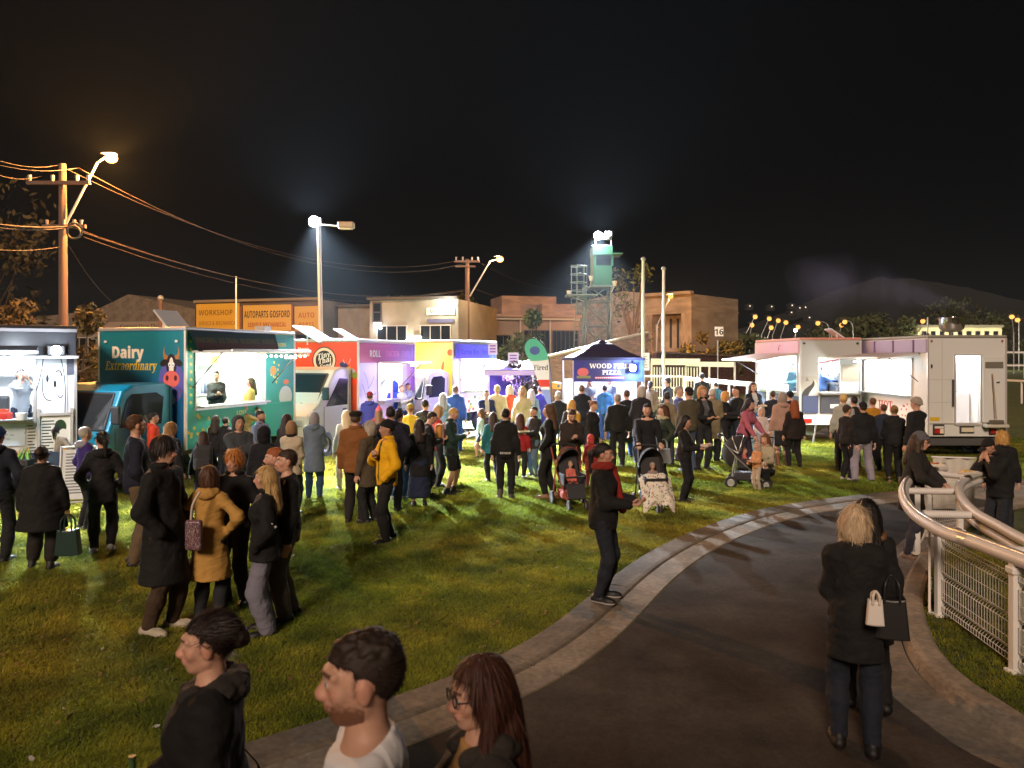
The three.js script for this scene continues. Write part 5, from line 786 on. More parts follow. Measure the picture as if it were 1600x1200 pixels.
  obj('flag_cloth', fg, new THREE.MeshStandardMaterial({ map: tx, roughness: 0.8, side: 2 }), f);
  obj('flag_pole', tube([V(0.02, 0, 0.02), u(862, 640), u(860, 575), u(855, 549), u(843, 532), u(830, 528), u(822, 534)], 0.018, 40, 6), blackPlastic, f); obj('ground_spike', [beam(V(-0.3, 0.02, 0), V(0.3, 0.02, 0), 0.04, 0.03), beam(V(0, 0.024, -0.3), V(0, 0.024, 0.3), 0.04, 0.03)], steelDark, f);
  const ob = thing('orange_container', 'small orange box with a round black opening beside the pizza tent', 'box', P(870, 603, 27)); obj('box_body', rb(0.32, 0.22, 0.2, 0, 0, 0, 0.02), mat([0.75, 0.3, 0.02], 0.5), ob); obj('opening', new THREE.CylinderGeometry(0.06, 0.06, 0.03, 16).rotateX(Math.PI / 2).translate(0.07, 0, 0.1), blackPlastic, ob); obj('stand', bar(V(0, -0.1, 0), V(0, -P(870, 603, 27).y, 0), 0.04), steelDark, ob);
}
// --- T6: middle right truck, grey rear with side window
{
  const c = P(1250, 557, 23.5).setY(0), W = 1.85, L = 4.2, y0 = 0.85, y1 = 3.2, ang = 90, t = truckFrame('food_truck', 'pale grey food truck with a pink lit fascia, middle right', c, ang * Math.PI / 180, -1);
  const grey = mat([0.38, 0.39, 0.38], 0.5);
  truckBody(t, { L, W, y0, y1, ox0: 0.18, ox1: 3.8, oy0: 1.55, oy1: 2.72, wall: grey, side: mat([0.5, 0.55, 0.6], 0.5), end: grey, endOpen: [0.56, 1.22, 1.62, 2.66], lampPower: 26, lampColor: [0.86, 0.96, 1], clutter: 12, roofMat: mat([0.55, 0.25, 0.2], 0.5) });
  t.box('fascia', L, 0.4, 0.04, L / 2, y1 - 0.22, 0.03, mat([0.55, 0.36, 0.42], 0.5)); t.sidePrint('emblem', 1.3, 1.9, y1 - 0.38, y1 - 0.08, 0.055, (x, w, h) => { x.fillStyle = '#c49aa6'; x.fillRect(0, 0, w, h); x.strokeStyle = '#3a1a18'; x.lineWidth = h * 0.06; x.beginPath(); x.arc(w * 0.45, h * 0.5, h * 0.32, 3.4, 5.6); x.stroke(); x.fillStyle = '#3a1a18'; x.beginPath(); x.ellipse(w * 0.3, h * 0.55, w * 0.06, h * 0.26, 0.7, 0, 7); x.fill(); }, 96);
  hatch(t, 0.1, 3.9, 2.8, 1.3, 0.22, mat([0.5, 0.4, 0.38], 0.5));
  obj('lower_panel', bx(L - 0.1, 0.55, 0.02, L / 2, 1.2, 0.012 * t.S), mat([0.05, 0.07, 0.15], 0.5), t);
  // rear: swoosh, dark lockers, light clusters
  t.endPrint('rear_print', -0.54, -0.04, 1.5, 2.1, -0.012, (x, w, h) => { x.fillStyle = '#a19e96'; x.fillRect(0, 0, w, h); x.fillStyle = '#26241f'; x.beginPath(); x.moveTo(w * 0.02, h); x.bezierCurveTo(w * 0.1, h * 0.5, w * 0.75, h * 0.55, w * 0.7, h * 0.2); x.bezierCurveTo(w * 1.02, h * 0.5, w * 0.5, h * 0.7, w * 0.42, h); x.fill(); x.fillStyle = '#cfc8b8'; x.beginPath(); x.moveTo(w * 0.5, h * 0.98); x.bezierCurveTo(w * 0.6, h * 0.6, w * 1.0, h * 0.5, w * 0.78, h * 0.15); x.bezierCurveTo(w * 1.1, h * 0.4, w * 0.95, h * 0.95, w * 0.5, h * 0.98); x.fill(); x.fillStyle = '#77716a'; x.beginPath(); x.moveTo(w * 0.24, h * 0.26); x.quadraticCurveTo(w * 0.3, h * 0.1, w * 0.36, h * 0.02); x.quadraticCurveTo(w * 0.4, h * 0.2, w * 0.5, h * 0.24); x.fill(); }, 256);
  const EB = (part, z0, z1, ya, yb, x, dep, m) => obj(part, bx(dep, yb - ya, z1 - z0, x, (ya + yb) / 2, -t.S * (z0 + z1) / 2), m, t);
  EB('locker', 0.06, 0.54, 0.98, 1.5, -0.03, 0.05, mat([0.04, 0.05, 0.1], 0.4)); EB('locker', 0.62, 1.2, 0.98, 1.45, -0.03, 0.05, mat([0.04, 0.04, 0.05], 0.4)); EB('rear_sign', 1.28, 1.8, 1.95, 2.45, -0.012, 0.02, mat([0.3, 0.26, 0.2], 0.5)); EB('rear_shelf', 0.58, 1.8, 1.55, 1.6, -0.1, 0.2, stainless);
  EB('rear_bumper', 0.0, 1.35, 0.62, 0.9, -0.04, 0.1, mat([0.6, 0.6, 0.58], 0.5)); EB('tail_light', 0.06, 0.32, 0.68, 0.8, -0.1, 0.04, redLens); EB('number_plate', 0.9, 1.2, 1.12, 1.24, -0.06, 0.02, mat([0.6, 0.6, 0.55], 0.5)); EB('gas_bottle', 1.4, 1.78, 0.5, 0.95, -0.12, 0.25, blackPlastic);
  for (const zz of [0.12, W - 0.1]) EB('marker_light', zz - 0.03, zz + 0.03, y1 - 0.12, y1 - 0.07, -0.03, 0.03, blackPlastic);
  obj('stabiliser_leg', bar(V(0.1, 0, -t.S * 0.42), V(0.1, 0.7, -t.S * 0.55), 0.03), alu, t); obj('stabiliser_leg', bar(V(0.1, 0, -t.S * 1.8), V(0.1, 0.7, -t.S * 1.7), 0.03), alu, t);
  solar(t, 0.6, y1 + 0.22, -t.S * 1.3, 0.5, 0.5, 0.6);
  wheel(t, 1.6, 0.34, -t.S * 0.1, 0.34, 0.22); wheel(t, 1.6, 0.34, -t.S * (W - 0.1), 0.34, 0.22); under(t, L, W, y0, 0.3);
  t.updateMatrixWorld(true); awningLight(t, 1.6, 2.5, t.S * 0.8, [0.95, 0.98, 1], 80);
}
// --- T7: large right truck with an open rear door
const T7 = {};
{
  const c = P(1450, 557, 20).setY(0), W = 2.02, L = 4.6, y0 = 0.62, y1 = 3.18, ang = 90, t = truckFrame('food_truck', 'large pale food truck with open rear door and a steel bowl on its roof', c, ang * Math.PI / 180, -1), S = t.S;
  const grey = mat([0.56, 0.57, 0.56], 0.5);
  truckBody(t, { L, W, y0, y1, ox0: 0.8, ox1: 3.5, oy0: 1.6, oy1: 2.6, wall: grey, side: mat([0.7, 0.68, 0.68], 0.5), end: grey, endOpen: [0.71, 1.34, 0.95, 2.72], lampPower: 19, lampColor: [1, 0.97, 0.9], clutter: 16, lamps: 3, roofMat: mat([0.25, 0.24, 0.2], 0.5) });
  t.box('fascia', L, 0.34, 0.05, L / 2, y1 - 0.2, 0.035, mat([0.35, 0.3, 0.45], 0.5)); for (let i = 0; i < 4; i++) t.box('fascia_rib', 0.05, 0.34, 0.03, 0.6 + i * 1.1, y1 - 0.2, 0.07, mat([0.1, 0.06, 0.14], 0.5));
  hatch(t, 0.4, 3.9, 2.78, 1.1, 0.12, mat([0.45, 0.4, 0.38], 0.5)); hatch(t, 3.95, 4.5, 2.7, 1.3, 0.2, mat([0.4, 0.1, 0.1], 0.5), false);
  t.sidePrint('side_print', 0.7, 3.4, 0.95, 1.52, 0.012, (x, w, h) => { x.fillStyle = '#e6e0dc'; x.fillRect(0, 0, w, h); centred(x, 'HOT', w * 0.42, h * 0.42, h * 0.66, '#c2231c', 'serif', 'bold', w * 0.6); x.fillStyle = '#c2231c'; for (const s of [0.08, 0.76]) { for (let i = 0; i < 8; i++) { x.beginPath(); x.arc(w * (s + 0.02 * i), h * (0.5 + 0.3 * Math.sin(i * 1.9)), h * 0.05, 0, 7); x.fill(); } } centred(x, 'CHIPS', w * 0.3, h * 0.86, h * 0.22, '#c2231c', 'serif', 'bold'); }, 384);
  t.sidePrint('red_notice', 4.0, 4.4, 1.5, 1.78, 0.012, (x, w, h) => { x.fillStyle = '#d4121f'; x.fillRect(0, 0, w, h); }, 32);
  t.sidePrint('menu_list', 3.7, 4.45, 1.82, 2.5, 0.012, (x, w, h) => { x.fillStyle = '#e8e4e2'; x.fillRect(0, 0, w, h); x.fillStyle = '#b5a8a0'; for (let i = 0; i < 8; i++) x.fillRect(w * 0.1, h * (0.1 + i * 0.11), w * (0.4 + 0.4 * hash3(i, 3, 8)), h * 0.03); }, 96);
  const EB = (part, z0, z1, ya, yb, x, dep, m) => obj(part, bx(dep, yb - ya, (z1 - z0) * 0.828, x, (ya + yb) / 2, -S * 0.828 * (z0 + z1) / 2), m, t);
  const ER = (part, z0, z1, ya, yb, x, dep, m, r = 0.03) => obj(part, rb(dep, yb - ya, (z1 - z0) * 0.828, x, (ya + yb) / 2, -S * 0.828 * (z0 + z1) / 2, r), m, t);
  EB('door_frame', 0.82, 0.86, 0.92, 2.76, -0.015, 0.05, aluTrim); EB('door_frame', 1.62, 1.66, 0.92, 2.76, -0.015, 0.05, aluTrim); EB('door_frame', 0.86, 1.62, 2.72, 2.76, -0.015, 0.05, aluTrim); EB('door_frame', 0.86, 1.62, 0.9, 0.95, -0.015, 0.05, aluTrim);
  ER('rear_door', 1.67, 2.38, 0.98, 2.7, -0.05, 0.05, grey, 0.015); EB('door_vent', 1.74, 2.3, 2.4, 2.56, -0.082, 0.02, mat([0.14, 0.13, 0.1], 0.6)); EB('door_latch', 2.08, 2.18, 2.02, 2.05, -0.09, 0.03, chrome);
  ER('step_ledge', 1.67, 2.38, 0.86, 0.95, -0.14, 0.24, mat([0.45, 0.42, 0.36], 0.5)); EB('door_handle', 0.74, 0.78, 1.4, 2.1, -0.04, 0.05, steelDark);
  for (const [za, zb] of [[0.14, 0.5], [1.9, 2.26]]) { ER('light_recess', za, zb, 0.66, 0.95 - 0.02, -0.02, 0.04, blackPlastic); EB('tail_light', za + 0.04, za + 0.2, 0.7, 0.82, -0.045, 0.02, redLens); EB('indicator', za + 0.21, zb - 0.04, 0.7, 0.82, -0.045, 0.02, mat([0.7, 0.6, 0.5], 0.3)); EB('light_trim', za + 0.04, zb - 0.04, 0.83, 0.89, -0.045, 0.02, mat([0.6, 0.58, 0.52], 0.4)); }
  ER('plate_recess', 0.98, 1.44, 0.7, 0.93, -0.015, 0.03, mat([0.05, 0.05, 0.05], 0.5)); EB('number_plate', 1.02, 1.4, 0.74, 0.85, -0.05, 0.02, mat([0.6, 0.55, 0.4], 0.5)); EB('yellow_sticker', 0.06, 0.36, 1.02, 1.12, -0.004, 0.006, mat([0.55, 0.36, 0.02], 0.5));
  ER('rear_bumper', 0.0, 2.42, 0.36, 0.6, 0.2, 0.2, mat([0.06, 0.06, 0.06], 0.6));
  for (const zz of [0.1, 2.32]) { ER('hinge', zz - 0.02, zz + 0.02, 2.4, 2.5, -0.03, 0.05, blackPlastic); ER('marker_light', zz - 0.03, zz + 0.03, y1 - 0.1, y1 - 0.05, -0.03, 0.04, redLens); }
  // fridge and microwave seen through the door
  ER('fridge', 1.02, 1.6, y0 + 0.1, y0 + 1.12, 0.7, 0.6, mat([0.72, 0.76, 0.85], 0.3)); ER('microwave', 1.06, 1.5, y0 + 1.13, y0 + 1.48, 0.7, 0.4, mat([0.6, 0.68, 0.78], 0.3)); EB('wall_shelf', 1.4, 1.62, y0 + 1.82, y0 + 1.85, 0.7, 0.6, stainless); ER('bottle', 1.5, 1.57, y0 + 1.85, y0 + 2.1, 0.7, 0.07, mat([0.5, 0.2, 0.1], 0.4)); EB('partition', 1.64, 1.68, y0 + 0.08, y1 - 0.1, 0.9, 1.6, whiteWall); EB('partition_back', 0.7, 1.64, y0 + 0.08, y1 - 0.1, 1.7, 0.04, mat([0.68, 0.66, 0.58], 0.6));
  for (const y of [1.5, 2.1]) EB('panel_seam', 0.04, 0.8, y, y + 0.006, -0.003, 0.006, mat([0.3, 0.28, 0.24], 0.5)); EB('panel_seam', 0.44, 0.446, 0.98, 3.14, -0.003, 0.006, mat([0.3, 0.28, 0.24], 0.5)); EB('base_rail', 0.02, 2.42, 0.945, 0.975, -0.012, 0.03, aluTrim);
  wheel(t, 3.5, 0.36, -S * 0.12, 0.36, 0.24); wheel(t, 3.5, 0.36, -S * (W - 0.12), 0.36, 0.24); wheel(t, 1.3, 0.36, -S * 0.12, 0.36, 0.24); wheel(t, 1.3, 0.36, -S * (W - 0.12), 0.36, 0.24); under(t, L, W, y0, 0.3);
  t.updateMatrixWorld(true); awningLight(t, 2.2, 2.5, S * 0.8, [1, 0.97, 0.92], 48); awningLight(t, 4.3, 2.5, S * 0.8, [1, 0.97, 0.92], 40); pointLight(t.localToWorld(V(0.8, y1 - 0.3, -S * 1.2)), [1, 0.97, 0.88], 14, 4);
  // bowl-shaped vent on the roof
  const bw = thing('roof_bowl', 'large polished steel bowl standing on the roof of the right truck', 'bowl', t.localToWorld(V(0.9, y1 + 0.08, -S * 1.13)));
  obj('bowl', new THREE.LatheGeometry([[0.02, 0.1], [0.2, 0.11], [0.3, 0.2], [0.34, 0.5], [0.325, 0.5], [0.29, 0.22], [0.02, 0.13]].map(([a, b]) => new THREE.Vector2(a, b)), 32), chrome, bw); for (let i = 0; i < 3; i++) obj('leg', bar(V(0.24 * Math.cos(i * 2.1), 0, 0.24 * Math.sin(i * 2.1)), V(0.2 * Math.cos(i * 2.1), 0.14, 0.2 * Math.sin(i * 2.1)), 0.02), steelDark, bw); obj('rim', new THREE.TorusGeometry(0.335, 0.014, 8, 40).rotateX(Math.PI / 2).translate(0, 0.5, 0), chrome, bw);
  const br = thing('broom', 'wooden broom leaning against the rear of the right truck', 'broom', t.localToWorld(V(-0.2, 0.96, -S * 1.66)), ang * Math.PI / 180);
  obj('handle', bar(V(0, 0.06, 0), V(0.07, 1.3, S * 0.06), 0.014), mat([0.3, 0.2, 0.1], 0.7), br); obj('brush', rb(0.08, 0.1, 0.36, 0, 0.05, 0, 0.02), mat([0.1, 0.09, 0.07], 0.9), br);
  const an = thing('roof_aerial', 'thin aerial pole at the rear corner of the right truck roof', 'aerial', t.localToWorld(V(0.05, y1 + 0.08, -S * 0.02))); obj('rod', bar(V(0, 0, 0), V(0, 0.46, 0), 0.02), steelPale, an); obj('base', cyl(0.04, 0.04, 0.05, 0, 0, 0), steelDark, an);
}
{ // loose things about the lawn: cone, A-frame board, hose on the grass
  const cone = thing('traffic_cone', 'orange traffic cone standing by the middle right truck', 'traffic cone', G(1238, 697)); obj('cone_body', new THREE.LatheGeometry([[0.15, 0.03], [0.14, 0.05], [0.045, 0.68], [0.03, 0.7], [0.001, 0.7]].map(([a, b]) => new THREE.Vector2(a, b)), 20), mat([0.6, 0.1, 0.03], 0.6), cone); obj('base', rb(0.38, 0.04, 0.38, 0, 0.02, 0, 0.02), mat([0.05, 0.05, 0.05], 0.8), cone); obj('reflective_band', cyl(0.108, 0.082, 0.16, 0, 0.3, 0, 20), mat([0.7, 0.7, 0.7], 0.4), cone);
  const ab = thing('a_frame_board', 'white A-frame menu board standing on the grass by the blue cab', 'sign', G(123, 800), 0.35);
  const bt = canvasTex(128, 220, (x, w, h) => { x.fillStyle = '#dfe5ee'; x.fillRect(0, 0, w, h); x.fillStyle = '#4a5870'; for (let i = 0; i < 14; i++) x.fillRect(w * 0.12, h * (0.08 + i * 0.06), w * (0.3 + 0.45 * hash3(i, 6, 6)), h * 0.02); });
  obj('panel', new THREE.PlaneGeometry(0.46, 0.85).rotateX(-0.2).translate(0, 0.68, 0.16), new THREE.MeshStandardMaterial({ map: bt, roughness: 0.6, side: 2 }), ab); for (const s of [-1, 1]) { obj('leg', bar(V(s * 0.25, 0, 0.31), V(s * 0.25, 1.15, 0.07), 0.018), mat([0.65, 0.66, 0.68], 0.4), ab); obj('leg', bar(V(s * 0.25, 0, -0.2), V(s * 0.25, 1.15, 0.05), 0.018), mat([0.65, 0.66, 0.68], 0.4), ab); } obj('rail', [bar(V(-0.25, 0.22, 0.27), V(0.25, 0.22, 0.27), 0.015), bar(V(-0.25, 1.14, 0.07), V(0.25, 1.14, 0.07), 0.015)], mat([0.65, 0.66, 0.68], 0.4), ab);
}
// ---------------------------------------------------------------- people: joints -> distance field -> one smooth skin, with clothes and hair as their own shells
class Field {
  constructor(k = 0.016) { this.k = k; this.prims = []; this.cuts = []; }
  cap(a, b, ra, rb = ra, flat) { this.prims.push({ t: 0, a, b, ra, rb, flat }); return this; }
  ell(c, r, R) { this.prims.push({ t: 1, c, r, R }); return this; }
  cut(fn) { this.cuts.push(fn); return this; }     // keeps where fn(p) <= 0
  mesh(cell, o = {}) {
    const lo = [1e9, 1e9, 1e9], hi = [-1e9, -1e9, -1e9], { k } = this;
    for (const p of this.prims) { const pts = p.t ? [p.c] : [p.a, p.b], r = p.t ? Math.max(p.r.x, p.r.y, p.r.z) : Math.max(p.ra, p.rb); for (const q of pts) [q.x, q.y, q.z].forEach((v, i) => { lo[i] = Math.min(lo[i], v - r); hi[i] = Math.max(hi[i], v + r); }); }
    const pad = cell * 2 + k * 1.5; for (let i = 0; i < 3; i++) { lo[i] -= pad; hi[i] += pad; }
    if (o.ymin !== undefined) lo[1] = Math.max(lo[1], o.ymin - cell * 1.5);
    if (o.ymax !== undefined) hi[1] = Math.min(hi[1], o.ymax + cell * 1.5);
    const n = [0, 1, 2].map((i) => Math.max(3, Math.ceil((hi[i] - lo[i]) / cell) + 1)), [nx, ny, nz] = n, S = new Float32Array(nx * ny * nz);
    for (const p of this.prims) {
      const m = 4.5 * k + cell * 1.8, r = p.t ? Math.max(p.r.x, p.r.y, p.r.z) : Math.max(p.ra, p.rb), A = p.t ? p.c : p.a, B = p.t ? p.c : p.b;
      const i0 = Math.max(0, Math.floor((Math.min(A.x, B.x) - r - m - lo[0]) / cell)), i1 = Math.min(nx - 1, Math.ceil((Math.max(A.x, B.x) + r + m - lo[0]) / cell)), j0 = Math.max(0, Math.floor((Math.min(A.y, B.y) - r - m - lo[1]) / cell)), j1 = Math.min(ny - 1, Math.ceil((Math.max(A.y, B.y) + r + m - lo[1]) / cell)), k0 = Math.max(0, Math.floor((Math.min(A.z, B.z) - r - m - lo[2]) / cell)), k1 = Math.min(nz - 1, Math.ceil((Math.max(A.z, B.z) + r + m - lo[2]) / cell));
      const bax = B.x - A.x, bay = B.y - A.y, baz = B.z - A.z, f = p.flat || 1, bb = bax * bax + bay * bay + baz * baz / (f * f) + 1e-9, R = p.R;
      for (let q = k0; q <= k1; q++) for (let j = j0; j <= j1; j++) for (let i = i0; i <= i1; i++) {
        const x = lo[0] + i * cell - A.x, y = lo[1] + j * cell - A.y, z = lo[2] + q * cell - A.z; let d;
        if (p.t) {
          let u = x, v = y, w = z; if (R) { u = R[0] * x + R[1] * y + R[2] * z; v = R[3] * x + R[4] * y + R[5] * z; w = R[6] * x + R[7] * y + R[8] * z; }
          const a = u / p.r.x, b = v / p.r.y, c = w / p.r.z, k0_ = Math.sqrt(a * a + b * b + c * c), g = Math.sqrt(a * a / (p.r.x * p.r.x) + b * b / (p.r.y * p.r.y) + c * c / (p.r.z * p.r.z)); d = g > 1e-6 ? k0_ * (k0_ - 1) / g : -Math.min(p.r.x, p.r.y, p.r.z);
        } else { const zz = z / f, bz = baz / f; let t = (x * bax + y * bay + zz * bz) / bb; t = t < 0 ? 0 : t > 1 ? 1 : t; const dx = x - t * bax, dy = y - t * bay, dz = zz - t * bz; d = (Math.sqrt(dx * dx + dy * dy + dz * dz) - (p.ra + (p.rb - p.ra) * t)); if (f < 1) d *= 0.5 + 0.5 * f; }
        if (d < m) S[(q * ny + j) * nx + i] += Math.exp(Math.min(40, -d / k));
      }
    }
    const far = 5 * k + cell * 2, pt = { x: 0, y: 0, z: 0 }, cuts = this.cuts;
    for (let q = 0, e = 0; q < nz; q++) for (let j = 0; j < ny; j++) for (let i = 0; i < nx; i++, e++) { let d = S[e] > 1e-9 ? -k * Math.log(S[e]) : far; if (d < far * 0.9) { pt.x = lo[0] + i * cell; pt.y = lo[1] + j * cell; pt.z = lo[2] + q * cell; if (o.disp) d += o.disp(pt.x, pt.y, pt.z); for (const c of cuts) { const v = c(pt); if (v > d) d = v; } } S[e] = d; }
    const id = new Int32Array(nx * ny * nz).fill(-1), pos = [], idx = [], sx = 1, sy = nx, sz = nx * ny, cor = [0, sx, sy, sx + sy, sz, sx + sz, sy + sz, sx + sy + sz], ed = [[0, 1], [2, 3], [4, 5], [6, 7], [0, 2], [1, 3], [4, 6], [5, 7], [0, 4], [1, 5], [2, 6], [3, 7]];
    for (let q = 0; q < nz - 1; q++) for (let j = 0; j < ny - 1; j++) for (let i = 0; i < nx - 1; i++) {
      const e = (q * ny + j) * nx + i; let mask = 0; for (let c = 0; c < 8; c++) if (S[e + cor[c]] < 0) mask |= 1 << c; if (mask === 0 || mask === 255) continue;
      let x = 0, y = 0, z = 0, m = 0; for (const [a, b] of ed) { if (((mask >> a) & 1) === ((mask >> b) & 1)) continue; const va = S[e + cor[a]], vb = S[e + cor[b]], t = va / (va - vb); x += (a & 1) + ((b & 1) - (a & 1)) * t; y += ((a >> 1) & 1) + (((b >> 1) & 1) - ((a >> 1) & 1)) * t; z += (a >> 2) + ((b >> 2) - (a >> 2)) * t; m++; }
      id[e] = pos.length / 3; pos.push(lo[0] + (i + x / m) * cell, lo[1] + (j + y / m) * cell, lo[2] + (q + z / m) * cell);
    }
    const face = (a, b, c, d, flip) => { if (a < 0 || b < 0 || c < 0 || d < 0) return; if (flip) idx.push(a, c, b, a, d, c); else idx.push(a, b, c, a, c, d); };
    for (let q = 1; q < nz - 1; q++) for (let j = 1; j < ny - 1; j++) for (let i = 1; i < nx - 1; i++) {
      const e = (q * ny + j) * nx + i, s = S[e] < 0;
      if (s !== S[e + sx] < 0) face(id[e], id[e - sy], id[e - sy - sz], id[e - sz], s === false ? false : true);
      if (s !== S[e + sy] < 0) face(id[e], id[e - sz], id[e - sx - sz], id[e - sx], s === false ? false : true);
      if (s !== S[e + sz] < 0) face(id[e], id[e - sx], id[e - sx - sy], id[e - sy], s === false ? false : true);
    }
    const g = new THREE.BufferGeometry(); g.setAttribute('position', new THREE.Float32BufferAttribute(pos, 3)); g.setIndex(idx); g.computeVertexNormals(); return g;
  }
}
function paint(g, fn) { const p = g.attributes.position, a = new Float32Array(p.count * 3); for (let i = 0; i < p.count; i++) { const c = fn(p.getX(i), p.getY(i), p.getZ(i)); a[3 * i] = c[0]; a[3 * i + 1] = c[1]; a[3 * i + 2] = c[2]; } g.setAttribute('color', new THREE.BufferAttribute(a, 3)); return g; }
function joinIndexed(list) { let n = 0, m = 0; for (const g of list) { n += g.attributes.position.count; m += g.index.count; } const P_ = new Float32Array(n * 3), N_ = new Float32Array(n * 3), C_ = new Float32Array(n * 3), I_ = new Uint32Array(m); n = 0; m = 0; for (const g of list) { P_.set(g.attributes.position.array, n * 3); N_.set(g.attributes.normal.array, n * 3); C_.set(g.attributes.color.array, n * 3); for (let i = 0; i < g.index.count; i++) I_[m++] = g.index.array[i] + n; n += g.attributes.position.count; } const o = new THREE.BufferGeometry(); o.setAttribute('position', new THREE.BufferAttribute(P_, 3)); o.setAttribute('normal', new THREE.BufferAttribute(N_, 3)); o.setAttribute('color', new THREE.BufferAttribute(C_, 3)); o.setIndex(new THREE.BufferAttribute(I_, 1)); return o; }
const hexLin = (h) => { const c = new THREE.Color(h); return [c.r, c.g, c.b]; };
const skinMat = mat([1, 1, 1], 0.55, 0, { vertexColors: true }), SKIN = { fair: [0.52, 0.30, 0.21], mid: [0.42, 0.23, 0.15], tan: [0.28, 0.15, 0.09], dark: [0.13, 0.07, 0.045] };
const clothM = new Map(), cloth = (h, rough = 0.88) => { const k = h + rough; if (!clothM.has(k)) clothM.set(k, new THREE.MeshStandardMaterial({ color: lin(...hexLin(h)), roughness: rough, bumpMap: creaseTex, bumpScale: 0.016 })); return clothM.get(k); };
function ik(S, T, l1, l2, pole) {   // the middle joint of a two-bone limb
  const d = T.clone().sub(S), L = Math.min(d.length(), (l1 + l2) * 0.995); d.normalize(); const end = S.clone().addScaledVector(d, L), a = (l1 * l1 - l2 * l2 + L * L) / (2 * L), h = Math.sqrt(Math.max(0, l1 * l1 - a * a));
  const p = pole.clone().addScaledVector(d, -pole.dot(d)).normalize(); return [S.clone().addScaledVector(d, a).addScaledVector(p, h), end];
}
// where a hand goes, for the left (+x) side: [target, elbow direction, finger curl, palm normal]
const ARM = {
  down: [V(0.265, 0.80, 0.05), V(0.25, 0, -1), 0.45, V(-1, 0, 0)], pocket: [V(0.20, 0.93, 0.11), V(1, 0, -0.9), 0.9, V(-0.7, 0, -0.7)], phone: [V(0.05, 1.17, 0.27), V(0.28, -1, -0.3), 0.8, V(0, 1, -0.3)], eat: [V(0.05, 1.45, 0.17), V(0.6, -1, 0.1), 1.0, V(-0.4, 0, -1)],
  hold: [V(0.10, 1.10, 0.32), V(0.3, -1, -0.35), 0.8, V(0, 1, 0)], crossed: [V(-0.10, 1.17, 0.18), V(1, -0.6, 0.2), 0.5, V(0, 0, -1)], push: [V(0.20, 1.00, 0.42), V(0.6, -0.8, -0.6), 1.2, V(0, -1, 0.2)], raise: [V(0.20, 1.50, 0.30), V(0.6, -1, 0), 0.4, V(0, 0, 1)], reach: [V(0.16, 1.22, 0.46), V(0.6, -1, -0.2), 0.5, V(0, -1, 0)],
  low: [V(0.13, 1.02, 0.23), V(0.7, -0.6, -0.6), 1.0, V(-1, 0, 0)], chest: [V(0.03, 1.24, 0.19), V(0.9, -0.8, 0), 0.9, V(0, 0, -1)], back: [V(0.10, 0.96, -0.16), V(1, 0, -0.8), 0.6, V(0, 0, 1)], hip: [V(0.19, 1.0, 0.02), V(1, 0, -0.35), 0.7, V(-1, 0, 0)], rail: [V(0.14, 1.10, 0.34), V(1, -0.3, -0.4), 1.0, V(0, -1, 0)], face: [V(0.06, 1.55, 0.13), V(0.5, -1, 0.2), 0.7, V(0, 0, -1)], knee: [V(0.16, 0.75, 0.32), V(1, 0, 0), 0.5, V(0, -1, 0)],
};
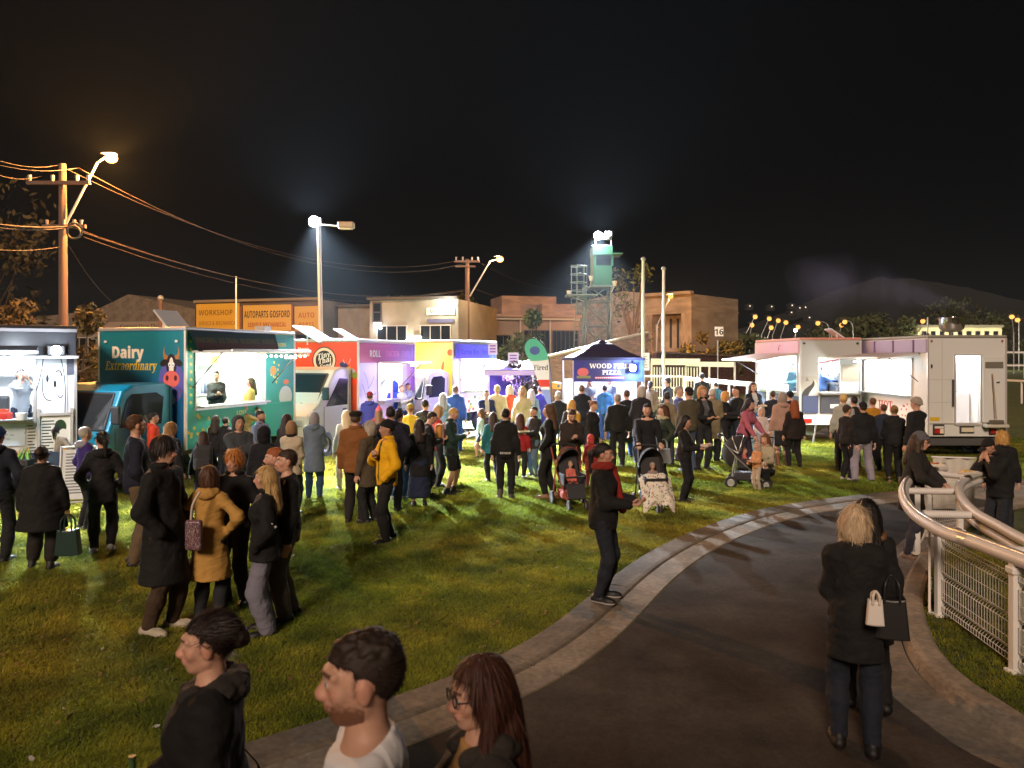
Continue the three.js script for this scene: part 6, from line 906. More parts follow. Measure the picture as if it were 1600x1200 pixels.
function person(o) {
  // o: px, py (foot) , top (head) in the photograph, yaw in degrees (0 faces the camera, 90 faces right), and what is worn
  let pos, dist, h;
  if (o.at) { pos = o.at; dist = Math.hypot(pos.x, pos.z); h = o.h; } else { dist = (EYE - (o.gy || 0)) * F / (o.py - HY); pos = P(o.px, o.py, dist).setY(o.gy || 0); h = o.h || EYE - (o.top - HY) / F * dist - (o.gy || 0); }
  const s = h / ((o.rest || 1.72) + (o.hatH || 0)), t = thing(o.name || 'person', o.label, 'person', pos, (o.yaw || 0) * Math.PI / 180, o.group); t.scale.setScalar(s);
  const U = (v) => v.clone(), lean = (o.lean || 0) * Math.PI / 180, cl = Math.cos(lean), sl = Math.sin(lean);
  const female = o.sex !== 'm', fat = o.fat || 1, child = o.child, seatY = o.crouch ? 0.36 : o.sit ? o.sit : null;
  const hipY = seatY ?? 0.92 - (o.walk ? 0.03 : 0), dy = hipY - 0.92, pelvis = V(0, hipY, o.crouch ? -0.06 : 0);
  const up = (v) => { const y = v.y - 0.92, z = v.z; return V(v.x, hipY + y * cl - z * sl, pelvis.z + y * sl + z * cl); };            // upper body, leaning from the hips
  const R3 = [1, 0, 0, 0, cl, sl, 0, -sl, cl];
  const hy = (o.hy || 0) * Math.PI / 180, hp = (o.hp || 0) * Math.PI / 180, ch = Math.cos(hy), sh = Math.sin(hy), cp = Math.cos(hp), sp = Math.sin(hp), nk = V(0, 1.48, -0.015), hs = child ? 1.22 : 1.0;
  const head = (v) => { let x = (v.x - nk.x) * hs, y = (v.y - nk.y) * hs, z = (v.z - nk.z) * hs; [y, z] = [y * cp - z * sp, y * sp + z * cp]; [x, z] = [x * ch + z * sh, -x * sh + z * ch]; return up(V(x + nk.x, y + nk.y, z + nk.z)); };
  // inverse rotation of the head frame, for ellipsoids and cutting planes
  const ex = head(V(1, 0, 0)).sub(head(V(0, 0, 0))).divideScalar(hs), ey = head(V(0, 1, 0)).sub(head(V(0, 0, 0))).divideScalar(hs), ez = head(V(0, 0, 1)).sub(head(V(0, 0, 0))).divideScalar(hs), H0 = head(V(0, 0, 0)), RH = [ex.x, ex.y, ex.z, ey.x, ey.y, ey.z, ez.x, ez.y, ez.z];
  const toHead = (p) => { const x = p.x - H0.x, y = p.y - H0.y, z = p.z - H0.z; return { x: (RH[0] * x + RH[1] * y + RH[2] * z) / hs, y: (RH[3] * x + RH[4] * y + RH[5] * z) / hs, z: (RH[6] * x + RH[7] * y + RH[8] * z) / hs }; };
  const toUp = (p) => { const y = p.y - hipY, z = p.z - pelvis.z; return { x: p.x, y: 0.92 + y * cl + z * sl, z: -y * sl + z * cl }; };
  const hell = (f, c, r) => f.ell(head(c), r.clone().multiplyScalar(hs), RH), hcap = (f, a, b, ra, rb = ra) => f.cap(head(a), head(b), ra * hs, rb * hs);
  const hairEdge = (q) => { const A = (1.652 + 0.22 * q.z + (o.hair === 'bun' || o.hair === 'pony' ? 0.004 : 0)) - q.y, B = Math.max(q.z - 0.020, 1.594 + Math.min(0, q.z + 0.02) * 0.75 - q.y); return Math.min(A, B); };
  // limbs
  const sw = (female ? 0.150 : 0.175) * (0.5 + 0.5 * fat), arms = {}, legs = {};
  for (const g of [1, -1]) {
    const spec = (g > 0 ? o.armL : o.armR) || o.arms || 'down', A = ARM[spec], m = (v) => V(v.x * g, v.y, v.z), sh_ = V((sw - 0.005) * g, 1.375, -0.012); const T = m(A[0]).add(V(g * (fat - 1) * 0.12, 0, 0));
    const [e, w] = ik(sh_, T, 0.285, 0.255, m(A[1])); arms[g] = { s: up(sh_), e: up(e), w: up(w), n: up(m(A[3])).sub(up(V(0, 0, 0))), curl: A[2], spec };
    const st = (o.stance ?? 0.10) * g, wz = o.walk ? o.walk * g : (o.step || 0) * g, ank = V(st * 1.05, 0.075, wz - 0.03), hip = V(0.088 * g, hipY - 0.02, pelvis.z);
    if (o.crouch) { ank.set(0.12 * g, 0.075 + (g < 0 ? 0.03 : 0), 0.06 + 0.12 * g); } if (o.sit) ank.set(0.1 * g, Math.max(0.07, hipY - 0.42), 0.44);
    if (o.walk && wz < 0) ank.y += 0.07;
    const [kn, an] = ik(hip, ank, 0.43, 0.42, V(0.12 * g, 0, 1)); legs[g] = { h: hip, k: kn, a: an, toe: V(an.x * 1.12 + (g * 0.02), an.y - 0.045 - (o.walk && wz < 0 ? 0.05 : 0), an.z + 0.17) };
  }
  const cell = Math.min(0.034, Math.max(0.011, dist * 0.0023 / s)), hc = Math.min(0.018, Math.max(0.0034, dist * 0.00105 / s)), kk = 0.016;
  const skin = SKIN[o.skin || 'fair'], hairC = hexLin(o.hairC || '#2a1c14'), geos = [];
  const torso = (f, i) => { f.ell(up(V(0, 1.26, -0.005)), V((female ? 0.134 : 0.156) * fat + i, 0.19 + i, (female ? 0.098 : 0.108) * fat + i), R3); f.ell(up(V(0, 1.08, 0.0)), V((female ? 0.115 : 0.135) * fat + i, 0.17 + i, 0.10 * fat * fat + i), R3); f.ell(up(V(0, 0.95, -0.005)), V((female ? 0.155 : 0.148) * fat + i, 0.13 + i, 0.112 * fat + i), R3); for (const g of [1, -1]) f.cap(up(V(0.03 * g, 1.425, -0.02)), up(V((sw - 0.015) * g, 1.375, -0.014)), 0.05 + i * 0.85, 0.05 + i * 0.8); if (female && !child) for (const g of [1, -1]) f.ell(up(V(0.07 * g, 1.27, 0.085)), V(0.065 + i, 0.065 + i, 0.05 + i), R3); };
  // ---- the body, one surface: trunk, limbs and neck on a coarse grid, head and hands on finer ones
  {
    const f = new Field(kk); torso(f, 0);
    f.cap(up(V(0, 1.40, -0.02)), head(V(0, 1.55, -0.01)), 0.056, 0.052);
    for (const g of [1, -1]) { const a = arms[g], l = legs[g]; f.cap(a.s, a.e, 0.050, 0.040); f.cap(a.e, a.w, 0.040, 0.027); f.cap(l.h, l.k, 0.082, 0.054); f.cap(l.k, l.k.clone().lerp(l.a, 0.35), 0.052, 0.056); f.cap(l.k.clone().lerp(l.a, 0.35), l.a, 0.054, 0.036); f.cap(l.a.clone().add(V(0, -0.03, -0.03)), l.toe, 0.036, 0.028); }
    geos.push(paint(f.mesh(Math.min(0.046, cell * (o.bare ? 0.95 : 1.55))), () => skin));
    const hf = new Field(0.008);
    hell(hf, V(0, 1.628, -0.014), V(0.074, 0.092, 0.094)); hell(hf, V(0, 1.580, 0.022), V(0.056, 0.074, 0.058)); hell(hf, V(0, 1.524, 0.056), V(0.022, 0.016, 0.02)); hcap(hf, V(0.045, 1.548, 0.0), V(0.014, 1.522, 0.052), 0.014); hcap(hf, V(-0.045, 1.548, 0.0), V(-0.014, 1.522, 0.052), 0.014); hcap(hf, V(0, 1.46, -0.018), V(0, 1.56, -0.012), 0.053, 0.05);
    hcap(hf, V(0, 1.622, 0.082), V(0, 1.588, 0.103), 0.006, 0.010); for (const g of [1, -1]) { hell(hf, V(0.012 * g, 1.582, 0.095), V(0.008, 0.006, 0.010)); hell(hf, V(0.076 * g, 1.60, -0.006), V(0.010, 0.028, 0.016)); hell(hf, V(0.038 * g, 1.590, 0.056), V(0.022, 0.02, 0.018)); hell(hf, V(0.031 * g, 1.618, 0.072), V(0.014, 0.011, 0.012)); hcap(hf, V(0.014 * g, 1.642, 0.083), V(0.05 * g, 1.640, 0.066), 0.008); }
    hell(hf, V(0, 1.556, 0.078), V(0.021, 0.0045, 0.010)); hell(hf, V(0, 1.547, 0.075), V(0.018, 0.0055, 0.010));
    const hs0 = o.hair || 'short', beard = o.beard ? hexLin(o.beard) : null, lip = skin.map((v, i) => v * [0.85, 0.55, 0.6][i]);
    geos.push(paint(hf.mesh(hc), (x, y, z) => { const p = toHead({ x, y, z }), ax = Math.abs(p.x), front = p.z > 0.05; if (front) { const e = Math.hypot(ax - 0.031, p.y - 0.619); if (e < 0.0055 && p.z > 0.072) return [0.03, 0.02, 0.015]; if (Math.abs(p.y - 0 - 1.619) < 0.006 && Math.abs(ax - 0.031) < 0.013) { const q = Math.hypot(ax - 0.031, p.y - 1.619); return q < 0.006 ? [0.03, 0.02, 0.015] : [0.6, 0.58, 0.55]; } if (p.y > 1.637 && p.y < 1.648 && ax > 0.012 && ax < 0.052) return hairC.map((v, i) => v * 0.7 + skin[i] * 0.2); if (p.y > 1.541 && p.y < 1.561 && ax < 0.022 && p.z > 0.070) return p.y > 1.5505 && p.y < 1.553 ? lip.map((v) => v * 0.35) : lip; } if (beard && p.z > -0.005 && p.y < 1.578 - Math.max(0, 0.03 - ax) * 0.5 && p.y > 1.49) { const k = Math.max(0, Math.min(1, (1.572 - p.y) / 0.022 + 0.5 * noise3(p.x * 160, p.y * 160, p.z * 160))) * Math.max(0, Math.min(1, (p.y - 1.495) / 0.015)) * 0.8; return beard.map((v, i) => v * 0.6 * k + skin[i] * (1 - k)); }; const bl = (p.z > 0.03 && p.y < 1.61 && p.y > 1.56 && ax > 0.02 && ax < 0.06) || p.z > 0.095 || ax > 0.072 ? 0.12 : 0, nn = 1 + 0.09 * noise3(p.x * 45, p.y * 45, p.z * 45) + 0.05 * noise3(p.x * 160, p.y * 160, p.z * 160); let hk = 0; if (hs0 !== 'none' && ax < 0.074) hk = Math.max(0, Math.min(0.85, 0.35 - hairEdge(p) * 45 + 0.25 * noise3(p.x * 190, p.y * 190, p.z * 190))); return [0, 1, 2].map((i) => skin[i] * nn * (i ? 1 - bl : 1) * (1 - hk) + hairC[i] * 0.8 * hk); }));
    for (const g of [1, -1]) {
      const a = arms[g]; if (a.spec === 'pocket') continue;
      const d = a.w.clone().sub(a.e).normalize(); let n = a.n.clone().addScaledVector(d, -a.n.dot(d)); if (n.length() < 0.1) n = V(0, 1, 0).addScaledVector(d, -d.y); n.normalize(); const side = d.clone().cross(n).normalize().multiplyScalar(g > 0 ? 1 : -1), f2 = new Field(0.005), at = (u, v, w) => a.w.clone().addScaledVector(d, u).addScaledVector(side, v).addScaledVector(n, w), z = child ? 0.8 : female ? 0.92 : 1;
      f2.cap(at(-0.03, 0, 0), at(0.015, 0, 0), 0.026 * z, 0.025 * z); for (const v of [-0.025, -0.008, 0.009, 0.025]) f2.cap(at(0.015, v * 0.7, 0), at(0.088 * z, v, 0), 0.014, 0.012);
      const len = [0.074, 0.084, 0.078, 0.06], vs = [0.026, 0.009, -0.008, -0.025];
      for (let i = 0; i < 4; i++) { let p = at(0.09 * z, vs[i], 0), c = 0.25 + a.curl * 0.3; for (let j = 0; j < 3; j++) { const L = len[i] * z * [0.45, 0.31, 0.24][j]; const q = p.clone().addScaledVector(d, L * Math.cos(c)).addScaledVector(n, L * Math.sin(c)).addScaledVector(side, (vs[i]) * 0.06); f2.cap(p, q, 0.0095 - j * 0.0012, 0.0088 - j * 0.0012); p = q; c += a.curl * 0.75; } }
      let p = at(0.02, 0.026, 0.004); for (let j = 0; j < 3; j++) { const q = p.clone().addScaledVector(d, 0.026 * (0.6 + 0.2 * j)).addScaledVector(side, 0.02 * (1 - 0.45 * j)).addScaledVector(n, 0.008 + 0.006 * a.curl * j); f2.cap(p, q, 0.0125 - 0.0013 * j, 0.011 - 0.0012 * j); p = q; }
      geos.push(paint(f2.mesh(Math.min(0.013, Math.max(0.004, dist * 0.0008 / s))), () => skin));
    }
    obj('body', joinIndexed(geos), skinMat, t);
  }
  const fold = (amp, fx = 9, fy = 6) => (x, y, z) => amp * (0.9 * noise3(x * fx + (o.px || 0), y * fy, z * fx) + 0.9 * (0.35 - Math.abs(noise3(x * fx * 1.3 + y * 5, y * fy * 2.2 + (o.px || 0), z * fx * 1.3))) + 0.35 * noise3(x * fx * 3.1, y * fy * 3.6, z * fx * 3.1));
  const put = (name, f, m, c = cell, disp, more = {}) => { const g = f.mesh(c, { disp, ...more }); if (g.index.count) { const q = g.attributes.position, uv = new Float32Array(q.count * 2), off = (o.px || 3) * 0.37; for (let i = 0; i < q.count; i++) { uv[2 * i] = (q.getX(i) * 0.9 + q.getZ(i) * 0.7 + off) * 1.7; uv[2 * i + 1] = q.getY(i) * 1.5 + q.getX(i) * 0.4; } g.setAttribute('uv', new THREE.BufferAttribute(uv, 2)); return obj(name, g, m, t); } };
  // ---- upper garment
  const j = o.top_ || {}, jc = j.c || '#15161b', bulk = (j.bulk ?? 0.024) * 0.78, hem = j.hem ?? 0.84, fx = bulk;
  {
    const f = new Field(0.020); torso(f, fx);
    const sleeves = j.sleeve ?? 0.95;
    for (const g of [1, -1]) { const a = arms[g]; if (sleeves > 0.5) { f.cap(a.s, a.e, 0.048 + fx * 0.85, 0.042 + fx * 0.85); f.cap(a.e, a.e.clone().lerp(a.w, sleeves), 0.047 + fx * 0.9, 0.036 + fx * 0.7); } else f.cap(a.s, a.s.clone().lerp(a.e, 0.35 + sleeves), 0.058 + fx, 0.052 + fx); }
    f.cap(up(V(0, 1.40, -0.02)), up(V(0, 1.46, -0.012)), 0.07 + fx * 0.5, 0.062 + fx * 0.3);
    if (hem >= 0.8) f.cap(up(V(0, 1.0, -0.004)), up(V(0, hem - 0.05, -0.004)), (female ? 0.136 : 0.136) * fat + fx, ((female ? 0.146 : 0.138)) * fat + fx, 0.8);
    else { f.cap(V(0, hipY + 0.04, pelvis.z), V(0, hem + dy - 0.02, pelvis.z), (female ? 0.148 : 0.148) * fat + fx, ((female ? 0.150 : 0.148) + (j.flare ?? 0.03) + (0.84 - hem) * 0.06) * fat + fx, hem < 0.6 ? 0.92 : 0.78); }
    const hy_ = hem + dy, ny = j.neck ?? 1.47; f.cut((p) => hy_ - p.y); f.cut((p) => { const q = toUp(p); return (q.y - ny + q.z * 0.35) * 0.94; });
    if (j.open) f.cut((p) => { const q = toUp(p); return q.z > 0.02 ? (0.045 - Math.abs(q.x - 0.0)) * 0.9 - (q.y < 1.0 ? 0 : 0) : -1; });
    const m = cloth(jc, j.rough ?? 0.88), name = j.name || (hem < 0.72 ? 'coat' : 'jacket'), mesh = put(name, f, m, cell, fold(j.amp ?? 0.010, 8, 7));
    if (j.hood) { const q = new Field(0.02); q.ell(up(V(0, 1.44, -0.105)), V(0.105, 0.065, 0.055), R3); q.cap(up(V(-0.09, 1.45, -0.03)), up(V(-0.06, 1.42, 0.07)), 0.03); q.cap(up(V(0.09, 1.45, -0.03)), up(V(0.06, 1.42, 0.07)), 0.03); q.cap(up(V(-0.09, 1.46, -0.05)), up(V(0.09, 1.46, -0.05)), 0.035); put('hood', q, j.hoodC ? cloth(j.hoodC, 1) : m, cell * 0.8, fold(j.hoodC ? 0.016 : 0.006, 16, 16)); }
    if (j.collar || (!j.hood && !o.scarf && !child && hash3(Math.round(o.px || 0), 3, 7) < 0.55)) { const q = new Field(0.012), pts = []; for (let i = 0; i <= 10; i++) { const a = -2.5 + i * 0.5; pts.push(up(V(0.072 * Math.sin(a), 1.485 + 0.01 * Math.cos(a) * -1, -0.015 - 0.072 * Math.cos(a)))); } for (let i = 0; i < 10; i++) q.cap(pts[i], pts[i + 1], 0.022); put('collar', q, j.collarC ? cloth(j.collarC, 1) : m, cell * 0.7, fold(0.004, 20, 20)); }
    if (o.inner) { const q = new Field(0.02); torso(q, 0.008); q.cap(up(V(0, 1.40, -0.02)), up(V(0, 1.45, -0.012)), 0.066, 0.06); q.cut((p) => 0.80 + dy - p.y); q.cut((p) => (toUp(p).y - 1.45) * 0.95); put('shirt', q, cloth(o.inner), cell * 1.1); }
    if (j.belt) { const q = new Field(0.01); q.cap(up(V(0, 1.0, 0)), up(V(0, 1.03, 0)), 0.14 * fat + fx + 0.012, undefined, 0.74); q.cut((p) => 0.99 - toUp(p).y); q.cut((p) => toUp(p).y - 1.035); put('belt', q, cloth(j.belt), cell * 0.8); }
    if (j.band) { const q = new Field(0.012); torso(q, fx + 0.004); q.cut((p) => hem + dy - p.y - 0.004); q.cut((p) => p.y - (hem + dy + (j.bandH || 0.07))); put('waistband', q, cloth(j.band), cell * 0.9, fold(0.004)); }
  }
  // ---- lower garment
  const b = o.bottom || {}, bc = b.c || '#17181d', kind = b.kind || 'trousers', bw = Math.max(0.012, b.w ?? 0.012);
  {
    const f = new Field(0.016); f.ell(V(0, hipY + 0.02, pelvis.z - 0.005), V((female ? 0.168 : 0.16) * fat + 0.008, 0.13, 0.12 * fat + 0.008));
    if (kind === 'skirt') { f.cap(V(0, hipY + 0.02, pelvis.z), V(0, b.hem, pelvis.z), 0.165 * fat + 0.01, 0.165 * fat + (b.flare ?? 0.06), 0.78); f.cut((p) => b.hem + 0.0 - p.y); }
    else for (const g of [1, -1]) { const l = legs[g]; f.cap(l.h, l.k, 0.086 * (0.6 + 0.4 * fat) + Math.min(bw, 0.013), 0.058 + bw * 1.2); if (kind === 'shorts') continue; f.cap(l.k, l.k.clone().lerp(l.a, 0.4), 0.057 + bw * 1.2, 0.056 + bw * 1.3); f.cap(l.k.clone().lerp(l.a, 0.4), l.k.clone().lerp(l.a, b.len ?? 0.95), 0.055 + bw * 1.3, 0.040 + bw * 1.6); }
    f.cut((p) => p.y - (hipY + 0.115)); if (kind === 'shorts') f.cut((p) => (b.hem ?? 0.5) - p.y); else f.cut((p) => 0.03 - p.y);
    put(kind, f, cloth(bc, b.rough ?? 0.88), cell, fold(b.amp ?? 0.007, 10, 9));
    if (b.plaid) { /* the tartan bands of the skirt */ for (const [y, c] of b.plaid) { const q = new Field(0.01), u = (0.94 - y) / (0.94 - b.hem), r = 0.165 * fat + 0.012 + ((b.flare ?? 0.06) - 0.01) * u; q.cap(V(0, y, pelvis.z), V(0, y - 0.03, pelvis.z), r + 0.002, r + 0.003, 0.78); q.cut((p) => p.y - y); q.cut((p) => y - 0.03 - p.y); put('skirt_band', q, cloth(c), cell * 0.8, fold(b.amp ?? 0.007, 10, 9)); } }
  }
  // ---- shoes
  for (const g of [1, -1]) {
    const l = legs[g], f = new Field(0.010), sc = o.shoe || {}; const heel = l.a.clone().add(V(0, -0.03, -0.045)), ball = l.toe.clone().lerp(heel, 0.25);
    f.cap(heel, ball, 0.042, 0.043); f.cap(ball, l.toe.clone().add(V(0, 0.004, 0.0)), 0.043, 0.034); f.cap(l.a.clone().add(V(0, -0.02, -0.02)), l.a.clone().lerp(l.k, sc.boot || 0.08), 0.043, sc.boot ? 0.062 : 0.042); const gy = Math.max(0, Math.min(heel.y, l.toe.y) - 0.045); f.cut((p) => gy + 0.004 - p.y);
    const m = obj(sc.boot ? 'boot' : 'shoe', (() => { const q = f.mesh(Math.min(0.024, cell * 0.85)); const A = hexLin(sc.c || '#101012'), B = hexLin(sc.sole || sc.c || '#0c0c0c'); return paint(q, (x, y) => (y < gy + 0.028 ? B : A)); })(), mat([1, 1, 1], 0.6, 0, { vertexColors: true }), t);
  }
  // ---- hair and hats
  const hs_ = o.hair || 'short';
  const strand = (amp) => (x, y, z) => { if (hs_ === 'short') { const q = toHead({ x, y, z }); return (q.y > 1.68 ? 0.007 : 0.0022) * noise3(x * 70, y * 55, z * 45) + (q.y > 1.66 ? -0.006 : 0) * Math.max(0, 0.4 + noise3(q.x * 18, 5, q.z * 14)); } const p = toHead({ x, y, z }); return amp * (0.8 * noise3(Math.atan2(p.x, p.z + 0.02) * 9, p.y * 9, 3 + (o.px || 1)) + 0.5 * noise3(Math.atan2(p.x, p.z + 0.02) * 38, p.y * 14, 9)); };
  const hm = mat(hairC, 0.68, 0, {}), faceCut = (a, k_, dz) => (p) => { const q = toHead(p); return ((1.60 + a) + k_ * (q.z - dz) - q.y) * 0.72; };
  if (hs_ !== 'none') {
    const f = new Field(0.012), v = hs_ === 'short' ? 0.010 : hs_ === 'mop' ? 0.026 : 0.018;
    if (hs_ === 'short' || hs_ === 'pony' || hs_ === 'bun') hell(f, V(0, 1.639, -0.019), V(0.0778, 0.0985, 0.0995)); else hell(f, V(0, 1.636, -0.018), V(0.074 + v, 0.092 + v, 0.094 + v));
    if (hs_ === 'short' || hs_ === 'pony' || hs_ === 'bun') f.cut((p) => hairEdge(toHead(p)) * 0.9);
    else if (hs_ === 'mop') { f.cut(faceCut(-0.005, 0.62, 0.02)); }
    else {
      hell(f, V(0, 1.57, -0.045), V(0.095, 0.11, 0.075));
      if (hs_ === 'long') { hcap(f, V(0, 1.58, -0.07), V(0, 1.33, -0.125), 0.075, 0.055); for (const g of [1, -1]) { hcap(f, V(0.07 * g, 1.60, -0.03), V(0.095 * g, 1.36, -0.05 + 0.08 * (o.front ? 1 : 0)), 0.035, 0.03); hcap(f, V(0.05 * g, 1.5, -0.09), V(0.06 * g, 1.30, -0.13), 0.05, 0.035); } }
      if (hs_ === 'bob') for (const g of [1, -1]) hcap(f, V(0.075 * g, 1.62, -0.01), V(0.082 * g, 1.49, 0.0), 0.03, 0.028);
      f.cut((p) => { const q = toHead(p); return q.z > 0.012 ? Math.min((1.668 + 0.3 * (q.z - 0.03) - q.y) * 0.8, (0.062 + 0.0 - Math.abs(q.x)) * 0.9 + 0.0) : -1; });
      f.cut((p) => { const q = toHead(p); return q.z > 0.055 && q.y < 1.665 ? 0.02 : -1; });
    }
    const hairMesh = put('hair', f, hm, hc * 1.1, strand(hs_ === 'short' ? 0.0016 : 0.006));
    if (dist < 13 && hairMesh) {   // loose locks over the mass of hair, following its fall
      const g = hairMesh.geometry, hpz = g.attributes.position, hn = g.attributes.normal, pos = [], col = [], short = hs_ === 'short' || hs_ === 'bun' || hs_ === 'pony', n = dist < 4 ? (hs_ === 'short' ? 9000 : 6000) : dist < 7 ? 2200 : 900, L0 = (hs_ === 'short' ? 0.02 : short ? 0.05 : 0.075) * hs; seed = Math.round(pos.length + hpz.count * 7 + dist * 1000);
      for (let i = 0; i < n; i++) {
        const k = Math.floor(rnd() * hpz.count), b0 = V(hpz.getX(k), hpz.getY(k), hpz.getZ(k)), N = V(hn.getX(k), hn.getY(k), hn.getZ(k)), q = toHead(b0);
        let D = hs_ === 'short' ? ez.clone().multiplyScalar(-0.7).addScaledVector(ey, q.y > 1.67 ? 0.3 : -0.6) : hs_ === 'bun' || hs_ === 'pony' ? ez.clone().multiplyScalar(-1).addScaledVector(ey, q.y > 1.62 ? -0.1 : 0.5) : ey.clone().multiplyScalar(-1);
        D.addScaledVector(N, -D.dot(N)); D.add(V(rnd(-0.25, 0.25), rnd(-0.25, 0.25), rnd(-0.25, 0.25))).normalize(); const L = L0 * rnd(0.5, 1.3), w = Math.max(0.0008, dist * 0.00035) * rnd(0.7, 1.3), S = D.clone().cross(N).normalize().multiplyScalar(w), lift = hs_ === 'short' ? (q.y > 1.67 ? 0.7 : 0.2) : 0.10;
        const m = b0.clone().addScaledVector(D, L * 0.5).addScaledVector(N, L * lift * 0.5 + 0.001), e = b0.clone().addScaledVector(D, L).addScaledVector(N, L * lift * rnd(0.2, 1.0)), v = rnd(0.55, 1.6);
        for (const z of [b0.clone().sub(S), b0.clone().add(S), m.clone().add(S), b0.clone().sub(S), m.clone().add(S), m.clone().sub(S), m.clone().sub(S), m.clone().add(S), e]) { pos.push(z.x, z.y, z.z); col.push(hairC[0] * v, hairC[1] * v, hairC[2] * v); }
      }
      const hg = new THREE.BufferGeometry(); hg.setAttribute('position', new THREE.Float32BufferAttribute(pos, 3)); hg.setAttribute('color', new THREE.Float32BufferAttribute(col, 3)); hg.computeVertexNormals();
      const lk = obj('hair_locks', hg, mat([1, 1, 1], 0.6, 0, { vertexColors: true, side: 2 }), t); lk.userData.kind = 'stuff';
    }
    const pt = new Field(0.012);
    if (hs_ === 'pony') { hcap(pt, V(0, 1.655, -0.105), V(0, 1.60, -0.15), 0.028, 0.036); hcap(pt, V(0, 1.60, -0.15), V(0, 1.40, -0.145), 0.036, 0.018); put('ponytail', pt, hm, hc * 1.2, strand(0.006)); }
    if (hs_ === 'bun') { hell(pt, V(0, o.bunY || 1.665, -0.125), V(0.045, 0.045, 0.04)); put('hair_bun', pt, hm, hc * 1.2, (x, y, z) => 0.006 * noise3(x * 60, y * 60, z * 60)); }
  }
  const hat = o.hat && cloth(o.hatC || '#141418', 0.95);
  if (o.hat === 'beanie') { const f = new Field(0.012); hell(f, V(0, 1.645, -0.016), V(0.094, 0.108, 0.113)); if (o.bobble) hell(f, V(0, 1.775, -0.03), V(0.035, 0.035, 0.035)); f.cut(faceCut(0.035, 0.33, 0.02)); put('beanie', f, hat, hc * 1.1, (x, y, z) => 0.003 * Math.sin(Math.atan2(toHead({ x, y, z }).x, toHead({ x, y, z }).z) * 34)); const q = new Field(0.008); for (let i = 0; i < 14; i++) { const a = i / 14 * 6.283, b2 = (i + 1) / 14 * 6.283, w = (u) => V(0.080 * Math.sin(u), 1.640 + 0.033 * Math.cos(u), -0.016 + 0.099 * Math.cos(u)); hcap(q, w(a), w(b2), 0.0165); } put('beanie_cuff', q, hat, hc * 1.1); }
  if (o.hat === 'cap' || o.hat === 'flatcap') { const f = new Field(0.010); if (o.hat === 'cap') { hell(f, V(0, 1.65, -0.016), V(0.088, 0.098, 0.106)); f.cut(faceCut(0.052, 0.2, 0.02)); } else { hell(f, V(0, 1.692, 0.0), V(0.102, 0.045, 0.13)); hell(f, V(0, 1.67, -0.02), V(0.088, 0.05, 0.108)); f.cut(faceCut(0.05, 0.15, 0.02)); } put('cap_crown', f, hat, hc * 1.1); const q = new Field(0.008); hell(q, V(0, 1.662, 0.125), V(0.072, 0.009, 0.062)); put('cap_visor', q, hat, hc * 1.1); }
  if (o.hat === 'hoodup') { const f = new Field(0.014); hell(f, V(0, 1.632, -0.024), V(0.104, 0.118, 0.122)); hell(f, V(0, 1.53, -0.05), V(0.10, 0.10, 0.085)); if (o.peak) hcap(f, V(0, 1.74, -0.06), V(0, 1.79, -0.09), 0.05, 0.02); f.cut((p) => { const q = toHead(p); return q.z > 0.0 ? (1 - Math.hypot(q.x / 0.075, (q.y - 1.595) / 0.105)) * 0.06 : -1; }); put('hood_up', f, hat, hc * 1.2, fold(0.006, 20, 14)); }
  if (o.glasses) { const g = []; for (const k of [1, -1]) { const c = head(V(0.033 * k, 1.618, 0.097)); g.push(new THREE.TorusGeometry(0.021 * hs, 0.0028, 6, 18).applyMatrix4(new THREE.Matrix4().makeBasis(ex, ey, ez)).translate(c.x, c.y, c.z), bar(head(V(0.053 * k, 1.62, 0.093)), head(V(0.08 * k, 1.615, 0.0)), 0.0025, 5)); } g.push(bar(head(V(-0.012, 1.622, 0.1)), head(V(0.012, 1.622, 0.1)), 0.0025, 5)); obj('glasses', g, blackPlastic, t); }
  if (o.scarf) { const q = new Field(0.014), pts = []; for (let i = 0; i <= 12; i++) { const a = i / 12 * 6.283; pts.push(up(V(0.085 * Math.sin(a), 1.475 + 0.012 * Math.cos(a + 1), -0.01 + 0.085 * Math.cos(a)))); } for (let i = 0; i < 12; i++) q.cap(pts[i], pts[i + 1], 0.035); if (o.scarfTail) q.cap(up(V(0.06, 1.45, 0.10)), up(V(0.08, o.scarfTail, 0.17 * fat)), 0.04, 0.05); put('scarf', q, cloth(o.scarf, 1), Math.min(cell, 0.02), fold(0.008, 22, 22)); }
  for (const c of t.children) if (c.isMesh && !c.geometry.attributes.uv) c.geometry.setAttribute('uv', new THREE.BufferAttribute(new Float32Array(c.geometry.attributes.position.count * 2), 2));
  t.updateMatrixWorld(true);
  t.P = { up: (x, y, z) => t.localToWorld(up(V(x, y, z))), hand: (g, u = 0.07, n = 0.02) => { const a = arms[g], d = a.w.clone().sub(a.e).normalize(); return t.localToWorld(a.w.clone().addScaledVector(d, u).addScaledVector(a.n.clone().normalize(), n)); }, yaw: (o.yaw || 0) * Math.PI / 180, s, dist };
  return t;
}
// ---------------------------------------------------------------- the crowd, each person where the photograph puts them
const BLK = '#131316', NAVY = '#12162a', JEAN = '#2a3a58', CREAM = '#b9b09c', TAN = '#8a6a3c', GREY = '#4a4c50', KHAKI = '#6d5c40', DGREEN = '#16302c';
const Tp = (c, more) => ({ c, ...more }), Bt = (c, more) => ({ c, ...more });
const who = {};
const add = (key, o) => (who[key] = person(o));
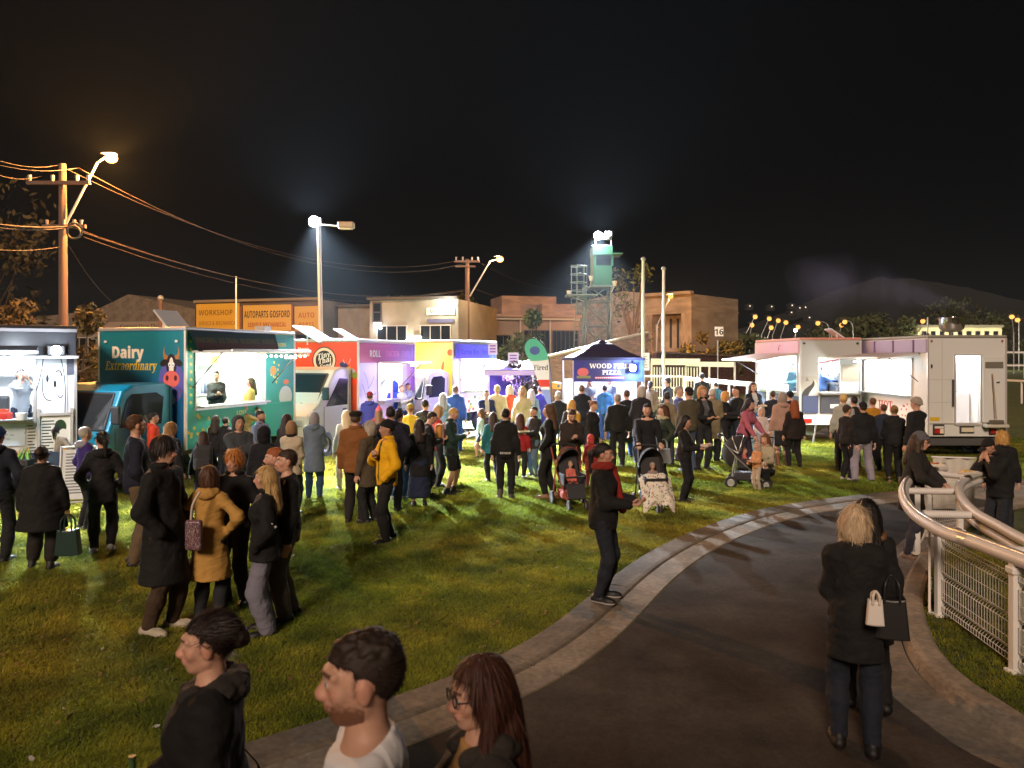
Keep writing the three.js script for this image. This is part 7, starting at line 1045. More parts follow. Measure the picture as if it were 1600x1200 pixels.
// -- left foreground cluster
add('edgeMan', { px: -4, py: 880, top: 668, yaw: 185, sex: 'm', label: 'person in a navy jacket half cut off by the left edge, standing on the grass', top_: Tp('#0e1626', { hood: 1, hem: 0.8 }), bottom: Bt('#12141a'), hair: 'short', hat: 'beanie', hatC: '#16386a', arms: 'pocket' });
add('bigCoat', { px: 66, py: 890, top: 699, yaw: 190, fat: 1.42, label: 'person in a wide black knee-length coat holding a dark green handbag', top_: Tp('#08080a', { hem: 0.58, flare: 0.05, bulk: 0.04 }), bottom: Bt('#17120e', { w: 0.03, len: 0.72 }), shoe: { boot: 0.25 }, hair: 'bun', hairC: '#38251a', stance: 0.13, step: 0.05 });
add('tanTop', { px: 90, py: 782, top: 664, yaw: 178, label: 'person with a long dark ponytail in a grey and tan top, facing the trailer counter', top_: Tp('#7d7264', { belt: '#2a1c14', hem: 0.82 }), bottom: Bt(JEAN), hair: 'pony', hairC: '#1a1218', hat: 'beanie', hatC: '#232030', armL: 'hold', armR: 'hip' });
add('purple', { px: 134, py: 828, top: 668, yaw: 140, label: 'white haired person in a purple jacket beside the A-frame board', top_: Tp('#33206a', { hood: 1, hoodC: '#8c8a98' }), bottom: Bt('#12131a'), hair: 'short', hairC: '#a8a49c', arms: 'pocket' });
add('hoodWoman', { px: 160, py: 866, top: 672, yaw: 205, label: 'person in a black hooded jacket, leggings and white sneakers near the A-frame board', top_: Tp('#101014', { hood: 1, hem: 0.76 }), bottom: Bt('#0e0f14', { w: 0.004 }), shoe: { c: '#b9b9bc', sole: '#d0d0d0' }, hair: 'pony', hairC: '#17110e', walk: 0.10, hy: 20, arms: 'pocket' });
add('khakiMan', { px: 214, py: 884, top: 650, yaw: 120, sex: 'm', label: 'tall man in a navy puffer jacket and khaki trousers seen from behind', top_: Tp('#0d1226', { bulk: 0.03 }), bottom: Bt('#5a4a34', { w: 0.016 }), shoe: { c: '#1a1512' }, hair: 'short', hairC: '#4a3018', glasses: 1, arms: 'pocket', hy: 10 });
add('orangeJacket', { px: 240, py: 772, top: 645, yaw: 120, sex: 'm', label: 'person in a bright orange jacket waiting by the teal cab', top_: Tp('#c8391a', { hood: 1 }), bottom: Bt(NAVY), hair: 'short', hairC: '#15100e' });
add('blondLogo', { px: 268, py: 812, top: 661, yaw: 150, label: 'fair haired person in a black jacket with a white emblem, behind the tall overcoat', top_: Tp('#121318'), bottom: Bt('#15161c'), hair: 'long', hairC: '#8f6a3c' });
add('darkHead', { px: 250, py: 752, top: 648, yaw: 180, sex: 'm', label: 'dark haired person in black half hidden behind the orange jacket', top_: Tp('#14141a'), bottom: Bt(NAVY), hair: 'short', hairC: '#120e0c' });
add('longCoat', { px: 256, py: 988, top: 685, yaw: 82, sex: 'm', label: 'tall man in a long black overcoat with brown trousers and cream shoes', top_: Tp('#070709', { hem: 0.46, flare: 0.03, bulk: 0.03, collar: 1 }), bottom: Bt('#3a2a1c', { w: 0.012 }), shoe: { c: '#a39a88', sole: '#c9c2b4' }, hair: 'mop', hairC: '#1a0f0b', step: 0.05, arms: 'pocket', hp: 4 });
add('camel', { px: 328, py: 972, top: 730, yaw: 176, label: 'person in a long camel wool coat with its hood down, hands on hips', top_: Tp('#a8813f', { hem: 0.50, flare: 0.05, hood: 1, bulk: 0.026, amp: 0.013 }), bottom: Bt('#15181f', { w: 0.008 }), hair: 'bob', hairC: '#4a2e1a', arms: 'hip', shoe: { c: '#1d1714' } });
add('smiling', { px: 366, py: 945, top: 706, yaw: -8, sex: 'm', label: 'smiling person with short ginger hair in black facing the camera', top_: Tp('#0a0a0c', { collar: 1 }), bottom: Bt('#0c0c0f'), hair: 'mop', hairC: '#a2672c', skin: 'fair', shoe: { c: '#17130f' }, arms: 'pocket', hy: -10 });
add('blonde', { px: 414, py: 991, top: 731, yaw: -75, label: 'blonde long haired person in a black jacket and light grey jeans in the near group', top_: Tp('#09090c', { hem: 0.78, bulk: 0.034 }), bottom: Bt('#6a6a78', { w: 0.03 }), hair: 'long', hairC: '#a88a58', shoe: { c: '#0b0b0c' }, arms: 'pocket' });
add('greyTrousers', { px: 447, py: 968, top: 704, yaw: -62, sex: 'm', label: 'man in a black jacket and grey trousers, rightmost of the near group', top_: Tp('#08090b', { hem: 0.80, bulk: 0.03 }), bottom: Bt('#4f4a48', { w: 0.022 }), hair: 'short', hairC: '#2a1a10', shoe: { c: '#0c0b0b' }, step: 0.06 });
add('ginger', { px: 428, py: 942, top: 701, yaw: -70, sex: 'm', label: 'ginger haired man in a blue shirt behind the man in grey trousers', top_: Tp('#2c3e58'), bottom: Bt('#15161c'), hair: 'short', hairC: '#8a4a22', beard: '#7a4020' });
// -- queue at the teal truck
add('backpack', { px: 318, py: 806, top: 676, yaw: 200, label: 'person in a patterned beanie and dark jacket wearing a black backpack', top_: Tp('#121217', { hood: 1 }), bottom: Bt('#262a38'), hair: 'long', hairC: '#3a2618', hat: 'beanie', hatC: '#3b2a22' });
add('teal1', { px: 338, py: 757, top: 650, yaw: 170, label: 'long dark haired person in black in the teal truck queue, beside a shorter head', top_: Tp('#101116'), bottom: Bt(NAVY), hair: 'long', hairC: '#2a1c14' });
add('teal2', { px: 353, py: 757, top: 652, yaw: 175, sex: 'm', label: 'shorter dark haired person in black in the teal truck queue', top_: Tp('#15161b'), bottom: Bt('#1a1c24'), hair: 'short', hairC: '#17110d' });
add('greyHood', { px: 373, py: 812, top: 651, yaw: 40, label: 'person in a dark grey hoodie with the hood up and arms crossed', top_: Tp('#3b4146', { bulk: 0.03 }), bottom: Bt('#191a20'), hair: 'none', hat: 'hoodup', hatC: '#3b4146', arms: 'crossed', sex: 'm' });
add('khakiHatch', { px: 382, py: 738, top: 631, yaw: 172, label: 'fair haired person in a tan jacket reaching up to the teal truck hatch', top_: Tp('#9a8154'), bottom: Bt(JEAN), hair: 'bun', hairC: '#a3764a', armR: 'raise' });
add('bearded', { px: 408, py: 774, top: 642, yaw: 70, sex: 'm', label: 'bearded man in a pale blue-grey shirt under the teal truck counter', top_: Tp('#6c7a9c'), bottom: Bt('#1c2232'), hair: 'short', hairC: '#1d130e', beard: '#1d130e', skin: 'mid' });
add('blackHood', { px: 413, py: 836, top: 667, yaw: 185, label: 'person with a black hood pulled up seen from behind, below the teal truck hatch', top_: Tp('#0c0d18', { bulk: 0.032 }), bottom: Bt('#111218'), hair: 'none', hat: 'hoodup', hatC: '#0c0d14' });
add('creamCoat', { px: 456, py: 806, top: 659, yaw: 178, label: 'person in a cream coat and black trousers seen from behind near the teal truck corner', top_: Tp('#b5a994', { hem: 0.76, collar: 1, collarC: '#15131a' }), bottom: Bt('#0e0f13'), hair: 'bob', hairC: '#8a6a4a', arms: 'phone' });
add('blackTop', { px: 449, py: 780, top: 648, yaw: 160, label: 'dark haired person in black just behind the cream coat', top_: Tp('#101014'), bottom: Bt('#141418'), hair: 'long', hairC: '#2b1a15' });
add('greyCoat', { px: 491, py: 780, top: 645, yaw: 186, label: 'person in a long blue-grey hooded coat and jeans, by the white van', top_: Tp('#5d6a7c', { hem: 0.56, flare: 0.03, hood: 1, bulk: 0.03 }), bottom: Bt('#2c4468'), hair: 'bob', hairC: '#8a8486', shoe: { c: '#2a2a30' }, arms: 'hold' });
add('whiteSuit', { px: 541, py: 768, top: 640, yaw: 205, label: 'fair haired person in a white tracksuit striding beside the white van', top_: Tp('#b8b4a8', { belt: '#151515' }), bottom: Bt('#b5ae9c', { w: 0.012 }), hair: 'long', hairC: '#cfb892', walk: 0.14, shoe: { c: '#8d8674' } });
add('brownJacket', { px: 556, py: 818, top: 643, yaw: 176, sex: 'm', label: 'man in a brown suede jacket and dark flat cap seen from behind', top_: Tp('#7a4c22', { hem: 0.79, bulk: 0.03 }), bottom: Bt('#1a1418', { w: 0.014 }), hair: 'short', hairC: '#5a4838', hat: 'flatcap', hatC: '#17130f', shoe: { c: '#1a130e' } });
add('oliveCoat', { px: 577, py: 818, top: 659, yaw: -120, label: 'grey haired person in an olive brown parka between the brown and yellow jackets', top_: Tp('#4b4030', { hem: 0.64, bulk: 0.032 }), bottom: Bt('#121318'), hair: 'bob', hairC: '#a39a8e' });
add('yellow', { px: 604, py: 846, top: 658, yaw: -62, sex: 'm', label: 'person in a bright yellow jacket and black beanie with one hand in a pocket', top_: Tp('#d9a400', { hem: 0.80, bulk: 0.036, open: 1, collar: 1 }), inner: '#0d0d10', bottom: Bt('#0c0c0f', { w: 0.014 }), hair: 'short', hairC: '#15100d', hat: 'beanie', hatC: '#0d0d10', armL: 'pocket', armR: 'chest', shoe: { c: '#101012', sole: '#8a8a88' }, skin: 'mid', step: 0.08, stance: 0.12 });
add('tallNavy', { px: 611, py: 800, top: 636, yaw: 178, sex: 'm', label: 'broad person in navy behind the yellow jacket, facing the purple truck', top_: Tp('#0f1024', { hood: 1, hem: 0.76, bulk: 0.034 }), bottom: Bt('#0e1018'), hair: 'short', hairC: '#1c1420', arms: 'pocket' });
add('tallNavy2', { px: 624, py: 782, top: 640, yaw: 165, label: 'darker person close behind the broad navy one, right side', top_: Tp('#14132a', { hem: 0.7 }), bottom: Bt('#23406a'), hair: 'pony', hairC: '#1a1318', shoe: { c: '#9c9ca0' } });
add('redCap', { px: 578, py: 716, top: 613, yaw: 180, sex: 'm', label: 'person in a violet hooded jacket and red cap at the purple truck', top_: Tp('#3a3f9c', { hood: 1 }), bottom: Bt(NAVY), hair: 'short', hairC: '#2a1a18', hat: 'cap', hatC: '#8a1420' });
add('pinkHat', { px: 592, py: 722, top: 640, yaw: 190, child: 1, label: 'child in a pink bobble hat beside the violet jacket', top_: Tp('#8a2a3c', { hood: 1 }), bottom: Bt('#22243a'), hair: 'long', hairC: '#5a3a24', hat: 'beanie', hatC: '#c24a5c', bobble: 1 });
add('blueHood', { px: 617, py: 692, top: 598, yaw: 175, label: 'tall person in a royal blue raincoat, pointed hood up, at the purple truck', top_: Tp('#1c3aa8', { hem: 0.6 }), bottom: Bt(NAVY), hair: 'none', hat: 'hoodup', hatC: '#1c3aa8', peak: 1 });
add('yellowCoat', { px: 641, py: 748, top: 632, yaw: 185, label: 'person in a pale yellow raincoat seen from behind left of the plaid skirt', top_: Tp('#c9b02c', { hem: 0.62, flare: 0.03 }), bottom: Bt('#3a4a68'), hair: 'short', hairC: '#6a4a30', hat: 'cap', hatC: '#a08a3a' });
add('plaid', { px: 655, py: 792, top: 656, yaw: 195, label: 'long dark haired person in a black coat and long blue plaid skirt', top_: Tp('#0d0d12', { hem: 0.60, hood: 1, hoodC: '#6b5a4a', bulk: 0.03 }), bottom: Bt('#17213f', { kind: 'skirt', hem: 0.20, flare: 0.08, plaid: [[0.52, '#2c3a66'], [0.42, '#0e1428'], [0.33, '#33446f'], [0.26, '#0e1428']] }), hair: 'long', hairC: '#241410', shoe: { c: '#0d0d0f' } });
add('darkMan', { px: 668, py: 778, top: 643, yaw: 100, sex: 'm', label: 'dark haired man in black looking down, right of the plaid skirt', top_: Tp('#16151a'), bottom: Bt('#1d1b1e'), hair: 'short', hairC: '#23150f', arms: 'phone', hp: 22, lean: 4 });
add('darkBack', { px: 665, py: 744, top: 625, yaw: 170, sex: 'm', label: 'dark head of a person in a black jacket standing before the yellow truck cab', top_: Tp('#131318'), bottom: Bt(NAVY), hair: 'short', hairC: '#17120f' });
add('redScarf', { px: 684, py: 762, top: 635, yaw: 110, label: 'grey blond person in a red jacket and dark vest behind the boy', top_: Tp('#a3160f', { hem: 0.8 }), inner: '#14151b', bottom: Bt('#1c1e2a'), hair: 'bob', hairC: '#a98a62', hp: 12, arms: 'phone' });
add('boy', { px: 705, py: 774, top: 637, yaw: 85, sex: 'm', label: 'blond boy in a dark green jacket and black shorts looking at a phone', top_: Tp(DGREEN, { hem: 0.78, collar: 1 }), bottom: Bt('#0d0f14', { kind: 'shorts', hem: 0.50, w: 0.03 }), bare: 1, hair: 'short', hairC: '#b08d4e', arms: 'phone', hp: 24, shoe: { c: '#0b0b0d', boot: 0.14 }, step: 0.05 });
add('blueDenim', { px: 712, py: 706, top: 603, yaw: 176, sex: 'm', label: 'short haired man in a blue denim jacket and jeans at the yellow truck', top_: Tp('#2f4f8c'), bottom: Bt('#2c4a80'), hair: 'short', hairC: '#6b5038' });
add('lightBlue', { px: 692, py: 716, top: 615, yaw: 190, label: 'person in a light blue jacket by the yellow truck door', top_: Tp('#7c9cc0'), bottom: Bt('#3a4458'), hair: 'long', hairC: '#9aa0a8' });
add('navyWhite', { px: 760, py: 708, top: 609, yaw: 20, sex: 'm', label: 'dark haired person in a navy and white sports top facing the camera', top_: Tp('#1b2148', { open: 1 }), inner: '#b9b4aa', bottom: Bt('#1a2040', { kind: 'shorts', hem: 0.46 }), bare: 1, hair: 'short', hairC: '#14141c', arms: 'hold' });
add('creamBack', { px: 777, py: 706, top: 602, yaw: 178, sex: 'm', label: 'person in a cream jacket seen from behind at the white side of the yellow truck', top_: Tp('#bdb48e'), bottom: Bt('#3c4252'), hair: 'short', hairC: '#b5a468' });
add('bareleg', { px: 751, py: 717, top: 640, yaw: -70, child: 1, label: 'child with bare legs stepping left behind the teal jacket', top_: Tp('#94b0a8'), bottom: Bt('#23303a', { kind: 'shorts', hem: 0.6 }), bare: 1, walk: 0.18, hair: 'long', hairC: '#5a3c26' });
add('tealJacket', { px: 770, py: 754, top: 643, yaw: 195, label: 'long dark haired person in a teal jacket and black leggings', top_: Tp('#0e5a66', { hem: 0.74 }), bottom: Bt('#141018', { w: 0.004 }), hair: 'long', hairC: '#33251e', walk: 0.06 });
add('bether', { px: 790, py: 780, top: 639, yaw: 178, label: 'dark haired person in a black tracksuit with white letters across the lower back', top_: Tp('#0a0a0c', { hem: 0.80, bulk: 0.032 }), bottom: Bt('#0b0b0d'), hair: 'bun', hairC: '#20140f', bunY: 1.70, shoe: { c: '#4a4038', boot: 0.25 } });
add('redChild', { px: 813, py: 748, top: 650, yaw: 165, child: 1, label: 'child in a red jacket and black trousers right of the lettered tracksuit', top_: Tp('#8f0f16', { hem: 0.76 }), bottom: Bt('#0e0e12'), hair: 'long', hairC: '#4a2e20', shoe: { c: '#9a9aa0' } });
add('plateMan', { px: 834, py: 746, top: 636, yaw: -50, sex: 'm', label: 'man in a dark jacket and faded jeans holding a plate of food', top_: Tp('#181a1c', { hem: 0.7 }), bottom: Bt('#4a627c'), hair: 'short', hairC: '#3a2418', arms: 'hold' });
add('blackProfile', { px: 857, py: 779, top: 633, yaw: -100, label: 'long haired person all in black with tan ankle boots, facing left', top_: Tp('#08080a', { hem: 0.74, bulk: 0.03 }), bottom: Bt('#0a0a0c', { w: 0.004, len: 0.85 }), hair: 'long', hairC: '#4e3620', shoe: { c: '#7c5c40' }, arms: 'pocket', step: 0.07 });
add('orangeBack', { px: 797, py: 700, top: 603, yaw: 170, label: 'fair haired person in an orange and white top left of the teardrop flag', top_: Tp('#b0401c'), bottom: Bt('#2a2f40'), hair: 'bob', hairC: '#c9b8a0' });
add('creamFront', { px: 816, py: 712, top: 605, yaw: -20, label: 'person in a long cream jacket with fair hair below the purple awning', top_: Tp('#b6ac84', { hem: 0.66 }), bottom: Bt('#4a5a72'), hair: 'bob', hairC: '#b49a72' });
add('paleHair', { px: 830, py: 702, top: 609, yaw: 185, label: 'person with pale silver hair and a light blue top by the flag foot', top_: Tp('#7a9ab8'), bottom: Bt('#2a2f40'), hair: 'long', hairC: '#bdb9c4' });
add('purpleStall', { px: 844, py: 694, top: 603, yaw: 200, label: 'person in a violet coat lit purple behind the teardrop flag', top_: Tp('#2a2270', { hem: 0.6 }), bottom: Bt(NAVY), hair: 'short', hairC: '#22203a' });
add('greyBack', { px: 872, py: 722, top: 612, yaw: 195, sex: 'm', label: 'white haired man in a charcoal jacket left of the pizza tent', top_: Tp('#23262c'), bottom: Bt('#16181e'), hair: 'short', hairC: '#b0aaa6' });
add('yellowPack', { px: 893, py: 738, top: 625, yaw: 190, label: 'blond person with a mustard yellow backpack in front of the pizza tent', top_: Tp('#2a2a30'), bottom: Bt(NAVY), hair: 'bob', hairC: '#b98d4a' });
add('phoneMan', { px: 893, py: 778, top: 639, yaw: 8, sex: 'm', label: 'man in a dark brown hoodie with white drawstrings reading his phone', top_: Tp('#2c231f', { hood: 1 }), bottom: Bt('#2a1d18'), hair: 'short', hairC: '#33210f', beard: '#33210f', arms: 'phone', hp: 26 });
add('tentQueue1', { px: 909, py: 706, top: 602, yaw: 178, sex: 'm', label: 'brown haired person in a black jacket at the pizza tent, left', top_: Tp('#141624'), bottom: Bt(NAVY), hair: 'short', hairC: '#5a4030' });
add('tentQueue2', { px: 926, py: 742, top: 626, yaw: 60, label: 'person in a black top with tied back hair right of the yellow backpack', top_: Tp('#0d0e12'), bottom: Bt('#101116'), hair: 'bun', hairC: '#6a4228', hp: 15 });
add('blueJacket', { px: 945, py: 690, top: 602, yaw: 178, sex: 'm', label: 'person in a sky blue hooded jacket and blue jeans at the pizza tent', top_: Tp('#2f6ab8', { hood: 1 }), bottom: Bt('#2c4c8c'), hair: 'short', hairC: '#2a1c22' });
add('tallBlack', { px: 965, py: 731, top: 616, yaw: 182, sex: 'm', fat: 1.12, label: 'broad grey haired man in black with a white shirt hem showing, from behind', top_: Tp('#0b0b0e', { band: '#a9a59a', bandH: 0.03, bulk: 0.03 }), bottom: Bt('#0d0d11', { w: 0.016 }), hair: 'short', hairC: '#8a8078' });
add('longBlack', { px: 979, py: 716, top: 610, yaw: 190, label: 'person in a long black coat close beside the broad man in black', top_: Tp('#0e0e18', { hem: 0.42 }), bottom: Bt('#3a5a90'), hair: 'short', hairC: '#4a3226' });
add('tentBlue', { px: 968, py: 672, top: 592, yaw: 180, label: 'person in a vivid blue hooded jacket under the right side of the tent', top_: Tp('#1a24a8', { hood: 1 }), bottom: Bt(NAVY), hair: 'none', hat: 'hoodup', hatC: '#1a24a8' });
add('pinkTot', { px: 923, py: 762, top: 682, yaw: 170, child: 1, label: 'toddler in a pinkish red hooded coat beside the red stroller', top_: Tp('#b03a3a', { hem: 0.6 }), bottom: Bt('#8a3a3a'), hair: 'none', hat: 'hoodup', hatC: '#b8463f' });
add('poloMan', { px: 1011, py: 772, top: 632, yaw: -3, sex: 'm', label: 'man in a black zip top pushing a stroller towards the camera', top_: Tp('#0c0e14', { collar: 1, neck: 1.44 }), bottom: Bt('#0d0e12'), hair: 'short', hairC: '#231811', arms: 'push' });
add('greyHairCoat', { px: 1002, py: 726, top: 604, yaw: 165, label: 'grey haired person in a dark padded coat behind the man with the stroller', top_: Tp('#16161f', { hem: 0.6 }), bottom: Bt('#22283c'), hair: 'bob', hairC: '#a8a09c' });
add('greenPuffer', { px: 1036, py: 764, top: 634, yaw: -70, label: 'brown haired person in a dark green puffer with a cream scarf and grey bag', top_: Tp('#1c2a1e', { bulk: 0.036 }), scarf: '#a39a7a', bottom: Bt('#12131a'), hair: 'long', hairC: '#4a2a1a', armL: 'hip' });
add('eating', { px: 1070, py: 785, top: 650, yaw: 62, label: 'long black haired person in black eating from a tray, right of the stroller', top_: Tp('#0a0a0d', { hem: 0.82, open: 1 }), inner: '#7a7876', bottom: Bt('#0a0d16'), hair: 'long', hairC: '#0c0909', arms: 'hold', skin: 'mid', hp: 12 });
add('khakiBack', { px: 1042, py: 728, top: 613, yaw: 178, label: 'person in a khaki jacket with dark hair seen from behind, left of the grey cap', top_: Tp('#7a6f58'), bottom: Bt('#2a3040'), hair: 'short', hairC: '#2a1c1a' });
add('greyCap', { px: 1076, py: 738, top: 606, yaw: 200, sex: 'm', label: 'man in an olive grey jacket and dark cap seen from behind', top_: Tp('#4c4636', { bulk: 0.03 }), bottom: Bt('#3a4660'), hair: 'short', hairC: '#2a1e16', hat: 'cap', hatC: '#1a1512' });
add('blueLilac', { px: 1062, py: 722, top: 604, yaw: 60, sex: 'm', label: 'grey haired man in a lilac blue jacket holding food', top_: Tp('#4a5590'), bottom: Bt('#4a4a70'), hair: 'short', hairC: '#8c8078', arms: 'hold' });
add('navyRail', { px: 1042, py: 684, top: 591, yaw: -120, sex: 'm', label: 'man in a dark navy jacket with his back turned near the white crowd rail', top_: Tp('#101624'), bottom: Bt(NAVY), hair: 'short', hairC: '#14151f' });
add('crossbag', { px: 1016, py: 690, top: 596, yaw: 165, label: 'dark haired person with a bag strap across the back near the flagpoles', top_: Tp('#7a6a62'), bottom: Bt('#23242c'), hair: 'pony', hairC: '#1c1310' });
add('railBlack', { px: 1097, py: 668, top: 584, yaw: 170, sex: 'm', label: 'tall person in black standing apart by the racecourse rail', top_: Tp('#0d0d10'), bottom: Bt('#121216'), hair: 'short', hairC: '#3a2a2a', hat: 'beanie', hatC: '#2a2428' });
add('railTeal', { px: 1124, py: 676, top: 597, yaw: 200, label: 'person in a dark teal jacket with a white patch bending at the rail', top_: Tp('#16404c', { band: '#9aa8ac', bandH: 0.12 }), bottom: Bt('#12202a'), hair: 'short', hairC: '#14141c', lean: 18 });
add('darkFront', { px: 1098, py: 736, top: 604, yaw: 20, label: 'blond person in a dark open jacket between the grey cap and the grey overcoat', top_: Tp('#15161a', { open: 1 }), inner: '#55585c', bottom: Bt('#1a1c22'), hair: 'bob', hairC: '#a37c4e', arms: 'hold' });
add('greyOver', { px: 1113, py: 722, top: 608, yaw: 150, sex: 'm', label: 'white haired man in a taupe grey overcoat and dark trousers', top_: Tp('#7a6e56', { hem: 0.56, bulk: 0.03 }), bottom: Bt('#1b1d24', { w: 0.02 }), hair: 'short', hairC: '#bdb2a4', arms: 'hold' });
add('blondEat', { px: 1133, py: 720, top: 612, yaw: 60, label: 'curly blond person in black holding food right of the grey overcoat', top_: Tp('#0c0c10'), bottom: Bt('#0e0f14'), hair: 'bob', hairC: '#b98a44', arms: 'hold', hp: 10 });
add('manLeft', { px: 1150, py: 720, top: 604, yaw: -70, sex: 'm', label: 'man in a dark jacket facing left towards the curly blond person', top_: Tp('#17191d'), bottom: Bt('#14202a'), hair: 'short', hairC: '#2c1d15', arms: 'hold' });
add('whiteShirt', { px: 1177, py: 704, top: 598, yaw: 5, label: 'person in an open dark jacket, white top and jeans by the right truck cab', top_: Tp('#121821', { open: 1 }), inner: '#a9acae', bottom: Bt('#3f5f90'), hair: 'long', hairC: '#4a2c1c', arms: 'hold' });
add('pinkTop', { px: 1162, py: 744, top: 622, yaw: 40, label: 'dark haired person in pink and grey leaning over the black stroller', top_: Tp('#a0566a'), bottom: Bt('#2a2438'), hair: 'long', hairC: '#191423', lean: 14, arms: 'push' });
add('creamBaby', { px: 1190, py: 716, top: 640, yaw: -10, child: 1, label: 'small child in a pale fleece with a round face print by the grey stroller', top_: Tp('#b8aca8'), bottom: Bt('#8a8486'), hair: 'none', hat: 'hoodup', hatC: '#b4a6a2' });
add('darkLong', { px: 1208, py: 706, top: 611, yaw: 160, sex: 'm', label: 'man in a dark navy overcoat at the middle right truck', top_: Tp('#151826', { hem: 0.6 }), bottom: Bt('#12141c'), hair: 'short', hairC: '#3a2a20' });
add('palePuffer', { px: 1222, py: 730, top: 614, yaw: 185, label: 'person in a pale pink puffer jacket, dark skirt and tan boots', top_: Tp('#a08072', { bulk: 0.04, hood: 1 }), bottom: Bt('#14161c', { kind: 'skirt', hem: 0.5, flare: 0.02 }), hair: 'bob', hairC: '#8a8076', shoe: { c: '#6a4426', boot: 0.8 }, bare: 1 });
add('redHair', { px: 1241, py: 732, top: 624, yaw: 175, label: 'person with very long auburn hair in black, beside the traffic cone', top_: Tp('#160d0c', { hem: 0.76 }), bottom: Bt('#120c0d', { w: 0.004 }), hair: 'long', hairC: '#7a3a16', walk: 0.06 });
add('blackBeanie', { px: 1234, py: 712, top: 612, yaw: 190, sex: 'm', label: 'person in a black beanie facing the middle right truck window', top_: Tp('#1a1f26'), bottom: Bt('#16181e'), hair: 'short', hairC: '#1a1310', hat: 'beanie', hatC: '#12171a' });
// -- queue at the right truck
add('paleHoodie', { px: 1318, py: 738, top: 616, yaw: 160, label: 'blond person in a pale grey-green top, left end of the right truck queue', top_: Tp('#9aa09a'), bottom: Bt('#2a2c34'), hair: 'short', hairC: '#c2a464' });
add('fairDark', { px: 1334, py: 732, top: 620, yaw: 180, sex: 'm', label: 'dark head of a person behind the cap at the right truck queue', top_: Tp('#1a1418'), bottom: Bt('#15161b'), hair: 'short', hairC: '#1a1012' });
add('queueBlack', { px: 1324, py: 752, top: 634, yaw: 110, label: 'person in black with white shoes beside the grey sweatpants', top_: Tp('#131014'), bottom: Bt('#0d0d10', { w: 0.004 }), hair: 'short', hairC: '#3c2a1e', shoe: { c: '#a8a29a' }, hat: 'cap', hatC: '#3c2f28' });
add('sweatpants', { px: 1348, py: 754, top: 629, yaw: 176, sex: 'm', fat: 1.08, label: 'man in a black sweater, black cap and pale grey sweatpants from behind', top_: Tp('#0c0e11', { bulk: 0.032 }), bottom: Bt('#8a8490', { w: 0.022 }), hair: 'short', hairC: '#2a1c14', hat: 'cap', hatC: '#101010', stance: 0.17, shoe: { c: '#1a1a1c', sole: '#909090' } });
add('mustard', { px: 1363, py: 730, top: 622, yaw: 180, label: 'person in a mustard yellow top under the right truck counter', top_: Tp('#a8761a'), bottom: Bt('#1c1e26'), hair: 'short', hairC: '#5a3a20' });
add('blackPuffer', { px: 1397, py: 757, top: 634, yaw: 172, label: 'blond person in a black cropped puffer over a cream hem with black leggings', top_: Tp('#0f0f12', { bulk: 0.045, hem: 0.86, band: '#9c9080', bandH: 0.10 }), bottom: Bt('#0b0b0e', { w: 0.002 }), hair: 'bun', hairC: '#7a5a30', shoe: { c: '#6a5434', boot: 0.2 }, arms: 'hold' });
add('navyQueue', { px: 1380, py: 738, top: 632, yaw: 178, sex: 'm', label: 'person in a dark navy jacket left of the black cropped puffer', top_: Tp('#1a2436'), bottom: Bt('#14161e'), hair: 'short', hairC: '#4a3018' });
add('knitHat', { px: 1431, py: 762, top: 622, yaw: -150, sex: 'm', label: 'person in a pale knit beanie and black coat at the right truck corner', top_: Tp('#0d0e12', { hem: 0.72, bulk: 0.034 }), bottom: Bt('#0e0f14'), hair: 'none', hat: 'beanie', hatC: '#8a8278', armR: 'hold' });
// -- on the path and at the curved rail
add('pathWoman', { px: 943, py: 938, top: 694, yaw: 68, fat: 1.12, label: 'person with dark tied hair, black sweater, jeans and red scarf standing on the kerb', top_: Tp('#060607', { hem: 0.80, bulk: 0.032 }), bottom: Bt('#0e1522', { w: 0.006 }), hair: 'pony', hairC: '#120c0b', scarf: '#7a2018', scarfTail: 1.0, arms: 'hold', shoe: { c: '#0b0b0d', sole: '#b5b0aa' }, gy: 0.05, skin: 'mid', hp: 4 });
add('blondPath', { px: 1336, py: 1172, top: 792, yaw: 160, fat: 0.86, label: 'person with shoulder-length pale blond hair, black coat and boots on the dark path', top_: Tp('#060607', { hem: 0.66, flare: 0.03, bulk: 0.036 }), bottom: Bt('#141a28', { w: 0.004 }), hair: 'bob', hairC: '#b09a7c', shoe: { c: '#0d0b0a', boot: 0.85, sole: '#3a2a22' }, armR: 'phone', armL: 'hold', step: 0.04 });
add('darkPath', { px: 1353, py: 1112, top: 777, yaw: 168, fat: 0.88, label: 'dark haired person in a black fur-trimmed coat walking ahead of the blond one', top_: Tp('#050506', { hem: 0.6, hood: 1, hoodC: '#6a4a30', bulk: 0.036 }), bottom: Bt('#07070a'), hair: 'long', hairC: '#0c0807', armL: 'hold', walk: 0.12, shoe: { c: '#0a0908' } });
add('beanieRail', { px: 1424, py: 872, top: 675, yaw: 50, label: 'smiling person in a grey beanie and dark coat leaning on the curved rail', top_: Tp('#1b1916', { hem: 0.66, bulk: 0.036 }), bottom: Bt('#2c2c38', { w: 0.01 }), hair: 'long', hairC: '#3a2a1e', front: 1, hat: 'beanie', hatC: '#55565a', lean: 10, arms: 'rail', glasses: 1, shoe: { c: '#7d675c', boot: 0.35 }, skin: 'fair' });
add('capRail', { px: 1562, py: 856, top: 681, yaw: -72, sex: 'm', label: 'man in a dark cap and black jacket bent over his food at the curved rail', top_: Tp('#0a0a0b', { bulk: 0.036, hem: 0.78 }), bottom: Bt('#151b26', { w: 0.016 }), hair: 'short', hairC: '#1a1410', hat: 'cap', hatC: '#131211', lean: 16, hp: 20, arms: 'eat', skin: 'mid' });
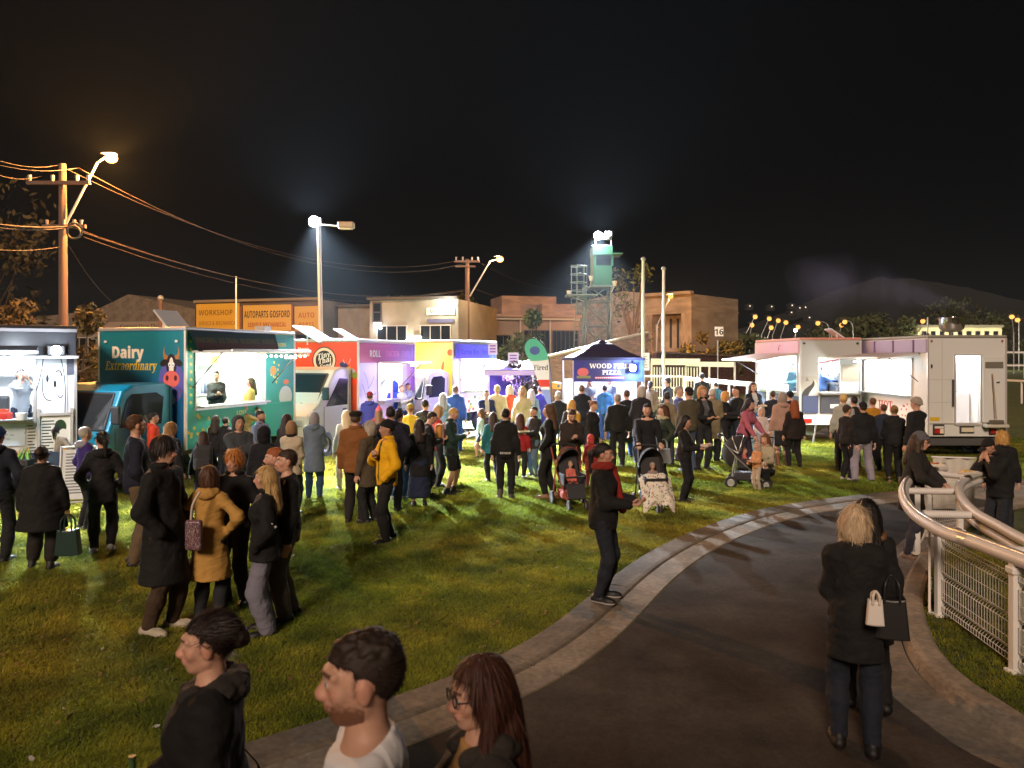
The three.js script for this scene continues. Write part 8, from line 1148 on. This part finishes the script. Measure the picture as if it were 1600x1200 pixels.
add('blondRail', { px: 1566, py: 832, top: 674, yaw: 165, label: 'blond haired person in black just behind the man in the dark cap', top_: Tp('#0b0b0c', { bulk: 0.03 }), bottom: Bt('#141820'), hair: 'bob', hairC: '#b18a4c' });
// -- walking past close to the camera
add('nearBun', { px: 322, h: 1.69, at: P(326, 557, 3.0).setY(0), yaw: -72, label: 'near person with a dark bun and thick black coat, lower left', top_: Tp('#060607', { bulk: 0.04, hood: 1, hem: 0.6, hoodC: '#2a2624' }), bottom: Bt('#0b0b0d'), hair: 'bun', bunY: 1.615, hairC: '#1d100b', armR: 'low', hp: 3, fat: 1.06 });
add('nearMan', { px: 578, h: 1.9, at: P(566, 557, 2.2).setY(0), yaw: -76, sex: 'm', label: 'near bearded man with short dark hair in a white shirt, bottom centre', top_: Tp('#dcdee2', { bulk: 0.016, neck: 1.455 }), bottom: Bt('#1a1c24'), hair: 'short', hairC: '#21140d', beard: '#6a3a1c', hp: 2 });
add('nearGlasses', { px: 748, h: 1.665, at: P(750, 557, 2.6).setY(0), yaw: -68, label: 'near person with glasses and long brown hair, right of the man in the white shirt', top_: Tp('#2b2722', { bulk: 0.024, open: 1, hood: 1 }), inner: '#9c7a4a', bottom: Bt('#15161c'), hair: 'long', front: 1, hairC: '#3a1c0e', glasses: 1, hp: 3 });
// -- people working inside the trucks and tent
const inside = (key, frame, px, py, d, o) => { const p = P(px, 557, d); add(key, { ...o, px, at: V(p.x, EYE - (py - HY) / F * d - o.h, p.z) }); };
inside('trailerEater', 0, 33, 577, 14.9, { h: 1.66, yaw: 55, label: 'person in a pale grey hoodie drinking from a white cup in the trailer window', top_: Tp('#9ea6ae', { hood: 1 }), bottom: Bt('#1a2036'), hair: 'pony', hairC: '#1a1214', arms: 'face', inner: '#1a2036' });
inside('tealCook', 0, 338, 580, 17.6, { h: 1.68, yaw: 30, label: 'cook in a dark top and pale apron inside the teal truck, left', top_: Tp('#2a2c2c'), inner: '#a89a5a', bottom: Bt('#1b1c22'), hair: 'short', hairC: '#1c1a14', arms: 'phone' });
inside('tealServer', 0, 391, 591, 18.6, { h: 1.62, yaw: -60, label: 'server with brown hair in the right half of the teal truck window', top_: Tp('#a58a4a'), bottom: Bt('#1b1c22'), hair: 'long', hairC: '#3c2412', arms: 'hold' });
inside('vanCook1', 0, 628, 602, 24.0, { h: 1.55, yaw: 60, label: 'small server in white in the purple truck window, left', top_: Tp('#a9a8b6'), bottom: Bt('#22243a'), hair: 'short', hairC: '#5a3a34', arms: 'phone' });
inside('vanCook2', 0, 638, 599, 24.6, { h: 1.6, yaw: 30, label: 'small server with dark hair in the purple truck window, right', top_: Tp('#8f96b4'), bottom: Bt('#22243a'), hair: 'short', hairC: '#1c1a30', arms: 'phone' });
inside('greyCook', 0, 1240, 568, 25.2, { h: 1.72, yaw: -70, sex: 'm', label: 'worker in blue inside the serving window of the middle right truck', top_: Tp('#3a6478'), bottom: Bt('#1c2430'), hair: 'short', hairC: '#16262c', arms: 'hold' });
inside('greyCook2', 0, 1287, 571, 24.6, { h: 1.7, yaw: 80, sex: 'm', label: 'worker in a blue jacket seen through the side opening of the middle right truck', top_: Tp('#2c4a7c'), bottom: Bt('#1c2430'), hair: 'short', hairC: '#201c28', arms: 'reach' });
inside('tentCook1', 0, 922, 592, 25.4, { h: 1.7, yaw: 0, label: 'pizza cook in white with dark hair under the tent, left', top_: Tp('#8d8f98'), bottom: Bt('#1c1e26'), hair: 'short', hairC: '#221a1c', arms: 'hold', sex: 'm' });
inside('tentCook2', 0, 952, 591, 25.6, { h: 1.68, yaw: 20, label: 'pizza cook with a blue apron under the tent, middle', top_: Tp('#8a98b8'), bottom: Bt('#1c1e26'), hair: 'short', hairC: '#171a2c', arms: 'hold', sex: 'm' });
// -- crouching mother and child at the black stroller
add('crouching', { px: 1196, py: 762, h: 1.64, yaw: -40, crouch: 1, label: 'fair haired person crouching beside the black stroller in a pale sleeve top', top_: Tp('#a49a80'), bottom: Bt('#101218', { w: 0.004 }), hair: 'long', hairC: '#6a4022', lean: 8, arms: 'reach' });
// ---------------------------------------------------------------- the curved double rail, its posts and wire fence on the island
{
  const railMat = mat([0.62, 0.6, 0.58], 0.45, 0.0), H = 1.04;
  const outer = [[1640, 893], [1600, 877], [1560, 862], [1520, 847], [1480, 834], [1446, 816], [1424, 798], [1413, 778], [1414, 760], [1426, 746], [1446, 737], [1476, 731]].map(([a, b]) => G(a, b, H));
  const inner = [[1640, 862], [1600, 844], [1560, 822], [1528, 804], [1510, 788], [1500, 772], [1500, 758], [1510, 748], [1530, 740], [1560, 734]].map(([a, b]) => G(a, b, H));
  const t = thing('curved_rail', 'curved double tube rail with cross bars above the white wire fence, lower right', 'rail', V(0, 0, 0));
  obj('outer_tube', tube(outer, 0.06, 160, 18), railMat, t); obj('inner_tube', tube(inner, 0.05, 140, 16), railMat, t);
  obj('inner_tube', tube(inner.map((p) => p.clone().add(V(0, -0.11, 0))), 0.04, 140, 14), railMat, t);
  obj('rail_cap', tube(outer.map((p) => p.clone().add(V(0, 0.056, 0))), 0.022, 160, 8), mat([0.5, 0.48, 0.46], 0.25, 0.4), t);
  for (const [a, b] of [[[1446, 738], [1512, 745]], [[1418, 767], [1500, 768]], [[1442, 803], [1528, 805]], [[1540, 856], [1640, 866]]]) obj('cross_bar', bar(G(...a, H - 0.02), G(...b, H - 0.02), 0.042, 12), railMat, t);
  obj('joint_sleeve', tube([outer[3].clone().lerp(outer[4], 0.1), outer[3].clone().lerp(outer[4], 0.6)], 0.0625, 8, 18), mat([0.55, 0.52, 0.5], 0.3, 0.3), t);
  const f = thing('wire_fence', 'white welded wire fence under the curved rail on the island', 'fence', V(0, 0, 0)), pm = mat([0.66, 0.65, 0.62], 0.45, 0.0);
  const posts = [[1700, 1132], [1586, 1052], [1468, 963]].map(([a, b]) => G(a, b, 0.09)), rear = [[1440, 905], [1432, 866], [1450, 838], [1500, 830]].map(([a, b]) => G(a, b, 0.09));
  for (const p of [...posts, ...rear.slice(1)]) { obj('post', rb(0.075, H - 0.13, 0.075, p.x, 0.09 + (H - 0.13) / 2, p.z, 0.012), pm, f); obj('post_bracket', [rb(0.11, 0.06, 0.11, p.x, H - 0.1, p.z, 0.015), rb(0.12, 0.03, 0.12, p.x, 0.105, p.z, 0.01)], pm, f); }
  const panel = (a, b) => {
    const d = b.clone().sub(a), L = d.length(), u = d.clone().normalize(), n = V(-u.z, 0, u.x), geos = [], y0 = 0.16, y1 = H - 0.14, at = (s, y, o = 0) => a.clone().addScaledVector(u, s).addScaledVector(n, o).setY(y);
    const folds = [y0 + 0.05, (y0 + y1) / 2 - 0.05, y1 - 0.11], m = Math.round((L - 0.12) / 0.05);
    for (let i = 0; i <= m; i++) { const s = 0.06 + (L - 0.12) * i / m; let prev = at(s, y0); for (const y of folds) for (const [dy, o] of [[0, 0], [0.035, 0.03], [0.07, 0]]) { const q = at(s, y + dy, o); geos.push(bar(prev, q, 0.0028, 4)); prev = q; } geos.push(bar(prev, at(s, y1), 0.0028, 4)); }
    obj('wire_upright', geos, pm, f).userData.kind = 'stuff';
    const hs = []; for (const y of folds) for (const [dy, o] of [[0, 0.004], [0.035, 0.034], [0.07, 0.004]]) hs.push([y + dy, o]); hs.push([y0, 0.004], [y1, 0.004], [(y0 + folds[1]) / 2 + 0.03, 0.004], [(folds[1] + folds[2]) / 2 + 0.03, 0.004]);
    for (const [y, o] of hs) obj('wire_rail', bar(at(0.03, y, o), at(L - 0.03, y, o), 0.0034, 5), pm, f);
  };
  panel(posts[0], posts[1]); panel(posts[1], posts[2]); panel(rear[2], rear[3]); panel(rear[1], rear[2]);
  const bd = thing('display_board', 'tall white board standing edge-on beside the wire fence post', 'panel', V(0, 0, 0));
  const A = posts[2].clone().add(V(-0.09, 0, -0.02)), B = rear[0].clone().add(V(0.1, 0, 0)); obj('board', beam(A.clone().setY(0.52), B.clone().setY(0.52), 0.02, 0.84), mat([0.72, 0.66, 0.58], 0.45), bd); obj('board_edge', [beam(A.clone().setY(0.95), B.clone().setY(0.95), 0.035, 0.03), beam(A.clone().setY(0.1), B.clone().setY(0.1), 0.035, 0.03)], pm, bd);
  const b2 = thing('canvas_cover', 'pale cover hanging inside the loop of the curved rail', 'cover', G(1490, 800, 0.09), -0.25); const cg = new THREE.PlaneGeometry(0.62, 0.86, 18, 10), cp = cg.attributes.position; for (let i = 0; i < cp.count; i++) cp.setZ(i, 0.035 * Math.sin(cp.getX(i) * 22) + 0.03 * noise3(cp.getX(i) * 5, cp.getY(i) * 5, 2)); cg.computeVertexNormals(); obj('cloth', cg.translate(0, 0.48, 0), mat([0.5, 0.48, 0.42], 0.9, 0, { side: 2 }), b2); obj('hanging_rod', bar(V(-0.34, 0.915, 0), V(0.34, 0.915, 0), 0.015), pm, b2);
}
{ // the grandstand that the picture is taken from: only its shade on the near path shows
  const t = thing('grandstand', 'concrete grandstand block behind the photographer that shades the near end of the path', 'building', V(0, 0, 7)), cm = mat([0.4, 0.38, 0.34], 0.9);
  obj('wall', bx(40, 5.6, 6, 0, 2.8, 3.2), cm, t); obj('roof', rb(41, 0.3, 7, 0, 5.9, 2.8, 0.05), cm, t); obj('door', bx(1.6, 2.2, 0.08, -6, 1.1, 0.16), frameDark, t);
}
// ---------------------------------------------------------------- strollers
function stroller(label, pos, yaw, o) {
  const t = thing('stroller', label, 'stroller', pos, yaw * Math.PI / 180), fm = o.frame || mat([0.04, 0.04, 0.045], 0.4, 0.5), cl = mat(o.cloth, 0.9, 0, { side: 2 }), cn = mat(o.canopy, 0.9, 0, { side: 2 });
  for (const s of [-1, 1]) { obj('frame_tube', [bar(V(0.24 * s, 1.02, -0.52), V(0.23 * s, 0.62, -0.18), 0.014), bar(V(0.23 * s, 0.62, -0.18), V(0.15 * s, 0.14, 0.36), 0.014), bar(V(0.235 * s, 0.66, -0.22), V(0.26 * s, 0.15, -0.3), 0.013)], fm, t); wheel(t, 0.28 * s, 0.13, -0.3, 0.13, 0.04).rotation.y = Math.PI / 2; wheel(t, (o.three ? 0.03 : 0.16) * s, 0.1, 0.38, 0.1, 0.035).rotation.y = Math.PI / 2; }
  obj('handle', [tube([V(-0.24, 1.02, -0.52), V(-0.2, 1.06, -0.56), V(0.2, 1.06, -0.56), V(0.24, 1.02, -0.52)], 0.017, 20, 8)], rubber, t);
  obj('seat', [rb(0.36, 0.06, 0.34, 0, 0.42, 0.08, 0.03), rb(0.36, 0.52, 0.05, 0, 0, 0, 0.025).rotateX(-0.5).translate(0, 0.66, -0.18), rb(0.34, 0.24, 0.04, 0, 0, 0, 0.02).rotateX(-0.5).translate(0, 0.32, 0.3)], cl, t);
  obj('seat_side', [rb(0.03, 0.2, 0.4, -0.19, 0.52, 0.02, 0.015), rb(0.03, 0.2, 0.4, 0.19, 0.52, 0.02, 0.015)], cl, t);
  const cg = new THREE.SphereGeometry(0.36, 22, 12, Math.PI, Math.PI, 0.25, Math.PI - 0.5).rotateZ(Math.PI / 2); cg.scale(0.62, 1, 0.95); cg.rotateX(o.tilt ?? 0.5); obj('canopy', cg.translate(0, 0.72, -0.16), cn, t);
  for (const a of [0.1, 0.75, 1.4]) obj('canopy_rib', new THREE.TorusGeometry(0.36, 0.009, 6, 24, Math.PI).scale(0.62, 1, 1).rotateX(-a + 0.35).translate(0, 0.72, -0.16), fm, t);
  obj('bumper_bar', tube([V(-0.2, 0.56, 0.12), V(-0.16, 0.58, 0.26), V(0.16, 0.58, 0.26), V(0.2, 0.56, 0.12)], 0.018, 20, 8), rubber, t);
  obj('basket', [rb(0.4, 0.16, 0.42, 0, 0.24, -0.06, 0.05)], mat(o.basket || [0.03, 0.03, 0.035], 0.9), t); obj('axle', bar(V(-0.28, 0.13, -0.3), V(0.28, 0.13, -0.3), 0.012), fm, t);
  t.updateMatrixWorld(true); return t;
}
const baby = (key, st, label, o) => add(key, { at: st.localToWorld(V(0, 0, -0.06)), h: o.h || 0.74, yaw: st.rotation.y * 180 / Math.PI, child: 1, sit: 1.05, label, bottom: Bt(o.leg || '#5a4a5a'), top_: Tp(o.c), hair: o.hair || 'short', hairC: o.hairC || '#8a6a44', hat: o.hat, hatC: o.hatC, arms: o.arms || 'knee', shoe: { c: o.shoe || '#7a6a66' }, px: 5 });
{
  const s1 = stroller('red and black stroller facing the camera by the man reading his phone', G(893, 793), 12, { cloth: [0.03, 0.03, 0.035], canopy: [0.025, 0.025, 0.03], basket: [0.3, 0.05, 0.03], frame: mat([0.3, 0.06, 0.03], 0.5, 0.2) });
  baby('baby1', s1, 'small child in a coral top sitting in the red and black stroller', { c: '#c4685a', leg: '#8a4a44', hairC: '#a38a62' });
  const s2 = stroller('three-wheeled dark grey stroller pushed towards the camera, a patterned blanket on it', G(1021, 797), 4, { cloth: [0.03, 0.03, 0.03], canopy: [0.06, 0.05, 0.045], three: 1, tilt: 0.25 });
  baby('baby2', s2, 'baby in a pale hat under the patterned blanket in the grey stroller', { c: '#8a7a72', hat: 'beanie', hatC: '#a39488' });
  const bl = thing('baby_blanket', 'white blanket with a leafy pattern draped over the grey stroller', 'blanket', s2.localToWorld(V(0, 0, 0)), s2.rotation.y);
  const g = new THREE.PlaneGeometry(0.62, 0.8, 24, 24), p = g.attributes.position; for (let i = 0; i < p.count; i++) { const x = p.getX(i), v = 0.5 - p.getY(i) / 0.8, sag = Math.max(0, Math.abs(x) - 0.16); const y = 0.66 - v * 0.5 - sag * (0.5 + 0.8 * v) + 0.012 * noise3(x * 14, v * 9, 1), z = 0.10 + 0.34 * Math.min(1, v * 1.6) + 0.03 * noise3(x * 9, v * 6, 4) - sag * 0.3; p.setXYZ(i, x * 0.9, y, z); } g.computeVertexNormals();
  obj('cloth', g, new THREE.MeshStandardMaterial({ side: 2, roughness: 0.95, map: canvasTex(192, 256, (x, w, h) => { x.fillStyle = '#d8d2c4'; x.fillRect(0, 0, w, h); for (let i = 0; i < 130; i++) { x.fillStyle = ['#8a8a6a', '#6a6a78', '#c08a6a', '#4a5a48', '#a8745a'][i % 5]; x.beginPath(); x.ellipse(w * hash3(i, 1, 5), h * hash3(i, 2, 5), 4 + 5 * hash3(i, 3, 5), 2 + 2.5 * hash3(i, 4, 5), 6 * hash3(i, 5, 5), 0, 7); x.fill(); } }) }), bl); obj('hem', tube([V(-0.27, 0.02 + 0.16, 0.38), V(0, 0.16, 0.45), V(0.27, 0.18, 0.38)], 0.008, 12, 5), mat([0.6, 0.56, 0.5], 0.95), bl);
  const s3 = stroller('black stroller seen from the side with a silver push bar, nearest the crouching person', G(1168, 762), 68, { cloth: [0.03, 0.03, 0.035], canopy: [0.02, 0.02, 0.025], frame: mat([0.55, 0.55, 0.56], 0.3, 0.8) });
  baby('baby3', s3, 'child in a coral and pink outfit reclining in the black stroller', { c: '#c06a66', leg: '#c96a50', hairC: '#6a4a30' });
  stroller('pale grey stroller with a wide canopy behind the black stroller', G(1206, 716), -30, { cloth: [0.3, 0.3, 0.3], canopy: [0.35, 0.34, 0.33], frame: mat([0.4, 0.4, 0.42], 0.3, 0.7) });
  stroller('dark stroller with a light blue seat left of the pale grey one', G(1164, 718), 30, { cloth: [0.25, 0.4, 0.45], canopy: [0.03, 0.03, 0.04] });
  add('fleece', { px: 1183, py: 768, h: 0.95, yaw: -60, child: 1, label: 'toddler in a peach fleece standing in front of the crouching person', top_: Tp('#b8855a', { bulk: 0.03 }), bottom: Bt('#a89a8a'), hair: 'none', hat: 'hoodup', hatC: '#a89284', arms: 'hold' });
}
// ---------------------------------------------------------------- bags, food and phones that people carry
function tote(name, label, pos, yaw, w, h, d, m, handle, hm) {
  const t = thing(name, label, 'bag', pos, yaw), s = new THREE.Shape(); s.moveTo(-w / 2, -h / 2); s.quadraticCurveTo(0, -h * 0.54, w / 2, -h / 2); s.lineTo(w * 0.38, h / 2); s.quadraticCurveTo(0, h * 0.42, -w * 0.38, h / 2); s.closePath();
  obj('bag_body', new THREE.ExtrudeGeometry(s, { depth: d - 0.03, bevelEnabled: true, bevelThickness: 0.015, bevelSize: 0.012, bevelSegments: 2 }).translate(0, 0, -d / 2), m, t);
  for (const z of [-d * 0.4, d * 0.4]) obj('handle', tube([V(-w * 0.24, h * 0.44, z), V(-w * 0.2, h * 0.5 + handle * 0.7, z), V(0, h * 0.5 + handle, 0), V(w * 0.2, h * 0.5 + handle * 0.7, z), V(w * 0.24, h * 0.44, z)], 0.009, 24, 6), hm || m, t);
  return t;
}
tote('handbag', 'dark green leather handbag hanging from the person in the wide black coat', P(106, 847, 9.65), 0.15, 0.27, 0.3, 0.13, mat([0.012, 0.035, 0.03], 0.4), 0.2);
{
  const sq = canvasTex(128, 128, (x, w, h) => { x.fillStyle = '#6a5058'; x.fillRect(0, 0, w, h); for (let i = 0; i < 420; i++) { x.fillStyle = ['#b08a8a', '#3a2a30', '#d8c8c0', '#7a3a3a', '#8a8a98'][i % 5]; x.fillRect(w * hash3(i, 1, 9), h * hash3(i, 2, 9), 4, 4); } });
  const t = thing('sequin_bag', 'small sequinned shoulder bag hanging on the back of the camel coat', 'bag', P(303, 836, 7.50), -0.1); obj('bag_body', rb(0.17, 0.30, 0.07, 0, 0, 0, 0.03), new THREE.MeshStandardMaterial({ map: sq, roughness: 0.35, metalness: 0.3 }), t); obj('strap', tube([V(-0.03, 0.14, 0), V(0.0, 0.3, 0.02), V(0.05, 0.42, -0.02)], 0.012, 16, 6), mat([0.5, 0.42, 0.38], 0.6), t);
}
function backpack(label, p, m, s = 1) { const q = p.P.up(0, 1.22, -0.22), t = thing('backpack', label, 'backpack', q, p.P.yaw); t.scale.setScalar(s); obj('pack_body', rb(0.30, 0.42, 0.17, 0, 0, -0.02, 0.07, 4), m, t); obj('front_pocket', rb(0.24, 0.2, 0.08, 0, -0.08, -0.12, 0.04, 3), m, t); obj('top_handle', new THREE.TorusGeometry(0.04, 0.008, 6, 16, Math.PI).translate(0, 0.2, 0), m, t); for (const x of [-0.1, 0.1]) obj('shoulder_strap', tube([V(x, 0.2, 0.06), V(x * 1.1, 0.24, 0.2), V(x * 1.3, 0.1, 0.36)], 0.016, 14, 6), m, t); }
backpack('mustard yellow backpack worn in front of the pizza tent', who.yellowPack, mat([0.5, 0.28, 0.03], 0.8), 1.0);
backpack('orange backpack worn by the blond boy with the phone', who.boy, mat([0.55, 0.25, 0.05], 0.8), 0.85);
backpack('black backpack worn in the teal truck queue', who.backpack, mat([0.03, 0.03, 0.035], 0.8), 1);
{ const t = tote('shoulder_bag', 'round grey shoulder bag at the hip of the dark green puffer', P(1037, 712, 15.3), 0, 0.28, 0.26, 0.12, mat([0.2, 0.21, 0.23], 0.6), 0.2); }
function tray(label, pos, yaw, w = 0.2, d = 0.13, food = [0.5, 0.3, 0.08]) { const t = thing('food_tray', label, 'food tray', pos, yaw); seed = Math.round(pos.x * 1000 + 5000); obj('tray', [rb(w, 0.012, d, 0, 0, 0, 0.005), rb(w, 0.035, 0.008, 0, 0.017, d / 2, 0.003), rb(w, 0.035, 0.008, 0, 0.017, -d / 2, 0.003), rb(0.008, 0.035, d, w / 2, 0.017, 0, 0.003), rb(0.008, 0.035, d, -w / 2, 0.017, 0, 0.003)], mat([0.6, 0.55, 0.45], 0.7), t); for (let i = 0; i < 9; i++) obj('food_piece', new THREE.DodecahedronGeometry(rnd(0.015, 0.028), 1).scale(1.4, 0.8, 1).rotateY(rnd(3)).translate(rnd(-0.35, 0.35) * w, 0.025 + rnd(0.012), rnd(-0.35, 0.35) * d), mat(food.map((v) => v * rnd(0.7, 1.2)), 0.6), t); return t; }
tray('paper tray of food held by the long black haired person right of the stroller', who.eating.P.hand(1, 0.1, 0.04), 0.9, 0.22, 0.14, [0.55, 0.35, 0.18]);
tray('plate of food with green leaves held by the man in faded jeans', who.plateMan.P.hand(1, 0.09, 0.05), 0.3, 0.24, 0.18, [0.3, 0.35, 0.06]);
tray('tray of hot food held by the blond person on the dark path', who.blondPath.P.hand(1, 0.10, 0.05), 1.2, 0.26, 0.18, [0.6, 0.34, 0.12]);
tray('food tray held by the curly blond person', who.blondEat.P.hand(1, 0.09, 0.04), 0.6);
tray('food tray held by the man in the lilac blue jacket', who.blueLilac.P.hand(1, 0.09, 0.04), 0.6);
tray('paper tray of chips balanced on the curved rail before the man in the cap', G(1512, 740, 1.13), 0.3, 0.2, 0.14, [0.6, 0.4, 0.15]);
tray('small foil tray on the rail in front of the grey beanie', G(1462, 728, 1.13), -0.2, 0.2, 0.14, [0.5, 0.12, 0.04]);
tray('tray carried by the person in the open dark jacket by the right truck cab', who.whiteShirt.P.hand(1, 0.09, 0.05), 0.2);
tote('paper_bag', 'white paper carrier bag hanging from the hand of the blond person on the path', P(1368, 958, 4.95), -0.25, 0.085, 0.14, 0.06, mat([0.62, 0.58, 0.54], 0.8), 0.07, mat([0.55, 0.5, 0.45], 0.8));
tote('handbag', 'black handbag hanging beside the white paper bag on the path', P(1392, 965, 5.15), -0.3, 0.2, 0.25, 0.12, mat([0.012, 0.012, 0.013], 0.45), 0.16);
function phone(label, q, yaw, tilt) { const t = thing('phone', label, 'phone', q, yaw); const a = rb(0.072, 0.145, 0.009, 0, 0, 0, 0.004), b = new THREE.PlaneGeometry(0.064, 0.132).rotateY(Math.PI).translate(0, 0, -0.0055); a.rotateX(tilt); b.rotateX(tilt); obj('case', a, blackPlastic, t); obj('screen', b, glow([0.7, 0.8, 1], 0.5), t); }
phone('phone in the hands of the man in the brown hoodie', who.phoneMan.P.hand(1, 0.08, 0.03), who.phoneMan.P.yaw, -0.9);
phone('phone held up by the blond boy', who.boy.P.hand(1, 0.08, 0.03), who.boy.P.yaw, -0.7);
{ const q = who.trailerEater.P.hand(1, 0.07, 0.03), t = thing('paper_cup', 'white paper cup at the mouth of the person in the trailer window', 'cup', q); obj('cup', cyl(0.03, 0.042, 0.12, 0, -0.05, 0.02, 16), whiteWall, t); obj('lid', cyl(0.045, 0.042, 0.012, 0, 0.07, 0.02, 16), whiteWall, t); }
{ // bottle in the near person's hand
  const q = who.nearBun.P.hand(-1, 0.07, 0.02), t = thing('bottle', 'green glass bottle in the hand of the near person with a bun', 'bottle', q); obj('glass', new THREE.LatheGeometry([[0.001, -0.1], [0.03, -0.1], [0.031, 0.04], [0.012, 0.1], [0.012, 0.15], [0.001, 0.15]].map(([a, b]) => new THREE.Vector2(a, b)), 16), mat([0.05, 0.12, 0.04], 0.1), t); obj('cap', cyl(0.014, 0.014, 0.015, 0, 0.15, 0), mat([0.05, 0.08, 0.04], 0.5), t);
}
{ // print on clothing
  const t = who.bether, tx = canvasTex(256, 64, (x, w, h) => { x.fillStyle = '#0a0a0c'; x.fillRect(0, 0, w, h); centred(x, 'BETHER', w / 2, h * 0.54, h * 0.8, '#cfcac4', undefined, undefined, w * 0.95); });
  obj('lettering', new THREE.CylinderGeometry(0.2, 0.2, 0.062, 14, 1, true, Math.PI - 0.75, 1.5).scale(1, 1, 0.83).translate(0, 0.9, -0.005), new THREE.MeshStandardMaterial({ map: tx, roughness: 0.8 }), t);
  const e = who.blonde; obj('emblem', [rb(0.09, 0.02, 0.004, 0, 0, 0, 0.002).rotateZ(0.7), rb(0.07, 0.018, 0.004, 0.02, 0.03, 0, 0.002).rotateZ(1.2), rb(0.05, 0.018, 0.004, -0.03, -0.03, 0, 0.002).rotateZ(-0.3)].map((g) => g.rotateY(1.9).translate(0.285, 1.14, -0.09)), mat([0.6, 0.58, 0.6], 0.7), e);
}
renderer.render(scene, camera);
